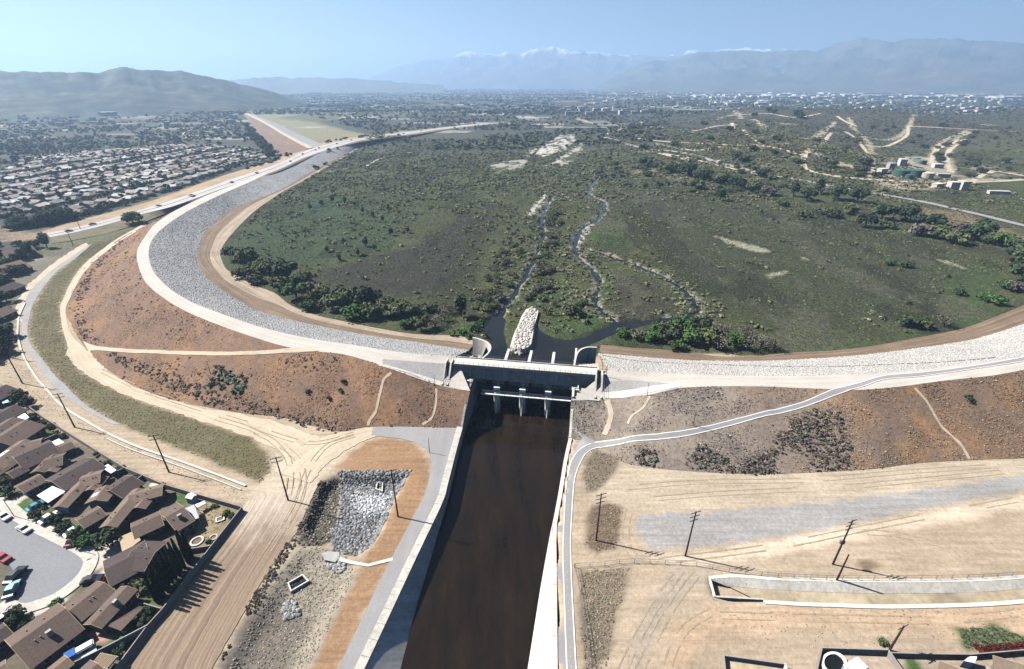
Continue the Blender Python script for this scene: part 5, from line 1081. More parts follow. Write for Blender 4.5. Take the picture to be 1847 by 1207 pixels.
for i_, (px, py) in enumerate(sorted([(655, 385), (672, 392), (690, 400), (700, 378), (640, 372), (660, 445), (676, 452), (620, 440), (645, 462), (590, 455), (612, 470), (735, 420), (705, 425), (580, 372), (600, 365), (622, 368), (560, 380)])):
    tree(px, py, r_.uniform(2.4, 3.8), 'tall', 'willow', f'young pale willow, {nth(i_+1)} from the left in the open left marsh', 'young willows in the left marsh')
# the wooded right shore
for i_, (px, py, s, k, h) in enumerate(sorted([(1165, 300, 9, 'wide', 'dark'), (1205, 310, 9, 'wide', 'olive'), (1240, 318, 10, 'round', 'dark'), (1270, 325, 10, 'wide', 'dark'), (1300, 330, 10, 'wide', 'olive'), (1330, 338, 10, 'wide', 'dark'), (1360, 345, 9, 'wide', 'olive'), (1385, 352, 8, 'wide', 'grey'), (1298, 362, 7, 'tall', 'dark'), (1255, 340, 8, 'wide', 'olive'), (1375, 318, 7, 'wide', 'dark'),
                        (1430, 355, 8, 'tall', 'dark'), (1455, 362, 8, 'round', 'dark'), (1475, 350, 8, 'tall', 'dark'), (1510, 360, 9, 'round', 'dark'), (1545, 365, 9, 'round', 'dark'), (1530, 385, 7, 'wide', 'olive'), (1500, 392, 7, 'wide', 'olive'), (1560, 410, 7.5, 'round', 'dark'), (1590, 395, 8.5, 'round', 'dark'), (1480, 385, 6, 'wide', 'grey'), (1450, 392, 5, 'wide', 'olive'),
                        (1630, 398, 9, 'round', 'dark'), (1648, 402, 7, 'wide', 'dark'), (1685, 405, 7, 'wide', 'dark'), (1660, 425, 8, 'wide', 'grey'), (1695, 430, 8, 'wide', 'olive'), (1725, 440, 7, 'wide', 'olive'), (1755, 432, 8, 'round', 'dark'), (1775, 425, 8, 'round', 'dark'), (1735, 425, 8, 'wide', 'grey'), (1785, 440, 6, 'wide', 'dark'), (1805, 445, 6.5, 'round', 'lime'),
                        (1838, 470, 9, 'round', 'dark'), (1850, 490, 9, 'round', 'dark'), (1840, 510, 8, 'round', 'dark'), (1870, 480, 10, 'round', 'dark'), (1865, 515, 9, 'round', 'dark'), (1815, 520, 4, 'wide', 'green'), (1830, 525, 4.5, 'wide', 'grey'), (1600, 412, 5, 'wide', 'olive'), (1412, 372, 5, 'wide', 'olive')])):
    tree(px, py, s*1.05, k, h, f'{HN[h]} {KN[k]} tree, {nth(i_+1)} from the left in the right shore belt', 'trees along the right basin shore')
for px, py, s, k, h, l in [(1640, 588, 4.8, 'wide', 'dark', 'dark round bush in the right marsh near the toe track'), (1662, 590, 4, 'wide', 'olive', 'olive bush beside the dark bush in the right marsh'), (1702, 588, 4.5, 'bare', 'grey', 'bare grey bush beside the toe track, right marsh'), (1730, 532, 3.2, 'wide', 'dark', 'small dark bush in the middle of the right marsh'), (1605, 478, 3, 'wide', 'green', 'tiny bush pair member left in the far right marsh'), (1635, 483, 3.4, 'wide', 'dark', 'tiny dark bush pair member right in the far right marsh'), (1795, 548, 4, 'wide', 'green', 'bright green bush on the bend of the toe track'), (1775, 542, 3.4, 'wide', 'green', 'green bush just left of the toe track bend')]:
    tree(px, py, s, k, h, l, None, 'bush', 'bush')
for i in range(90):                                   # loose shrubs above the right marsh
    xx = r_.uniform(1080, 1420); yy = r_.uniform(285, 345)+(xx-1080)*0.09
    tree(xx, yy-12, r_.uniform(2.6, 4.6), 'wide', r_.choice(['olive', 'willow', 'dark', 'grey']), 'round shrub in the scrub above the right marsh', 'shrubs above the right marsh', 'shrub', 'bush')
# ================================================================ HOUSES IN THE FOREGROUND
def gable(c0, c1, c2, ze=2.7, pitch=0.36):
    """frame of a gabled block from three eave corners (pixels): origin, along-ridge axis, across axis, length, width"""
    a, b, c = P(*c0, ze), P(*c1, ze), P(*c2, ze); u = (b-a); Lg = u.length; u.normalize(); v = Vector((-u.y, u.x, 0)); wv = (c-b).dot(v)
    if wv < 0: v = -v; wv = -wv
    g_ = 0.45; a = a-u*g_-v*g_; Lg += 2*g_; wv += 2*g_
    return a, u, v, Lg, max(wv, 2.0), ze, ze+wv/2*pitch
def block(parent, org, c0, c1, c2, rm, ze=2.7, pitch=0.36, wall=M_stucco, trim=True, chimney=False, vents=2, wins=2, garage=False, skylight=False):
    a, u, v, Lg, wd, ze, zr = gable(c0, c1, c2, ze, pitch); a = a-org
    T = lambda s, t, z: (a.x+u.x*s+v.x*t, a.y+u.y*s+v.y*t, z)
    ins = 0.55
    # walls with gable ends
    vs = []
    for s in (ins, Lg-ins):
        vs += [T(s, ins, 0), T(s, wd-ins, 0), T(s, wd-ins, ze-0.12), T(s, wd/2, zr-0.25), T(s, ins, ze-0.12)]
    o = mk('wall', vs, [(0, 1, 2, 3, 4), (9, 8, 7, 6, 5), (0, 4, 9, 5), (1, 6, 7, 2)], wall, parent); fix_normals(o); wl = o
    # two roof slopes, 0.18 m thick
    th = 0.18; vs = []
    for s in (0, Lg): vs += [T(s, 0, ze), T(s, wd/2, zr), T(s, wd, ze), T(s, 0, ze-th), T(s, wd/2, zr-th), T(s, wd, ze-th)]
    o = mk('roof', vs, [(0, 1, 7, 6), (1, 2, 8, 7), (3, 9, 10, 4), (4, 10, 11, 5), (0, 6, 9, 3), (2, 5, 11, 8), (0, 3, 4, 1), (1, 4, 5, 2), (6, 7, 10, 9), (7, 8, 11, 10)], rm, parent); fix_normals(o); rf = o
    if trim:
        m_ = MB()
        for t0, z0, t1, z1 in ((0, ze, wd/2, zr), (wd, ze, wd/2, zr)):
            for s0, s1 in ((-0.07, -0.005), (Lg+0.005, Lg+0.07)):
                m_.add([T(s0, t0, z0-0.26), T(s1, t0, z0-0.26), T(s1, t1, z1-0.26), T(s0, t1, z1-0.26), T(s0, t0, z0+0.03), T(s1, t0, z0+0.03), T(s1, t1, z1+0.03), T(s0, t1, z1+0.03)],
                       [(0, 3, 2, 1), (4, 5, 6, 7), (0, 1, 5, 4), (1, 2, 6, 5), (2, 3, 7, 6), (3, 0, 4, 7)])
        fix_normals(m_.build('fascia', M_trim, rf))
    zroof = lambda t: ze+(zr-ze)*(1-abs(t-wd/2)/(wd/2))
    for k in range(vents):
        s, t = Lg*random.uniform(0.2, 0.8), wd*random.choice([0.32, 0.66]); z = zroof(t); m_ = MB().tube(T(s, t, z-0.1), T(s, t, z+0.45), 0.13, n=6); m_.build('roof_vent', M_rail, rf)
    if chimney:
        s, t = Lg*0.55, wd*0.72; z = zroof(t); m_ = MB(); m_.add([T(s-.5, t-.35, z-.6), T(s+.5, t-.35, z-.6), T(s+.5, t+.35, z-.6), T(s-.5, t+.35, z-.6), T(s-.5, t-.35, z+1.3), T(s+.5, t-.35, z+1.3), T(s+.5, t+.35, z+1.3), T(s-.5, t+.35, z+1.3)],
                 [(0, 3, 2, 1), (4, 5, 6, 7), (0, 1, 5, 4), (1, 2, 6, 5), (2, 3, 7, 6), (3, 0, 4, 7)]); o = m_.build('chimney', M_concd, rf); fix_normals(o)
    if skylight:
        s0, s1, t0, t1 = Lg*0.35, Lg*0.6, wd*0.1, wd*0.4
        o = mk('skylight', [T(s0, t0, zroof(t0)+.06), T(s1, t0, zroof(t0)+.06), T(s1, t1, zroof(t1)+.06), T(s0, t1, zroof(t1)+.06)], [(0, 1, 2, 3)], M_white, rf); fix_normals(o)
    for k in range(wins):                              # windows on the right-hand (visible) long wall
        s = Lg*(k+0.7)/(wins+0.4); t = wd-ins
        fr = MB(); fr.add([T(s-.75, t+.03, .95), T(s+.75, t+.03, .95), T(s+.75, t+.03, 2.15), T(s-.75, t+.03, 2.15), T(s-.75, t-.05, .95), T(s+.75, t-.05, .95), T(s+.75, t-.05, 2.15), T(s-.75, t-.05, 2.15)],
                          [(0, 1, 2, 3), (7, 6, 5, 4), (0, 4, 5, 1), (3, 2, 6, 7), (0, 3, 7, 4), (1, 5, 6, 2)]); f_ = fr.build('window', M_paint, wl); fix_normals(f_)
        o = mk('pane', [T(s-.65, t+.05, 1.05), T(s+.65, t+.05, 1.05), T(s+.65, t+.05, 2.05), T(s-.65, t+.05, 2.05)], [(0, 1, 2, 3)], M_glass, wl); fix_normals(o)
    if garage:
        m_ = MB(); m_.add([T(ins-.04, wd*.2, 0), T(ins-.04, wd*.8, 0), T(ins-.04, wd*.8, 2.1), T(ins-.04, wd*.2, 2.1), T(ins+.1, wd*.2, 0), T(ins+.1, wd*.8, 0), T(ins+.1, wd*.8, 2.1), T(ins+.1, wd*.2, 2.1)],
                          [(0, 1, 2, 3), (7, 6, 5, 4), (0, 4, 5, 1), (3, 2, 6, 7), (0, 3, 7, 4), (1, 5, 6, 2)]); o = m_.build('garage_door', M_paint, wl); fix_normals(o)
B_, T_, K_ = M_roofs
HOUSES = [
 ('brown-roofed house at the left edge, uppermost of the row', [((-30, 800), (25, 766), (62, 781), B_, {}), ((-40, 790), (2, 762), (27, 778), B_, dict(ze=2.4)), ((2, 795), (26, 778), (33, 790), T_, dict(ze=2.2, wins=1))]),
 ('grey-brown roofed house above it at the left edge by a turquoise tarp', [((-40, 765), (10, 737), (27, 752), K_, {})]),
 ('low brown house further up the left edge beside dark trees', [((-45, 720), (-5, 700), (10, 716), K_, {})]),
 ('brown-roofed house with a white roof skylight near the left edge', [((-30, 843), (28, 800), (47, 814), T_, dict(skylight=True)), ((29, 803), (76, 791), (88, 800), T_, dict(ze=2.9, vents=2)), ((-30, 860), (12, 832), (20, 842), B_, dict(ze=2.3))]),
 ('dark-roofed house with pale ridge edge next to the skylight house', [((24, 822), (84, 796), (113, 815), K_, dict(vents=3)), ((14, 852), (36, 841), (44, 852), K_, dict(ze=2.3, wins=1)), ((103, 806), (124, 797), (133, 807), B_, dict(ze=2.4, vents=0, wins=1))]),
 ('twin-gabled brown house with detached-looking front garage roof', [((58, 852), (87, 825), (100, 832), B_, {}), ((81, 851), (102, 832), (115, 838), T_, dict(ze=2.3)), ((87, 826), (116, 818), (140, 830), B_, dict(ze=2.9)), ((30, 876), (65, 858), (82, 868.5), B_, dict(garage=True))]),
 ('long dark-roofed house with a big white flat patio roof in front', [((84, 865), (152, 827), (178, 849), K_, dict(vents=3, pitch=0.3))]),
 ('brown house with long lit wing, middle of the row', [((97, 915), (154, 857), (170, 863), T_, dict(garage=True)), ((153, 885), (171, 864), (187, 869), T_, dict(ze=2.3)), ((154, 857), (184, 849), (211, 861), T_, dict(ze=2.9, vents=3))]),
 ('brown house with a pale roof skylight in the middle of the row', [((157, 906.5), (175, 884), (198, 896), T_, dict(skylight=True)), ((188, 884), (222, 861), (249, 878), K_, {}), ((139, 935), (173, 916), (193, 928.5), B_, dict(garage=True))]),
 ('tan-roofed house with L-shaped rear beside the block wall', [((183, 950), (237, 887), (257, 893), T_, dict(garage=True)), ((239, 916.5), (258, 894), (275, 900), T_, dict(ze=2.3)), ((240, 888), (294, 874), (320, 885), T_, dict(ze=2.9, vents=3))]),
 ('brown house with corner yard, last of the row by the dirt road', [((240, 944), (285, 924), (294, 947), B_, dict(garage=True)), ((290, 924), (316, 909), (333, 949), B_, dict(ze=3.0, chimney=True, pitch=0.3))]),
 ('dark brown house at the head of the cul-de-sac', [((190, 1012), (258, 978), (250, 1030), K_, dict(garage=True, pitch=0.28)), ((262, 978), (298, 979), (280, 1029), K_, dict(ze=3.0, vents=4, pitch=0.28))]),
 ('large brown house with deep roof slot below the cul-de-sac', [((110, 1101), (172, 1052), (204, 1072), B_, dict(garage=True, vents=3)), ((156, 1124), (216, 1062), (242, 1068), B_, dict(ze=2.9, chimney=True))]),
 ('big two-tone brown roofed house at the lower left with white vents', [((14, 1152), (101, 1092), (116, 1160), B_, dict(chimney=True, vents=4, pitch=0.42))]),
 ('dark-roofed house cut by the left frame edge below the cul-de-sac', [((-60, 1170), (2, 1128), (22, 1142), K_, {})]),
 ('orange-tan roofed house corner at the bottom left edge', [((-60, 1235), (5, 1195), (20, 1207), T_, {})]),
 ('brown house at the very bottom behind the slatted pergola', [((40, 1245), (113, 1187), (124, 1203), T_, dict(ze=2.3, wins=1)), ((85, 1262), (160, 1196), (196, 1215), B_, dict(vents=3))]),
]
for label, blocks in HOUSES:
    org = P(*blocks[0][0], 0); h = thing('house', label, 'house', tuple(org))
    for c0, c1, c2, rm, kw in blocks: block(h, org, c0, c1, c2, rm, **kw)
h = thing('house', 'pale roofed house cut by the bottom frame edge, lower right', 'house', tuple(P(1700, 1215, 0))); o_ = P(1700, 1215, 0)
block(h, o_, (1690, 1240), (1700, 1198), (1790, 1200), T_, wins=0)
h = thing('house', 'tan roofed house in the bottom right corner with white skylights', 'house', tuple(P(1840, 1215, 0))); o_ = P(1840, 1215, 0)
block(h, o_, (1800, 1240), (1796, 1188), (1890, 1190), T_, wins=0, skylight=True)
# ---- lean-tos, patio roofs, sheds
def slab_roof(name, label, cat, q, z, mt, drop=0.0, posts=True, th=0.12):
    W = [P(*p, z-(drop if i in (2, 3) else 0)) for i, p in enumerate(q)]; c = sum(W, Vector())/len(W); base = Vector((c.x, c.y, 0)); t = thing(name, label, cat, tuple(base)); n = len(W)
    vs = [tuple(p-base) for p in W]+[tuple(p-base-Vector((0, 0, th))) for p in W]
    o = mk('roof_sheet', vs, [tuple(range(n)), tuple(range(n, 2*n))[::-1]]+[(i, n+i, n+(i+1) % n, (i+1) % n) for i in range(n)], mt, t); fix_normals(o)
    if posts:
        for p in W:
            d = (c-p)*0.06; b = p+d-base; MB().tube((b.x, b.y, -0.1), (b.x, b.y, b.z-th-0.02), 0.07, n=5).build('post', M_paint, t)
    return t
slab_roof('patio_cover', 'large white flat patio roof in front of the long dark house', 'patio cover', [(66, 894), (94.5, 876.5), (118, 886.5), (86.5, 907)], 2.6, M_white)
slab_roof('patio_cover', 'pale grey patio roof behind the last house of the row', 'patio cover', [(329, 919), (350, 910), (359, 934), (332, 944.5)], 2.7, mat('grey_sheet', (0.5, 0.52, 0.55), .08, 1.5), 0.2)
slab_roof('patio_cover', 'white patio cover touching the block wall behind the row', 'patio cover', [(183, 843), (195, 837), (210, 848), (200, 854)], 2.5, M_white)
slab_roof('patio_cover', 'small white patio roof beside the dark-roofed house back garden', 'patio cover', [(93, 797), (106, 791), (116, 798), (101, 804)], 2.5, M_white)
slab_roof('patio_cover', 'jagged white awning behind the uppermost left house', 'patio cover', [(26, 752), (45, 745), (53, 753), (46, 757)], 2.5, M_white)
slab_roof('patio_cover', 'pinkish white awning by the left edge trees', 'patio cover', [(14, 735), (32, 733), (30, 741), (23, 743)], 2.4, M_haywall)
slab_roof('tarp', 'bright turquoise tarp at the left frame edge', 'tarp', [(-6, 715), (12, 708), (17, 714), (-2, 719)], 2.2, mat('turquoise_tarp', (0.15, 0.55, 0.62), .06, 1.0))
slab_roof('tarp', 'pale turquoise tarp below the bright one at the left edge', 'tarp', [(2, 724), (14, 720), (18, 725), (5, 728)], 2.0, mat('pale_tarp', (0.45, 0.68, 0.66), .06, 1.0))
slab_roof('carport', 'tan flat carport roof between driveway and dark brown house', 'carport', [(214.5, 969), (243, 957), (254, 974), (221, 999)], 2.6, mat('tan_sheet', (0.46, 0.36, 0.25), .06, 1.2))
slab_roof('lean_to', 'long tapering brown lean-to roof beside the large slotted house', 'lean-to', [(193, 1128.5), (251, 1093), (259, 1095), (218, 1138)], 2.5, B_, 0.3)
slab_roof('awning', 'curved white awning in the corner yard beside the grey patio roof', 'awning', [(351.5, 910), (369, 903), (371, 908), (355.5, 916)], 2.0, M_white)
def shed(label, q, z, mt, wallm=M_paint):
    W = [P(*p, z) for p in q]; c = sum(W, Vector())/4; base = Vector((c.x, c.y, 0)); t = thing('shed', label, 'shed', tuple(base)); pl = [(p.x-c.x, p.y-c.y) for p in W]
    fix_normals(MB().prism([(x*0.93, y*0.93) for x, y in pl], 0, z-0.1).build('wall', wallm, t))
    rx = [Vector((*pl[i], z)) for i in range(4)]; m1, m2 = (rx[0]+rx[1])/2+Vector((0, 0, .5)), (rx[2]+rx[3])/2+Vector((0, 0, .5))
    o = mk('roof', [tuple(p) for p in rx]+[tuple(m1), tuple(m2)], [(0, 4, 5, 3), (1, 2, 5, 4), (0, 1, 4), (2, 3, 5)], mt, t); fix_normals(o)
    d0 = Vector((*pl[1], 0))*.93; d1 = Vector((*pl[2], 0))*.93; k = lambda f: d0.lerp(d1, f)*1.02
    o = mk('door', [(*k(.35)[:2], 0), (*k(.65)[:2], 0), (*k(.65)[:2], z-.5), (*k(.35)[:2], z-.5)], [(0, 1, 2, 3)], M_brick, t)
shed('white garden shed by the block wall in the corner yard', [(333.5, 898), (345.5, 888), (355.5, 893), (345.5, 901)], 2.3, M_white)
shed('small cream shed in the notch behind the L-shaped tan house', [(268, 877), (277, 871), (287, 874), (281, 881)], 2.2, M_haywall)
shed('white shed at the bottom right corner beside dark sheet roof', [(1738, 1192), (1750, 1184), (1762, 1184), (1758, 1196)], 2.3, M_white)
# pergola with slats
def pergola(label, q, z, ns, mt):
    W = [P(*p, z) for p in q]; c = sum(W, Vector())/4; base = Vector((c.x, c.y, 0)); t = thing('pergola', label, 'pergola', tuple(base)); W = [p-base for p in W]
    for i in range(4):
        a, b = W[i], W[(i+1) % 4]; fix_normals(MB().tube(a, b, 0.11, n=4).build('beam', M_paint, t)); MB().tube((a.x*.95, a.y*.95, 0), (a.x*.95, a.y*.95, z), 0.08, n=5).build('post', M_paint, t)
    for k in range(ns):
        f_ = (k+0.5)/ns; a, b = W[0].lerp(W[3], f_), W[1].lerp(W[2], f_); MB().tube(a+Vector((0, 0, .13)), b+Vector((0, 0, .13)), 0.16, n=4).build('slat', mt, t)
pergola('slatted tan pergola with pale beams at the bottom left', [(166, 1198), (182, 1178), (213, 1185), (195, 1206)], 2.6, 11, mat('tan_slat', (0.40, 0.29, 0.19), .08, 1.5))
pergola('white slatted pergola beside the oval pool at the bottom right', [(1521, 1200), (1546, 1186), (1566, 1205), (1545, 1216)], 2.5, 8, M_white)
# oval above-ground pool
p_ = P(1505, 1196, 1.1); t = thing('oval_pool', 'white-rimmed oval above-ground pool with dark water in the walled yard', 'pool', (p_.x, p_.y, 0), 0.5); t.scale = (1.55, 1.0, 1.0)
MB().lathe([(1.6, 0), (1.6, 1.1), (2.05, 1.1), (2.05, 0), (1.6, 0)], 24).build('rim', M_white, t); MB().lathe([(0.0, 0.8), (1.62, 0.8)], 24).build('water', M_pond, t)
# fire rings / planters in the corner yard
for label, px, py, r_o in (('large white stone ring in the corner yard', 355, 976, 1.7), ('small white stone ring by the corner yard wall', 385, 969, 1.05)):
    p = P(px, py, 0.2); t = thing('stone_ring', label, 'stone ring', (p.x, p.y, 0.0))
    for k in range(14):
        a = 2*math.pi*k/14; b = a+2*math.pi/14*0.93; q = [(r_o*math.cos(a), r_o*math.sin(a)), (r_o*math.cos(b), r_o*math.sin(b)), (r_o*.72*math.cos(b), r_o*.72*math.sin(b)), (r_o*.72*math.cos(a), r_o*.72*math.sin(a))]
        fix_normals(MB().prism(q, -0.1, 0.3).build('stone', M_concw, t))
    MB().lathe([(0, .06), (r_o*.73, .05)], 14).build('soil', M_mud, t)
p = P(397, 936, 0.3); t = thing('planter_box', 'white square timber planter in the corner yard', 'planter', (p.x, p.y, 0), 0.5)
for x0, x1, y0, y1 in ((-1.1, 1.1, -.95, -.7), (-1.1, 1.1, .7, .95), (-1.1, -.85, -.69, .69), (.85, 1.1, -.69, .69)): fix_normals(MB().box(x0, x1, y0, y1, 0, .4).build('side_board', M_white, t))
MB().box(-.84, .84, -.68, .68, 0, .25).build('soil', M_mud, t)
# camper with a blue tarp
W = [P(120, 1170, 2.4), P(158, 1149, 2.4), P(161, 1178, 2.4), P(125, 1196, 2.4)]; c = sum(W, Vector())/4; base = Vector((c.x, c.y, 0)); u = (W[1]-W[0]).normalized(); ang = math.atan2(u.y, u.x)
t = thing('camper_trailer', 'white camper trailer under a blue tarp, lower left', 'trailer', tuple(base), ang); t.scale = (0.9, 0.9, 0.9)
bm = bmesh.new(); bmesh.ops.create_cube(bm, size=1, matrix=Matrix.Translation((0, 0.6, 1.45)) @ Matrix.Diagonal((5.6, 2.0, 2.0, 1))); bmesh.ops.bevel(bm, geom=bm.edges[:], offset=0.25, segments=2, affect='EDGES')
me = bpy.data.meshes.new('body'); bm.to_mesh(me); bm.free(); me.materials.append(M_white); o = bpy.data.objects.new('body', me); C.objects.link(o); o.parent = t
MB().box(-2.7, -0.6, -0.5, 1.7, 2.47, 2.53).build('tarp', mat('blue_tarp', (0.05, 0.14, 0.42), .08, 1.0), t); MB().box(-2.8, 2.9, -2.1, -0.6, 1.2, 1.35).build('side_awning', M_white, t)
for s in (-.6, .6): MB().tube((s, -.45, .35), (s, -.25, .35), .35, n=10).build('wheel', M_tyre, t)
MB().box(0.4, 1.6, -0.43, -0.38, 1.3, 2.0).build('window', M_glass, t)
# ---- block walls (each panel of blocks a part)
def block_wall(label, pts, h=1.8, z=None, mt=M_brick, step=4.0, th=0.22):
    A = np.array([tuple(P(*q, h))[:2] for q in pts]); t = thing('block_wall', label, 'wall')
    for i in range(len(A)-1):
        L = np.linalg.norm(A[i+1]-A[i]); n_ = max(1, int(L/step)); d = (A[i+1]-A[i])/L; nn = np.array([-d[1], d[0]])*th/2
        for k in range(n_):
            a, b = A[i]+d*L*k/n_+d*0.015, A[i]+d*L*(k+1)/n_-d*0.015
            fix_normals(MB().prism([tuple(a-nn), tuple(b-nn), tuple(b+nn), tuple(a+nn)], -0.2, h+random.uniform(-.01, .01)).build('wall_panel', mt, t))
    return t
block_wall('brown block wall curving behind the row of houses by the straw verge', [(0, 690), (40, 725), (78, 752), (120, 778), (160, 803), (200, 828), (224, 843), (256, 856), (295, 873), (345, 888), (384, 899), (436, 914)])
block_wall('long dark block wall along the tracked dirt road', [(436, 914), (376, 990), (293, 1097), (265.6, 1127), (206, 1207), (160, 1270)])
block_wall('slanting grey garden wall from the dirt road corner to the camper', [(265.6, 1127), (190, 1166), (127, 1197), (60, 1235)], 2.0, mt=M_concd)
block_wall('short wall dividing the corner yard from the cypress garden', [(301, 993), (340, 990), (378, 984)], 1.5)
block_wall('short pale garden wall beside the large slotted house', [(259, 1088), (290, 1097)], 1.5)
for k, (l, q) in enumerate([('garden wall between the L-shaped house and its neighbour', [(238, 871), (256, 857)]), ('garden wall behind the long dark-roofed house', [(171, 835), (181, 829)]), ('garden wall left of the white patio cover', [(203, 854), (223, 843)]), ('green-topped garden wall behind the uppermost house', [(80, 792), (100, 783)])]): block_wall(l, q, 1.7)
block_wall('pinkish block wall round the pool yard, lower right', [(1471, 1222), (1483, 1168), (1603, 1172), (1640, 1225)], 1.7)
block_wall('brown block wall behind the bottom right gardens', [(1606, 1177), (1680, 1179), (1751, 1180), (1847, 1172), (1930, 1168)], 1.5)
# ---- cars
def car_mesh():
    prof = [(-2.2, .35), (-2.25, .62), (-2.1, .86), (-1.2, .93), (1.1, .93), (1.95, .82), (2.2, .6), (2.15, .35)]
    b = MB(); n = len(prof)
    vs = [(x, -.86 if 0.5 < z else -.8, z) for x, z in prof]+[(x, .86 if 0.5 < z else .8, z) for x, z in prof]; b.add(vs, [tuple(range(n))[::-1], tuple(range(n, 2*n))]+[(i, (i+1) % n, n+(i+1) % n, n+i) for i in range(n)])
    body = b.build('body', M_car); fix_normals(body)
    r_ = MB(); r_.add([(-1.0, -.66, 1.40), (.35, -.66, 1.40), (.35, .66, 1.40), (-1.0, .66, 1.40), (-.95, -.62, 1.45), (.25, -.62, 1.45), (.25, .62, 1.45), (-.95, .62, 1.45)], [(4, 5, 6, 7), (0, 1, 5, 4), (1, 2, 6, 5), (2, 3, 7, 6), (3, 0, 4, 7)])
    roof = r_.build('roof', M_car); fix_normals(roof)
    g = MB(); g.add([(-1.65, -.78, .93), (1.05, -.78, .93), (1.05, .78, .93), (-1.65, .78, .93), (-1.0, -.66, 1.395), (.35, -.66, 1.395), (.35, .66, 1.395), (-1.0, .66, 1.395)], [(0, 1, 5, 4), (1, 2, 6, 5), (2, 3, 7, 6), (3, 0, 4, 7)])
    glass = g.build('window_glass', M_glass); fix_normals(glass)
    w_ = MB().tube((0, -.1, 0), (0, .1, 0), .33, n=10).build('wheel', M_tyre)
    out = [o.data for o in (body, roof, glass, w_)]
    for o in (body, roof, glass, w_): bpy.data.objects.remove(o)
    return out
CB, CR, CG, CW_ = car_mesh()
def car(p, ang, colr, label, sc=1.0, group=None, hgt=1.0, wheels=True):
    t = thing('parked_car' if wheels else 'car', label, 'car', (p[0], p[1], p[2]), ang, group); t.scale = (sc, sc, sc*hgt)
    for nm_, me in (('body', CB), ('roof', CR), ('window_glass', CG)):
        o = bpy.data.objects.new(nm_, me); C.objects.link(o); o.parent = t; o.color = (*colr, 1)
    if wheels:
        for x in (-1.35, 1.35):
            for y in (-.78, .78):
                o = bpy.data.objects.new('wheel', CW_); C.objects.link(o); o.parent = t; o.location = (x, y, .33)
    return t
def car_px(q0, q1, colr, label, sc=1.1, hgt=1.0, z=0.08):
    a, b = P(*q0, z+0.7), P(*q1, z+0.7); c = (a+b)/2; car((c.x, c.y, z), math.atan2((b-a).y, (b-a).x), colr, label, sc, hgt=hgt)
WH = (0.8, 0.8, 0.8)
car_px((-4, 924), (18, 938), WH, 'white car parked at the kerb by the left frame edge'); car_px((32, 947), (54, 960), WH, 'white car parked at the kerb, second from the left edge')
car_px((56, 917), (76, 906), (0.03, 0.28, 0.36), 'teal car on the driveway beside the white patio roof'); car_px((80, 941), (101, 928), WH, 'white van on the driveway of the long-winged house', 1.15, 1.3)
car_px((124, 964), (145, 951), WH, 'white pickup on the driveway above the red car', 1.1, 1.15); car_px((127, 979), (136, 967), (0.22, 0.015, 0.02), 'dark red car on the driveway below the white pickup'); car_px((-6, 1000), (16, 1011), (0.35, 0.02, 0.025), 'bright red car parked at the left frame edge')
car_px((22, 1046), (36, 1031), (0.02, 0.035, 0.035), 'dark green van parked on the cul-de-sac left kerb', 1.2, 1.35); car_px((17, 1074), (28, 1053), (0.30, 0.55, 0.60), 'light blue car parked below the dark green van', 1.2, 1.2); car_px((152, 1047), (180, 1042), (0.015, 0.015, 0.02), 'black car on the driveway at the cul-de-sac head'); car_px((-4, 1122), (14, 1109), WH, 'white car at the left edge below the cul-de-sac')
# highway traffic, far and small
hc = (HU+HL)/2
for i, f_ in enumerate([.05, .11, .2, .26, .33, .335, .42, .47, .52, .55, .57, .585, .62, .66, .70, .74, .78, .82, .87, .92]):
    k = f_*(len(hc)-1); j = int(k); a, b = hc[j], hc[min(j+1, len(hc)-1)]; p = a+(b-a)*(k-j); d = (b-a); nn = np.array([-d[1], d[0]]); nn /= np.linalg.norm(nn); p = p.copy(); p[:2] += nn*(2.6 if i % 2 else -2.6)
    car((p[0], p[1], p[2]+.2), math.atan2(d[1], d[0]), random.choice([(0.03, 0.03, 0.035), (0.02, 0.02, 0.03), (0.5, 0.5, 0.5), (0.08, 0.03, 0.03)]), 'car driving on the highway beside the dam', 1.25, 'cars on the highway', wheels=False)
# ---- utility poles
def pole(base, top, label, arms=3, z=None, h=None, arm_dir=None, name='utility_pole', r=0.25):
    b = D(*base); 
    if h is None:
        best = 1e9
        for hh in np.arange(3, 24, .25):
            x, y, zz = b.x, b.y, b.z+hh-CAMH; dd = y*math.cos(TH)-zz*math.sin(TH); vv = y*math.sin(TH)+zz*math.cos(TH); e = math.hypot(923.5+F*x/dd-top[0], 603.5-F*vv/dd-top[1])
            if e < best: best, h = e, hh
    t = thing(name, label, 'pole', tuple(b)); MB().tube((0, 0, -.3), (0, 0, h), r, r*.6, n=8).build('shaft', M_wood, t)
    ad = arm_dir if arm_dir is not None else 0.35; dx, dy = math.cos(ad), math.sin(ad)
    for k in range(arms):
        z0 = h-.35-k*1.35; ar = 1.5 if k < 2 else 1.25; o = MB().tube((-dx*ar, -dy*ar, z0), (dx*ar, dy*ar, z0), .10, n=4).build('crossarm', M_wood, t)
        for s in (-.92, -.5, .5, .92): MB().tube((dx*ar*s, dy*ar*s, z0+.08), (dx*ar*s, dy*ar*s, z0+.38), .06, n=5).build('insulator', M_concd, o)
    return t
pole((520, 903), (497, 825), 'tall wooden power pole beside the fork of the dirt roads', 2); pole((718, 932), (703, 848), 'tall wooden power pole rising by the rock pit', 3); pole((1075, 975), (1080, 890), 'tall wooden power pole nearest the bike path', 3); pole((1236, 1003), (1253, 922), 'wooden power pole on the edge of the grey gravel strip', 3)
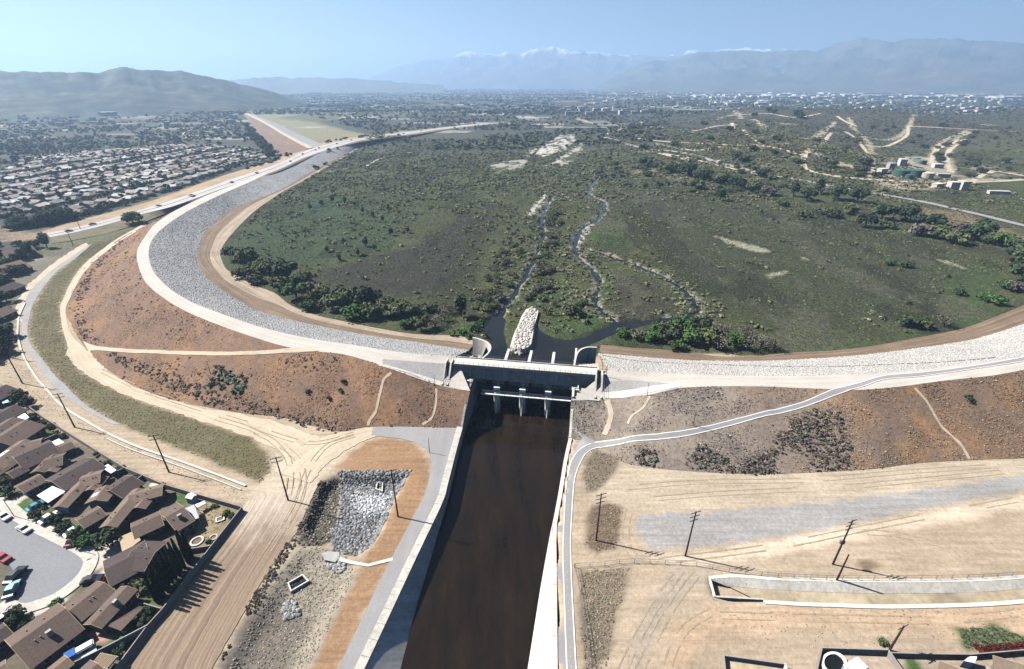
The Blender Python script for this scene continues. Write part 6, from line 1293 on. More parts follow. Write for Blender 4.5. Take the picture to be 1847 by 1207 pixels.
pole((1502, 1018), (1540, 940), 'wooden power pole with transformer right of the gravel strip', 3); pole((1509, 1047), (1527, 998), 'short bare post beside the canal fence', 0); pole((1604, 1173), (1628, 1128), 'wooden pole at the corner of the pool yard wall', 1); pole((305, 852), (275, 785), 'wooden power pole beside the drain, nearest the corner yard', 2); pole((135, 771), (103, 710), 'wooden power pole beside the drain above the brown houses', 2)
pole((41, 692), (2, 622), 'wooden power pole beside the drain near the left edge', 2); pole((16, 645), (-12, 590), 'power pole at the left edge beside the curving drain', 2); pole((15, 604), (4, 583), 'power pole at the far left beside the lane', 1); pole((17, 569), (9, 557), 'farthest small power pole beside the curving lane', 1)
for b_, t_, l_ in [((775, 817), (773, 790), 'marker post on the bend of the access road'), ((1250, 768), (1247, 740), 'marker post above the bike path on the right slope'), ((1385, 847), (1389, 820), 'marker post at the right slope toe'), ((785, 700), (782, 677), 'marker post beside the left concrete ramp'), ((1167, 713), (1167, 690), 'marker post at the top of the right slope'), ((380, 674), (382, 648), 'post on the left slope below the ramp road'), ((1053, 742), (1053, 725), 'marker post in front of the right platform'), ((1093, 680), (1095, 658), 'marker post on the crest right of the bridge'), ((851, 700), (838, 672), 'lamp post on the left outlet platform')]: pole(b_, t_, l_, 0, name='marker_post', r=.12)
for b_, t_, l_ in [((145, 413), (133, 385), 'roadside pole beyond the highway, left'), ((132, 443), (124, 412), 'roadside pole on the near side of the highway, left'), ((1615, 350), (1625, 324), 'roadside pole by the green tanks'), ((1720, 373), (1728, 347), 'roadside pole along the valley road'), ((1845, 402), (1850, 372), 'roadside pole at the right frame edge')]: pole(b_, t_, l_, 1)
# transformer on the pole by the gravel strip
b_ = D(1502, 1018); tr = [o for o in C.objects if o.get('label', '').startswith('wooden power pole with transformer')][0]
for k, a_ in enumerate((0.3, 2.4)): MB().tube((.4*math.cos(a_), .4*math.sin(a_), 7.6), (.4*math.cos(a_), .4*math.sin(a_), 8.6), .28, n=8).build('transformer', M_rail, tr)
# street lamps
def street_lamp(base, label, ang):
    b = P(*base, 0.19); t = thing('street_lamp', label, 'street lamp', tuple(b), ang); MB().tube((0, 0, 0), (0, 0, 6.6), .1, .07, n=6).build('post', M_rail, t); MB().tube((0, 0, 6.5), (1.7, 0, 7.0), .05, n=5).build('arm', M_rail, t); MB().box(1.5, 2.2, -.14, .14, 6.92, 7.08).build('lamp_head', M_concd, t)
street_lamp((25.5, 931), 'street lamp on the sidewalk by the left kerb cars', -2.0); street_lamp((140, 991), 'street lamp on the sidewalk at the cul-de-sac bend', -2.4)
# ---- chain-link fences (posts and rails)
def fence(label, pts, h=1.6, step=4.0, mt=M_rail):
    A = np.array([tuple(D(*q)) for q in pts]); L = np.r_[0, np.cumsum(np.linalg.norm(np.diff(A, axis=0), axis=1))]; n_ = int(L[-1]/step)+1; A = resample(A, n_+1); t = thing('wire_fence', label, 'fence')
    for p in A: MB().tube((p[0], p[1], p[2]-.2), (p[0], p[1], p[2]+h), .06, n=5).build('fence_post', mt, t)
    for hh, nm_ in ((h, 'top_rail'), (h*.5, 'wire'), (.12, 'bottom_wire')):
        m_ = MB()
        for a, b in zip(A[:-1], A[1:]): m_.tube((a[0], a[1], a[2]+hh), (b[0], b[1], b[2]+hh), .045 if nm_ == 'top_rail' else .03, n=4, cap=False)
        m_.build(nm_, mt, t)
fence('wire fence crossing the dirt from the bike path to the canal', [(1036, 1024), (1080, 1022), (1130, 1015), (1165, 1016), (1250, 1020), (1320, 1033), (1400, 1042), (1500, 1046), (1640, 1046), (1760, 1044), (1850, 1038)])
fence('wire fence on the right of the bike path at the bottom edge', [(1037, 1024), (1044, 1055), (1050, 1100), (1058, 1150), (1064, 1207), (1070, 1250)], 1.5)
fence('wire fence round the crest end right of the bridge', [(1078, 636), (1086, 655), (1088, 690), (1090, 718)], 1.8, 3); fence('wire fence round the crest end left of the bridge', [(822, 642), (808, 655), (804, 688), (800, 694)], 1.8, 3)
# ---- garden trees, hedges, cypress row
for i in range(13):
    f_ = i/12; p0, p1 = P(349, 1004, 0), P(285, 1088, 0); p = p0.lerp(p1, f_); tree(0, 0, 0.82, 'cypress', 'cyp', 'slim dark cypress in the row beside the long dark wall', 'cypress row by the dirt road', 'cypress_tree', zsc=random.uniform(1.3, 1.65), base=(p.x+random.uniform(-.25, .25), p.y+random.uniform(-.25, .25), 0))
for px, py, s, k, h, l in [(64, 838, 2.4, 'round', 'green', 'bright green tree between the two dark-roofed houses'), (54, 846, 2.0, 'round', 'green', 'round green tree just left of the bright one between houses'), (24, 866, 2.0, 'wide', 'olive', 'olive bush in the front yard under the dark porch roof'), (196, 985, 3.2, 'round', 'dark', 'dense round tree in the front yard beside the tan carport'), (70, 934, 1.9, 'round', 'dark', 'round dark bush between the driveways of two houses'),
                           (104, 942, 1.7, 'round', 'dark', 'round bush beside the white van'), (118, 958, 2.0, 'wide', 'dark', 'wide bush on the lawn above the kerb'), (146, 968, 2.2, 'round', 'green', 'green tree beside the red car'), (158, 980, 2.4, 'wide', 'green', 'tree on the lawn left of the round front-yard tree'), (15, 893, 2.2, 'round', 'dark', 'dark tree at the left edge above the street lamp'), (200, 1046, 1.5, 'small', 'red', 'red flowering bush beside the dark brown house'), (190, 1048, 1.3, 'small', 'red', 'smaller red flowering bush at the driveway corner'),
                           (222, 1054, 2.0, 'wide', 'dark', 'dark shrub between the dark brown and slotted houses'), (240, 1060, 2.2, 'wide', 'dark', 'dark shrub under the dark brown house wall'), (258, 1064, 2.0, 'wide', 'olive', 'olive shrub near the satellite dish garden'), (32, 1118, 2.2, 'round', 'dark', 'round tree left of the big two-tone house'), (24, 1126, 1.6, 'wide', 'green', 'low green bush beside the white car, lower left'), (103, 1090, 1.4, 'small', 'green', 'small bush at the corner of the large slotted house'), (262, 1110, 1.6, 'wide', 'dark', 'dark garden bush behind the lean-to'), (250, 1120, 1.4, 'small', 'olive', 'small garden bush by the corner of the slanting wall'),
                           (408, 928, 1.2, 'small', 'green', 'green bush by the block wall corner'), (418, 934, 1.1, 'small', 'dark', 'dark small bush nearest the wall corner'), (388, 915, 1.0, 'small', 'green', 'small round bush beside white pots in the corner yard'), (376, 978, .9, 'small', 'green', 'tiny bush below the small stone ring'), (38, 725, 3.0, 'round', 'dark', 'large dark tree by the left edge awnings'), (52, 735, 2.6, 'round', 'dark', 'dark tree at the straw verge, right of the large one'), (30, 716, 2.4, 'round', 'dark', 'dark tree behind the large one by the turquoise tarp'),
                           (60, 757, 2.0, 'wide', 'dark', 'dark shrub behind the white awning'), (75, 770, 2.0, 'wide', 'green', 'green shrub on the small back lawn'), (100, 786, 1.6, 'small', 'green', 'green hedge bush by the rear wall'), (115, 790, 1.4, 'small', 'dark', 'dark hedge bush by the rear wall'), (1590, 1160, 1.2, 'small', 'olive', 'small weed bush outside the pool yard wall'), (1345, 1052, .7, 'small', 'olive', 'tiny weed at the canal head'), (555, 709, 1.3, 'small', 'dark', 'tiny dark bush on the left slope'), (620, 690, 1.3, 'small', 'dark', 'small dark bush, upper of the pair on the left slope'), (614, 707, 1.2, 'small', 'olive', 'small olive bush, lower of the pair on the left slope'), (593, 720, 1.2, 'small', 'olive', 'faint olive bush low on the left slope'), (1745, 720, 1.6, 'small', 'dark', 'single dark bush on the far right slope')]:
    tree(px, py, s, k, h, l, None, 'bush' if k in ('small', 'wide') else 'tree', 'bush' if k in ('small', 'wide') else 'tree')
quads = []
for _, blocks in HOUSES:
    for c0, c1, c2, rm, kw in blocks:
        a_, u_, v_, L_, w_, _, _ = gable(c0, c1, c2); quads.append(np.array([(a_.x, a_.y), (a_.x+u_.x*L_, a_.y+u_.y*L_), (a_.x+u_.x*L_+v_.x*w_, a_.y+u_.y*L_+v_.y*w_), (a_.x+v_.x*w_, a_.y+v_.y*w_)]))
lotp = pts_in(wpoly(lots), 260, 55, soft=0); kp = np.ones(len(lotp), bool)
for qd in quads: kp &= sdf(lotp[:, 0], lotp[:, 1], qd) < -1.0
kp &= sdf(lotp[:, 0], lotp[:, 1], street) < -4.0; lotp = lotp[kp]
rg = random.Random(12)
for x_, y_ in lotp[:75]: tree(0, 0, rg.uniform(.7, 1.7), rg.choice(['small', 'small', 'wide', 'round']), rg.choice(['dark', 'dark', 'green', 'olive']), 'small garden shrub between the brown-roofed houses, lower left', 'garden shrubs between the houses', 'garden_shrub', 'bush', base=(x_, y_, 0))
for i in range(9): tree(1770+i*14, 1176-i*.9, 1.4, 'small', 'red', 'dark red shrub in the hedge behind the bottom right gardens', 'red hedge bottom right', 'hedge_shrub', 'bush', zsc=.8)
rr = random.Random(8)
for i in range(80):                                   # dark trees and gardens at the left frame edge
    t_ = rr.random(); yy = 440+t_*220; xx = rr.uniform(-40, 1)+max(0, (120-(yy-440)*.95) if yy < 560 else 8)*rr.random()
    tree(xx, yy, rr.uniform(2.8, 5.6), rr.choice(['round', 'wide', 'tall']), 'dark', 'dark garden tree at the left edge beyond the curving lane', 'dark trees at the left edge')
for i, (c0, c1, c2) in enumerate([((0, 458), (52, 448), (62, 458)), ((-30, 490), (22, 476), (34, 488)), ((-30, 530), (8, 515), (18, 526)), ((-40, 575), (-6, 560), (4, 572))]):
    o_ = P(*c0, 0); h = thing('house', ['brown-roofed house among dark trees below the highway, left edge', 'tan-roofed house just below it at the left edge', 'half-hidden brown house at the left edge beside the lane bend', 'lowest half-hidden house at the left edge beside the lane'][i], 'house', tuple(o_)); block(h, o_, c0, c1, c2, [B_, T_, K_, B_][i], vents=1)
# ================================================================ THE SUBURB BEYOND THE HIGHWAY
def small_house_meshes():
    out = []
    for i, (L, W_, hip) in enumerate([(15, 10, 2.5), (17, 11, 0.4), (13, 12, 4.0)]):
        w_ = MB().box(-L/2+.5, L/2-.5, -W_/2+.5, W_/2-.5, 0, 2.8).build('wall', M_haywall); fix_normals(w_)
        z0, z1 = 2.75, 2.75+W_/2*.38; vs = [(-L/2, -W_/2, z0), (L/2, -W_/2, z0), (L/2, W_/2, z0), (-L/2, W_/2, z0), (-L/2+hip, 0, z1), (L/2-hip, 0, z1)]
        f_ = [(0, 1, 5, 4), (2, 3, 4, 5), (0, 4, 3), (1, 2, 5), (3, 2, 1, 0)]
        gx_, gw = L*.22, 6.2; n_ = len(vs); vs += [(gx_-gw/2, -W_/2-4, z0), (gx_+gw/2, -W_/2-4, z0), (gx_+gw/2, 0, z0), (gx_-gw/2, 0, z0), (gx_, -W_/2-4, z0+gw/2*.38), (gx_, 0, z0+gw/2*.38)]
        f_ += [(n_, n_+4, n_+5, n_+3), (n_+1, n_+2, n_+5, n_+4), (n_, n_+1, n_+4), (n_+3, n_+2, n_+1, n_)]
        r_ = mk('roof', vs, f_, M_froof); fix_normals(r_)
        g_ = MB().box(gx_-gw/2+.4, gx_+gw/2-.4, -W_/2-3.7, -W_/2+.45, 0, 2.7).build('garage', M_haywall); fix_normals(g_)
        out.append((w_.data, r_.data, g_.data))
        for o in (w_, r_, g_): bpy.data.objects.remove(o)
    return out
HM = small_house_meshes(); RC = [(0.42, 0.37, 0.32), (0.30, 0.25, 0.21), (0.50, 0.46, 0.41), (0.35, 0.29, 0.245), (0.50, 0.49, 0.48), (0.25, 0.215, 0.19)]
sub = wpoly([(-40, 330), (60, 285), (200, 272), (330, 262), (440, 268), (505, 280), (470, 290), (400, 312), (338, 336), (282, 354), (225, 370), (169, 384), (110, 398), (-60, 402)])
rs = np.random.default_rng(77); placed = []; rows = 0
dirv = np.array([HS[20][0]-HS[5][0], HS[20][1]-HS[5][1]]); dirv /= np.linalg.norm(dirv); nv = np.array([-dirv[1], dirv[0]])
o0 = np.array([HS[12][0], HS[12][1]])
streets = []
cand = []
for r_i in range(0, 24):
    off = 24+r_i*19+(r_i//2)*13
    for s_i in np.arange(-900, 900, 19.5):
        p = o0+dirv*(s_i+rs.uniform(-2, 2)+12*math.sin(r_i*1.7+s_i/130))+nv*(off+rs.uniform(-1.5, 1.5)+10*math.sin(s_i/160+r_i//2))
        if sdf(np.array([p[0]]), np.array([p[1]]), sub)[0] > 4: cand.append((p, r_i))
cand.sort(key=lambda c: np.hypot(*c[0]))
def near_drop(i, n): return True
lab = ['house in the suburb rows nearest the highway', 'house in the middle of the suburb beyond the highway', 'house in the far part of the suburb beyond the highway']
grp = ['houses in the suburb rows nearest the highway', 'houses in the middle of the suburb', 'houses in the far part of the suburb']
for i, (p, r_i) in enumerate(cand[:298]):
    b = 0 if r_i < 2 else (1 if r_i < 9 else 2); a = math.atan2(dirv[1], dirv[0])+(math.pi if r_i % 2 else 0)+rs.uniform(-.4, .4)+(math.pi/2 if rs.random() < .38 else 0)
    k = rs.integers(3); ci = rs.integers(len(RC)); colr = RC[ci]; f_ = rs.uniform(.85, 1.15); cn = ['tan', 'brown', 'cream', 'brown', 'grey', 'dark brown'][ci]
    t = thing('suburban_house', f'{cn}-roofed {lab[b]}', 'house', (p[0], p[1], zg(*p)-.1), a, f'{cn}-roofed '+grp[b])
    for nm_, me in zip(('wall', 'roof', 'garage'), HM[k]):
        o = bpy.data.objects.new(nm_, me); C.objects.link(o); o.parent = t; o.color = tuple(min(1, c*f_) for c in colr)+(1,)
if len(cand) > 298:                                    # the rest of the roofs, too small to tell apart
    V, Fq, Cc = [], [], []; off = 0
    for p, r_i in cand[298:]:
        me = HM[rs.integers(3)][1]; v = np.array([tuple(q.co) for q in me.vertices])[:6]; a = math.atan2(dirv[1], dirv[0])+rs.uniform(-.2, .2); c, s = math.cos(a), math.sin(a)
        v = np.c_[v[:, 0]*c-v[:, 1]*s+p[0], v[:, 0]*s+v[:, 1]*c+p[1], v[:, 2]]; V.append(v); cc = np.array(RC[rs.integers(len(RC))]); Cc.append(np.repeat(cc[None], 6, 0)); Fq += [tuple(x+off for x in f) for f in [(0, 1, 5, 4), (2, 3, 4, 5), (0, 4, 3), (1, 2, 5)]]; off += 6
    stuff(mk('far_roofs', np.vstack(V), Fq, M_stone, col=np.vstack(Cc)))
for r_i in range(0, 20, 2):
    off = 24+r_i*19+(r_i//2)*13+19+16; pts_ = [o0+dirv*s_+nv*(off+10*math.sin(s_/160+r_i//2)) for s_ in np.arange(-700, 760, 60)]
    pts_ = [p for p in pts_ if sdf(np.array([p[0]]), np.array([p[1]]), sub)[0] > 0]
    if len(pts_) > 3: ribbon('suburb_street', pts_, 9, M_asph, .25, 40, world=True)
TB = [leafy(3, 4, 0.6, 0.9, 0.32, 700+i, 0, .5) for i in range(6)]
q = pts_in(sub, 1900, 61); q = lift(q); scatter('suburb_trees', TB, q, RNG.uniform(2.6, 6.0, len(q)), M_leaf, pal([(0.045, 0.065, 0.04), (0.06, 0.08, 0.05), (0.035, 0.05, 0.035)], .15))
for i in range(40):                                    # the dark belt between suburb and highway, left
    t_ = i/39; tree(25+t_*100+rr.uniform(-6, 6), 414-t_*18+rr.uniform(-5, 3), rr.uniform(4, 7.5), rr.choice(['round', 'wide']), 'dark', 'dark tree in the belt between the suburb and the highway', 'tree belt beside the highway')
for i in range(34):
    t_ = i/33; tree(130+t_*350+rr.uniform(-6, 6), 398-t_*118+rr.uniform(-5, 0)+9*math.sin(t_*3.14), rr.uniform(2.4, 4.5), 'wide', 'dark', 'hedge tree along the suburb boundary beside the highway bank', 'hedge trees along the highway bank')
tree(240, 402, 7.5, 'wide', 'olive', 'single large grey-green tree beside the highway', None)
for i in range(26):
    t_ = i/25; tree(443+t_*46+rr.uniform(-6, 6), 232+t_*52+rr.uniform(-4, 4), rr.uniform(6, 10), 'round', 'dark', 'dark tree in the grove below the straight dam segment', 'grove below the straight dam segment')
# far plain: trees as one mass
def plain(n, y0, y1, seed, dens=lambda x, y: np.ones(len(x))):
    r = np.random.default_rng(seed); out = []; tot = 0
    while tot < n:
        y = y0*np.exp(r.random(n*2)*math.log(y1/y0)); x = r.uniform(-1.12, 1.12, n*2)*y; ok = r.random(n*2) < dens(x, y); out.append(np.c_[x[ok], y[ok]]); tot += ok.sum()
    return np.vstack(out)[:n]
def oil_hill(x, y): return (x > 0.30*y) & (y < 1900)
HC2 = ((HU+HL)/2)[::4, :2]; FC2 = ((fa+fb)/2)[:, :2]
def plain_d(x, y):
    k = sstep(.34, .52, fbm(x/120, y/120, 71)); k = np.where(oil_hill(x, y), np.maximum(k, .55), k); k = np.where((abs(x+420) < 260) & (y < 1150) & (y > 640), .25, k)
    k = np.where(sdf(x, y, wpoly([(553, 266), (440, 204), (520, 204), (680, 240)])) > 0, .0, k); k = np.where(sdf(x, y, sub) > -10, 0, k); k = np.where(oil_hill(x, y), k*.9, k); k = np.where(ldist(x, y, HC2) < 24, 0, k); k = np.where(ldist(x, y, FC2) < 45, 0, k); return np.clip(k, 0, 1)
q = plain(11000, 720, 2300, 63, plain_d); keep = (sdf(q[:, 0], q[:, 1], bp) < 0) | (q[:, 1] > 950); q = q[keep]; q = lift(q); hill = oil_hill(q[:, 0], q[:, 1])
kp = np.ones(len(q), bool)
for ln in oil: kp &= ldist(q[:, 0], q[:, 1], np.array([tuple(D(*w_))[:2] for w_ in ln])) > 9
for ln in ([(1090, 248), (1226, 275), (1370, 312), (1550, 345), (1740, 382), (1847, 408)],): kp &= ldist(q[:, 0], q[:, 1], np.array([tuple(D(*w_))[:2] for w_ in ln])) > 11
for pl in BARS: kp &= sdf(q[:, 0], q[:, 1], wpoly(pl)) < 2
q = q[kp]; hill = hill[kp]
scatter('far_trees', TB, q, np.where(hill, RNG.uniform(2, 4.5, len(q)), RNG.uniform(4, 9, len(q))), M_leaf, pal([(0.08, 0.092, 0.058), (0.095, 0.105, 0.068), (0.068, 0.078, 0.052), (0.105, 0.108, 0.075)], .15), zs=np.where(hill, .35, .7))
TB2 = [leafy(2, 4, 0.7, 0.8, 0.42, 760+i) for i in range(4)]
q = plain(14000, 2000, 11000, 64, lambda x, y: sstep(.34, .5, fbm(x/400, y/400, 73))); p3 = np.c_[q, gz(q[:, 0], q[:, 1])]
scatter('far_trees', TB2, p3, RNG.uniform(6, 11, len(q))*(1+p3[:, 1]/12000), M_leaf, pal([(0.065, 0.08, 0.055), (0.078, 0.092, 0.06), (0.055, 0.065, 0.048)], .12), zs=np.full(len(q), .75))
for px, py, s in [(1437, 212, 12), (1385, 204, 10), (1395, 206, 9), (1445, 214, 9), (1360, 212, 8)]: tree(px, py, s, 'round', 'dark', 'dark tree crowning the oilfield hill', 'trees crowning the oilfield hill')
for i in range(60): tree(rr.uniform(1160, 1847), rr.uniform(225, 330), rr.uniform(4, 7.5), 'wide', rr.choice(['dark', 'olive']), 'dark shrub on the oilfield hills', 'shrubs on the oilfield hills', 'hill_shrub', 'bush')
q = np.c_[RNG.uniform(200, 1700, 26000), RNG.uniform(640, 1900, 26000)]; q = q[(q[:, 0] > .27*q[:, 1]) & (q[:, 0] < 1.1*q[:, 1]) & (RNG.random(len(q)) < .25+.75*sstep(.42, .58, fbm(q[:, 0]/45, q[:, 1]/45, 99)))]
for ln in oil: q = q[ldist(q[:, 0], q[:, 1], np.array([tuple(D(*w_))[:2] for w_ in ln])) > 7]
q = q[ldist(q[:, 0], q[:, 1], np.array([tuple(D(*w_))[:2] for w_ in [(1090, 248), (1226, 275), (1370, 312), (1550, 345), (1740, 382), (1847, 408)]])) > 9]; yard = np.array([tuple(D(*w_))[:2] for w_ in [(1560, 335), (1580, 300), (1640, 288), (1710, 290), (1720, 325), (1690, 345), (1620, 348)]]); q = q[sdf(q[:, 0], q[:, 1], yard) < 0][:7500]
q = lift(q); scatter('hill_scrub', TB2, q, RNG.uniform(2.2, 4.6, len(q)), M_leaf, pal([(0.085, 0.088, 0.06), (0.10, 0.10, 0.072), (0.07, 0.075, 0.05), (0.11, 0.10, 0.08)], .15), zs=np.full(len(q), .45))
# oilfield tanks and sheds
for px, py, r_, h_, colr, l in [(1624, 318, 8.6, 8, (0.055, 0.12, 0.105), 'large green tank, leftmost at the oilfield'), (1638, 322, 4.6, 5, (0.06, 0.13, 0.115), 'small green tank in front of the larger ones'), (1650, 318, 8.6, 8, (0.055, 0.115, 0.10), 'large green tank next to the cream one'), (1669, 321, 8, 7, (0.66, 0.58, 0.48), 'cream tank beside the green tanks'), (1660, 296, 7, 6, (0.16, 0.22, 0.20), 'grey-green tank behind the others'), (1652, 292, 5, 6, (0.17, 0.24, 0.22), 'small grey-green tank at the back')]:
    p = D(px, py); t = thing('storage_tank', l, 'tank', (p.x, p.y, p.z-.5)); o = MB().lathe([(r_, 0), (r_, h_)], 20).build('shell', M_objc, t); o.color = (*colr, 1); o = MB().lathe([(r_+.05, h_), (0, h_+1.2)], 20).build('roof', M_objc, t); o.color = (*colr, 1)
def bld(p, L, W_, H_, ang, colr, label, group=None, parts=True, name='industrial_building'):
    t = thing(name, label, 'building', p, ang, group); o = MB().box(-L/2, L/2, -W_/2, W_/2, -.5, H_).build('wall', M_objc, t); o.color = (*colr, 1)
    o = MB().box(-L/2-.3, L/2+.3, -W_/2-.3, W_/2+.3, H_, H_+.5).build('roof', M_objc, t); o.color = (*[min(.85, c*1.1) for c in colr], 1); return t
for i, (px, py, L, W_, H_) in enumerate([(1720, 340, 12, 9, 7), (1734, 342, 8, 8, 9), (1690, 338, 12, 6, 4), (1800, 350, 20, 5, 3), (1590, 312, 10, 7, 5), (1605, 305, 8, 6, 7), (1690, 303, 12, 7, 5), (1625, 300, 8, 8, 9), (1700, 320, 14, 6, 4)]):
    p = D(px, py); bld(tuple(p), L, W_, H_, rr.uniform(-.4, .4), random.choice([(0.7, 0.68, 0.64), (0.6, 0.56, 0.5), (0.45, 0.44, 0.42)]), 'pale shed among the oilfield yards', 'sheds in the oilfield yards', name='oilfield_shed')
# city: the largest flat-roofed buildings one by one, the rest as one mass
cb = []
def city(n, pyr, pxr, Lr, seed, c):
    r = np.random.default_rng(seed)
    for _ in range(n):
        py = r.uniform(*pyr); px = r.uniform(*pxr); p = P(px, py, 0)
        cb.append((p.x, p.y, r.uniform(*Lr), r.uniform(*Lr)*.6, r.uniform(8, 14), r.uniform(-.2, .2), c[r.integers(len(c))]))
WHT = [(0.78, 0.77, 0.74), (0.72, 0.70, 0.68), (0.6, 0.58, 0.55), (0.8, 0.8, 0.8)]
city(150, (173, 180), (1190, 1900), (40, 130), 1, WHT); city(70, (165, 172), (1380, 1900), (60, 180), 2, WHT); city(40, (163, 168), (1020, 1250), (50, 150), 3, WHT); city(36, (168, 175), (930, 1200), (30, 90), 4, WHT)
city(22, (190, 196), (830, 1000), (14, 34), 5, WHT); city(26, (166, 178), (430, 850), (30, 110), 6, WHT); city(20, (200, 212), (1000, 1180), (14, 34), 7, WHT); city(16, (205, 245), (0, 430), (10, 22), 8, WHT); city(8, (200, 215), (20, 200), (25, 60), 9, WHT); city(14, (186, 192), (1260, 1400), (30, 70), 10, WHT); city(6, (200, 208), (1730, 1800), (20, 40), 11, WHT)
cb.sort(key=lambda b: -b[2]*b[3]/(b[0]**2+b[1]**2))
for i, (x, y, L, W_, H_, a, c) in enumerate(cb[:250]):
    z = float(gz(np.array([x]), np.array([y]))[0]); right = x > 0.25*y
    bld((x, y, z), L, W_, H_, a, c, 'white flat-roofed building in the bright industrial strip on the plain' if right else 'pale flat-roofed building scattered on the far plain', 'buildings in the industrial strip' if right else 'buildings scattered on the plain')
m_ = MB(); r2 = np.random.default_rng(31)
rest = cb[250:]
for _ in range(1500):
    py = r2.choice([r2.uniform(160, 172), r2.uniform(168, 186), r2.uniform(185, 205)], p=[.5, .35, .15]); px = r2.uniform(250, 1847); p = P(px, py, 0)
    if p.x > .3*p.y and p.y < 2300: continue
    rest.append((p.x, p.y, r2.uniform(14, 55)*p.y/3500, r2.uniform(10, 30)*p.y/3500, r2.uniform(4, 9), r2.uniform(-.3, .3), None))
for x, y, L, W_, H_, a, c in rest:
    ca, sa = math.cos(a), math.sin(a); z = float(gz(np.array([x]), np.array([y]))[0]); m_.box(-L/2, L/2, -W_/2, W_/2, z-1, z+H_, lambda u, v, w_: (x+u*ca-v*sa, y+u*sa+v*ca, w_))
stuff(m_.build('far_buildings', mat('far_wall', (0.60, 0.58, 0.55), .12, .01, .002, .2)))
# ================================================================ HILLS AND MOUNTAINS
def range_(name, sky_, d0, d1, d2, mt, colf, nx_=260, nr=46, seed=1, rough=.35, tail=0.0):
    """range of hills whose ridge line follows the traced skyline; foot at d0, crest about d1, back at d2"""
    sx = np.array([s[0] for s in sky_], float); sy = np.array([s[1] for s in sky_], float); px = np.linspace(sx[0], sx[-1], nx_); py = np.interp(px, sx, sy)
    py = py+(fbm(px/14, px*0, seed+3)-.5)*3.0+(fbm(px/4, px*0, seed+5)-.5)*1.8; V = np.zeros((nr, nx_, 3)); t = np.linspace(0, 1, nr)
    for k in range(nx_):
        rd = raydir(px[k], py[k]); az = np.array([rd.x, rd.y]); az /= np.linalg.norm(az); hz = math.hypot(rd.x, rd.y); dc = d1*(1+.025*math.sin(px[k]/70+seed)); zc = max(CAMH+rd.z/hz*dc, 2)
        for j in range(nr):
            f_ = t[j]; d = d0+(d2-d0)*f_; s = (d-d0)/(dc-d0); V[j, k, :2] = az*d
            V[j, k, 2] = zc*(s**1.25 if s < 1 else max(0, 1-(d-dc)/(d2-dc))**1.1)
    x, y = V[:, :, 0], V[:, :, 1]; sc_ = (d1-d0)/4.5; rn = 1-abs(2*fbm(x/sc_, y/sc_, seed, 5)-1)*2; env = np.clip(V[:, :, 2]/V[:, :, 2].max(), 0, 1)*np.clip(1.0-abs((np.linspace(d0, d2, nr)[:, None]-d1)/(d1*.12))*0, 0, 1)
    s_all = (np.linspace(d0, d2, nr)[:, None]-d0)/(d1-d0); dip = np.clip(1-abs(s_all-1)*0, 0, 1)
    V[:, :, 2] -= rough*V[:, :, 2]*np.clip(.9-rn, 0, 1)*(1-np.exp(-((s_all-1)/.10)**2)); V[0, :, 2] = -5; V[-1, :, 2] = -5
    i, j = np.meshgrid(np.arange(nx_-1), np.arange(nr-1)); b = (j*nx_+i).ravel(); Fq = np.stack([b, b+1, b+nx_+1, b+nx_], 1); Vf = V.reshape(-1, 3)
    return struct(mk(name, Vf, Fq, mt, col=colf(Vf), smooth=True))
def mcol(base, hi, snow=None, fs=300):
    def f(V):
        n_ = sstep(.25, .75, fbm(V[:, 0]/fs, V[:, 1]/fs, 3))[:, None]; c = np.array(base)*(1-n_)+np.array(hi)*n_
        if snow is not None:
            k = sstep(snow-80, snow+60, V[:, 2]+(fbm(V[:, 0]/130, V[:, 1]/130, 8, 5)-.5)*420)[:, None]; c = c*(1-k)+np.array((0.85, 0.87, 0.9))*k
        return c
    return f
range_('hill', [(-420, 140), (-200, 133), (0, 127), (60, 128.5), (180, 130), (194, 125), (220, 121), (262, 125), (330, 127.5), (360, 133), (400, 141), (440, 151), (470, 159), (490, 165), (520, 174), (560, 186)], 2300, 3300, 5200, M_hill, mcol((0.018, 0.032, 0.026), (0.080, 0.085, 0.060), None, 55), 260, 60, 2, .28)
range_('hill', [(380, 148), (430, 141), (480, 139), (520, 138.5), (560, 139), (600, 140.5), (640, 140), (700, 145), (760, 150), (800, 153)], 6500, 8000, 9500, M_mtn, mcol((0.09, 0.095, 0.075), (0.13, 0.13, 0.10)), 160, 24, 4, .3)
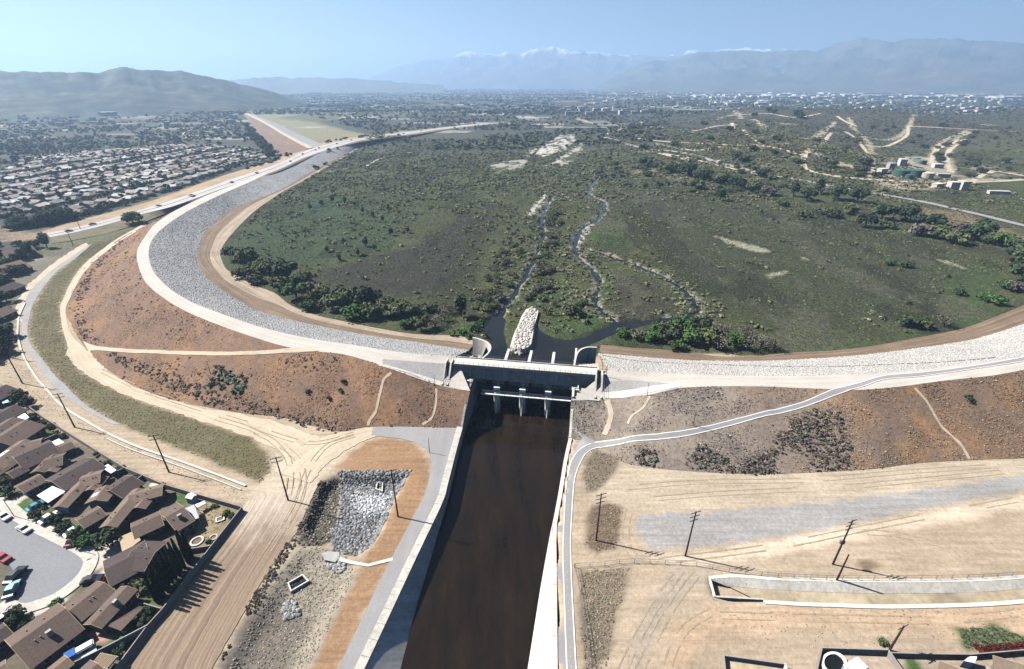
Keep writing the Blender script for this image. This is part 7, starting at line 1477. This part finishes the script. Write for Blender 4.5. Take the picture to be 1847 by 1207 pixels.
range_('mountain', [(1080, 150), (1130, 122), (1180, 108), (1220, 104), (1265, 92), (1330, 90), (1400, 92), (1440, 89), (1465, 90), (1500, 80), (1530, 72), (1555, 67), (1590, 71), (1610, 74), (1640, 69), (1680, 69), (1720, 68), (1760, 72), (1800, 73), (1847, 77), (1950, 80), (2150, 95)], 7200, 10200, 12500, M_mtn, mcol((0.07, 0.08, 0.065), (0.13, 0.125, 0.10)), 380, 70, 6, .35)
range_('mountain', [(640, 150), (690, 130), (730, 116), (770, 106), (800, 101), (830, 92), (850, 92), (870, 98), (885, 95), (900, 98), (912, 93), (930, 97), (950, 90), (975, 84), (1000, 79), (1015, 84), (1030, 88), (1060, 90), (1080, 88), (1100, 95), (1125, 98), (1150, 97), (1190, 98), (1215, 94), (1240, 91), (1270, 91), (1300, 88), (1330, 87), (1350, 85), (1365, 88), (1400, 85), (1450, 90), (1520, 95), (1600, 110)], 11000, 14000, 16200, M_mtn, mcol((0.09, 0.095, 0.10), (0.15, 0.15, 0.14), 800), 420, 60, 9, .35)
# antenna masts on the left hill
for px in (216, 231, 240):
    rd = raydir(px, 122); d = 3250; p = (rd.x/math.hypot(rd.x, rd.y)*d, rd.y/math.hypot(rd.x, rd.y)*d); z = CAMH+rd.z/math.hypot(rd.x, rd.y)*d
    t = thing('antenna_mast', 'thin antenna mast on the summit of the left hill', 'antenna', (p[0], p[1], z-12), 0, 'antenna masts on the left hill'); MB().tube((0, 0, 0), (0, 0, 26), 1.0, .4, n=5).build('mast', M_rail, t)
# ================================================================ HAZE
M_haze = bpy.data.materials.new('haze_air'); M_haze.use_nodes = True; t_ = M_haze.node_tree; t_.nodes.clear()
ou = t_.nodes.new('ShaderNodeOutputMaterial'); pv = t_.nodes.new('ShaderNodeVolumePrincipled'); pv.inputs['Color'].default_value = (0.52, 0.73, 1.0, 1); pv.inputs['Density'].default_value = HAZE; pv.inputs['Anisotropy'].default_value = 0.32
t_.links.new(pv.outputs[0], ou.inputs['Volume'])
hz_ = MB().box(-19500, 19500, -900, 19500, -12, 1100).build('haze', M_haze); fix_normals(hz_); stuff(hz_)
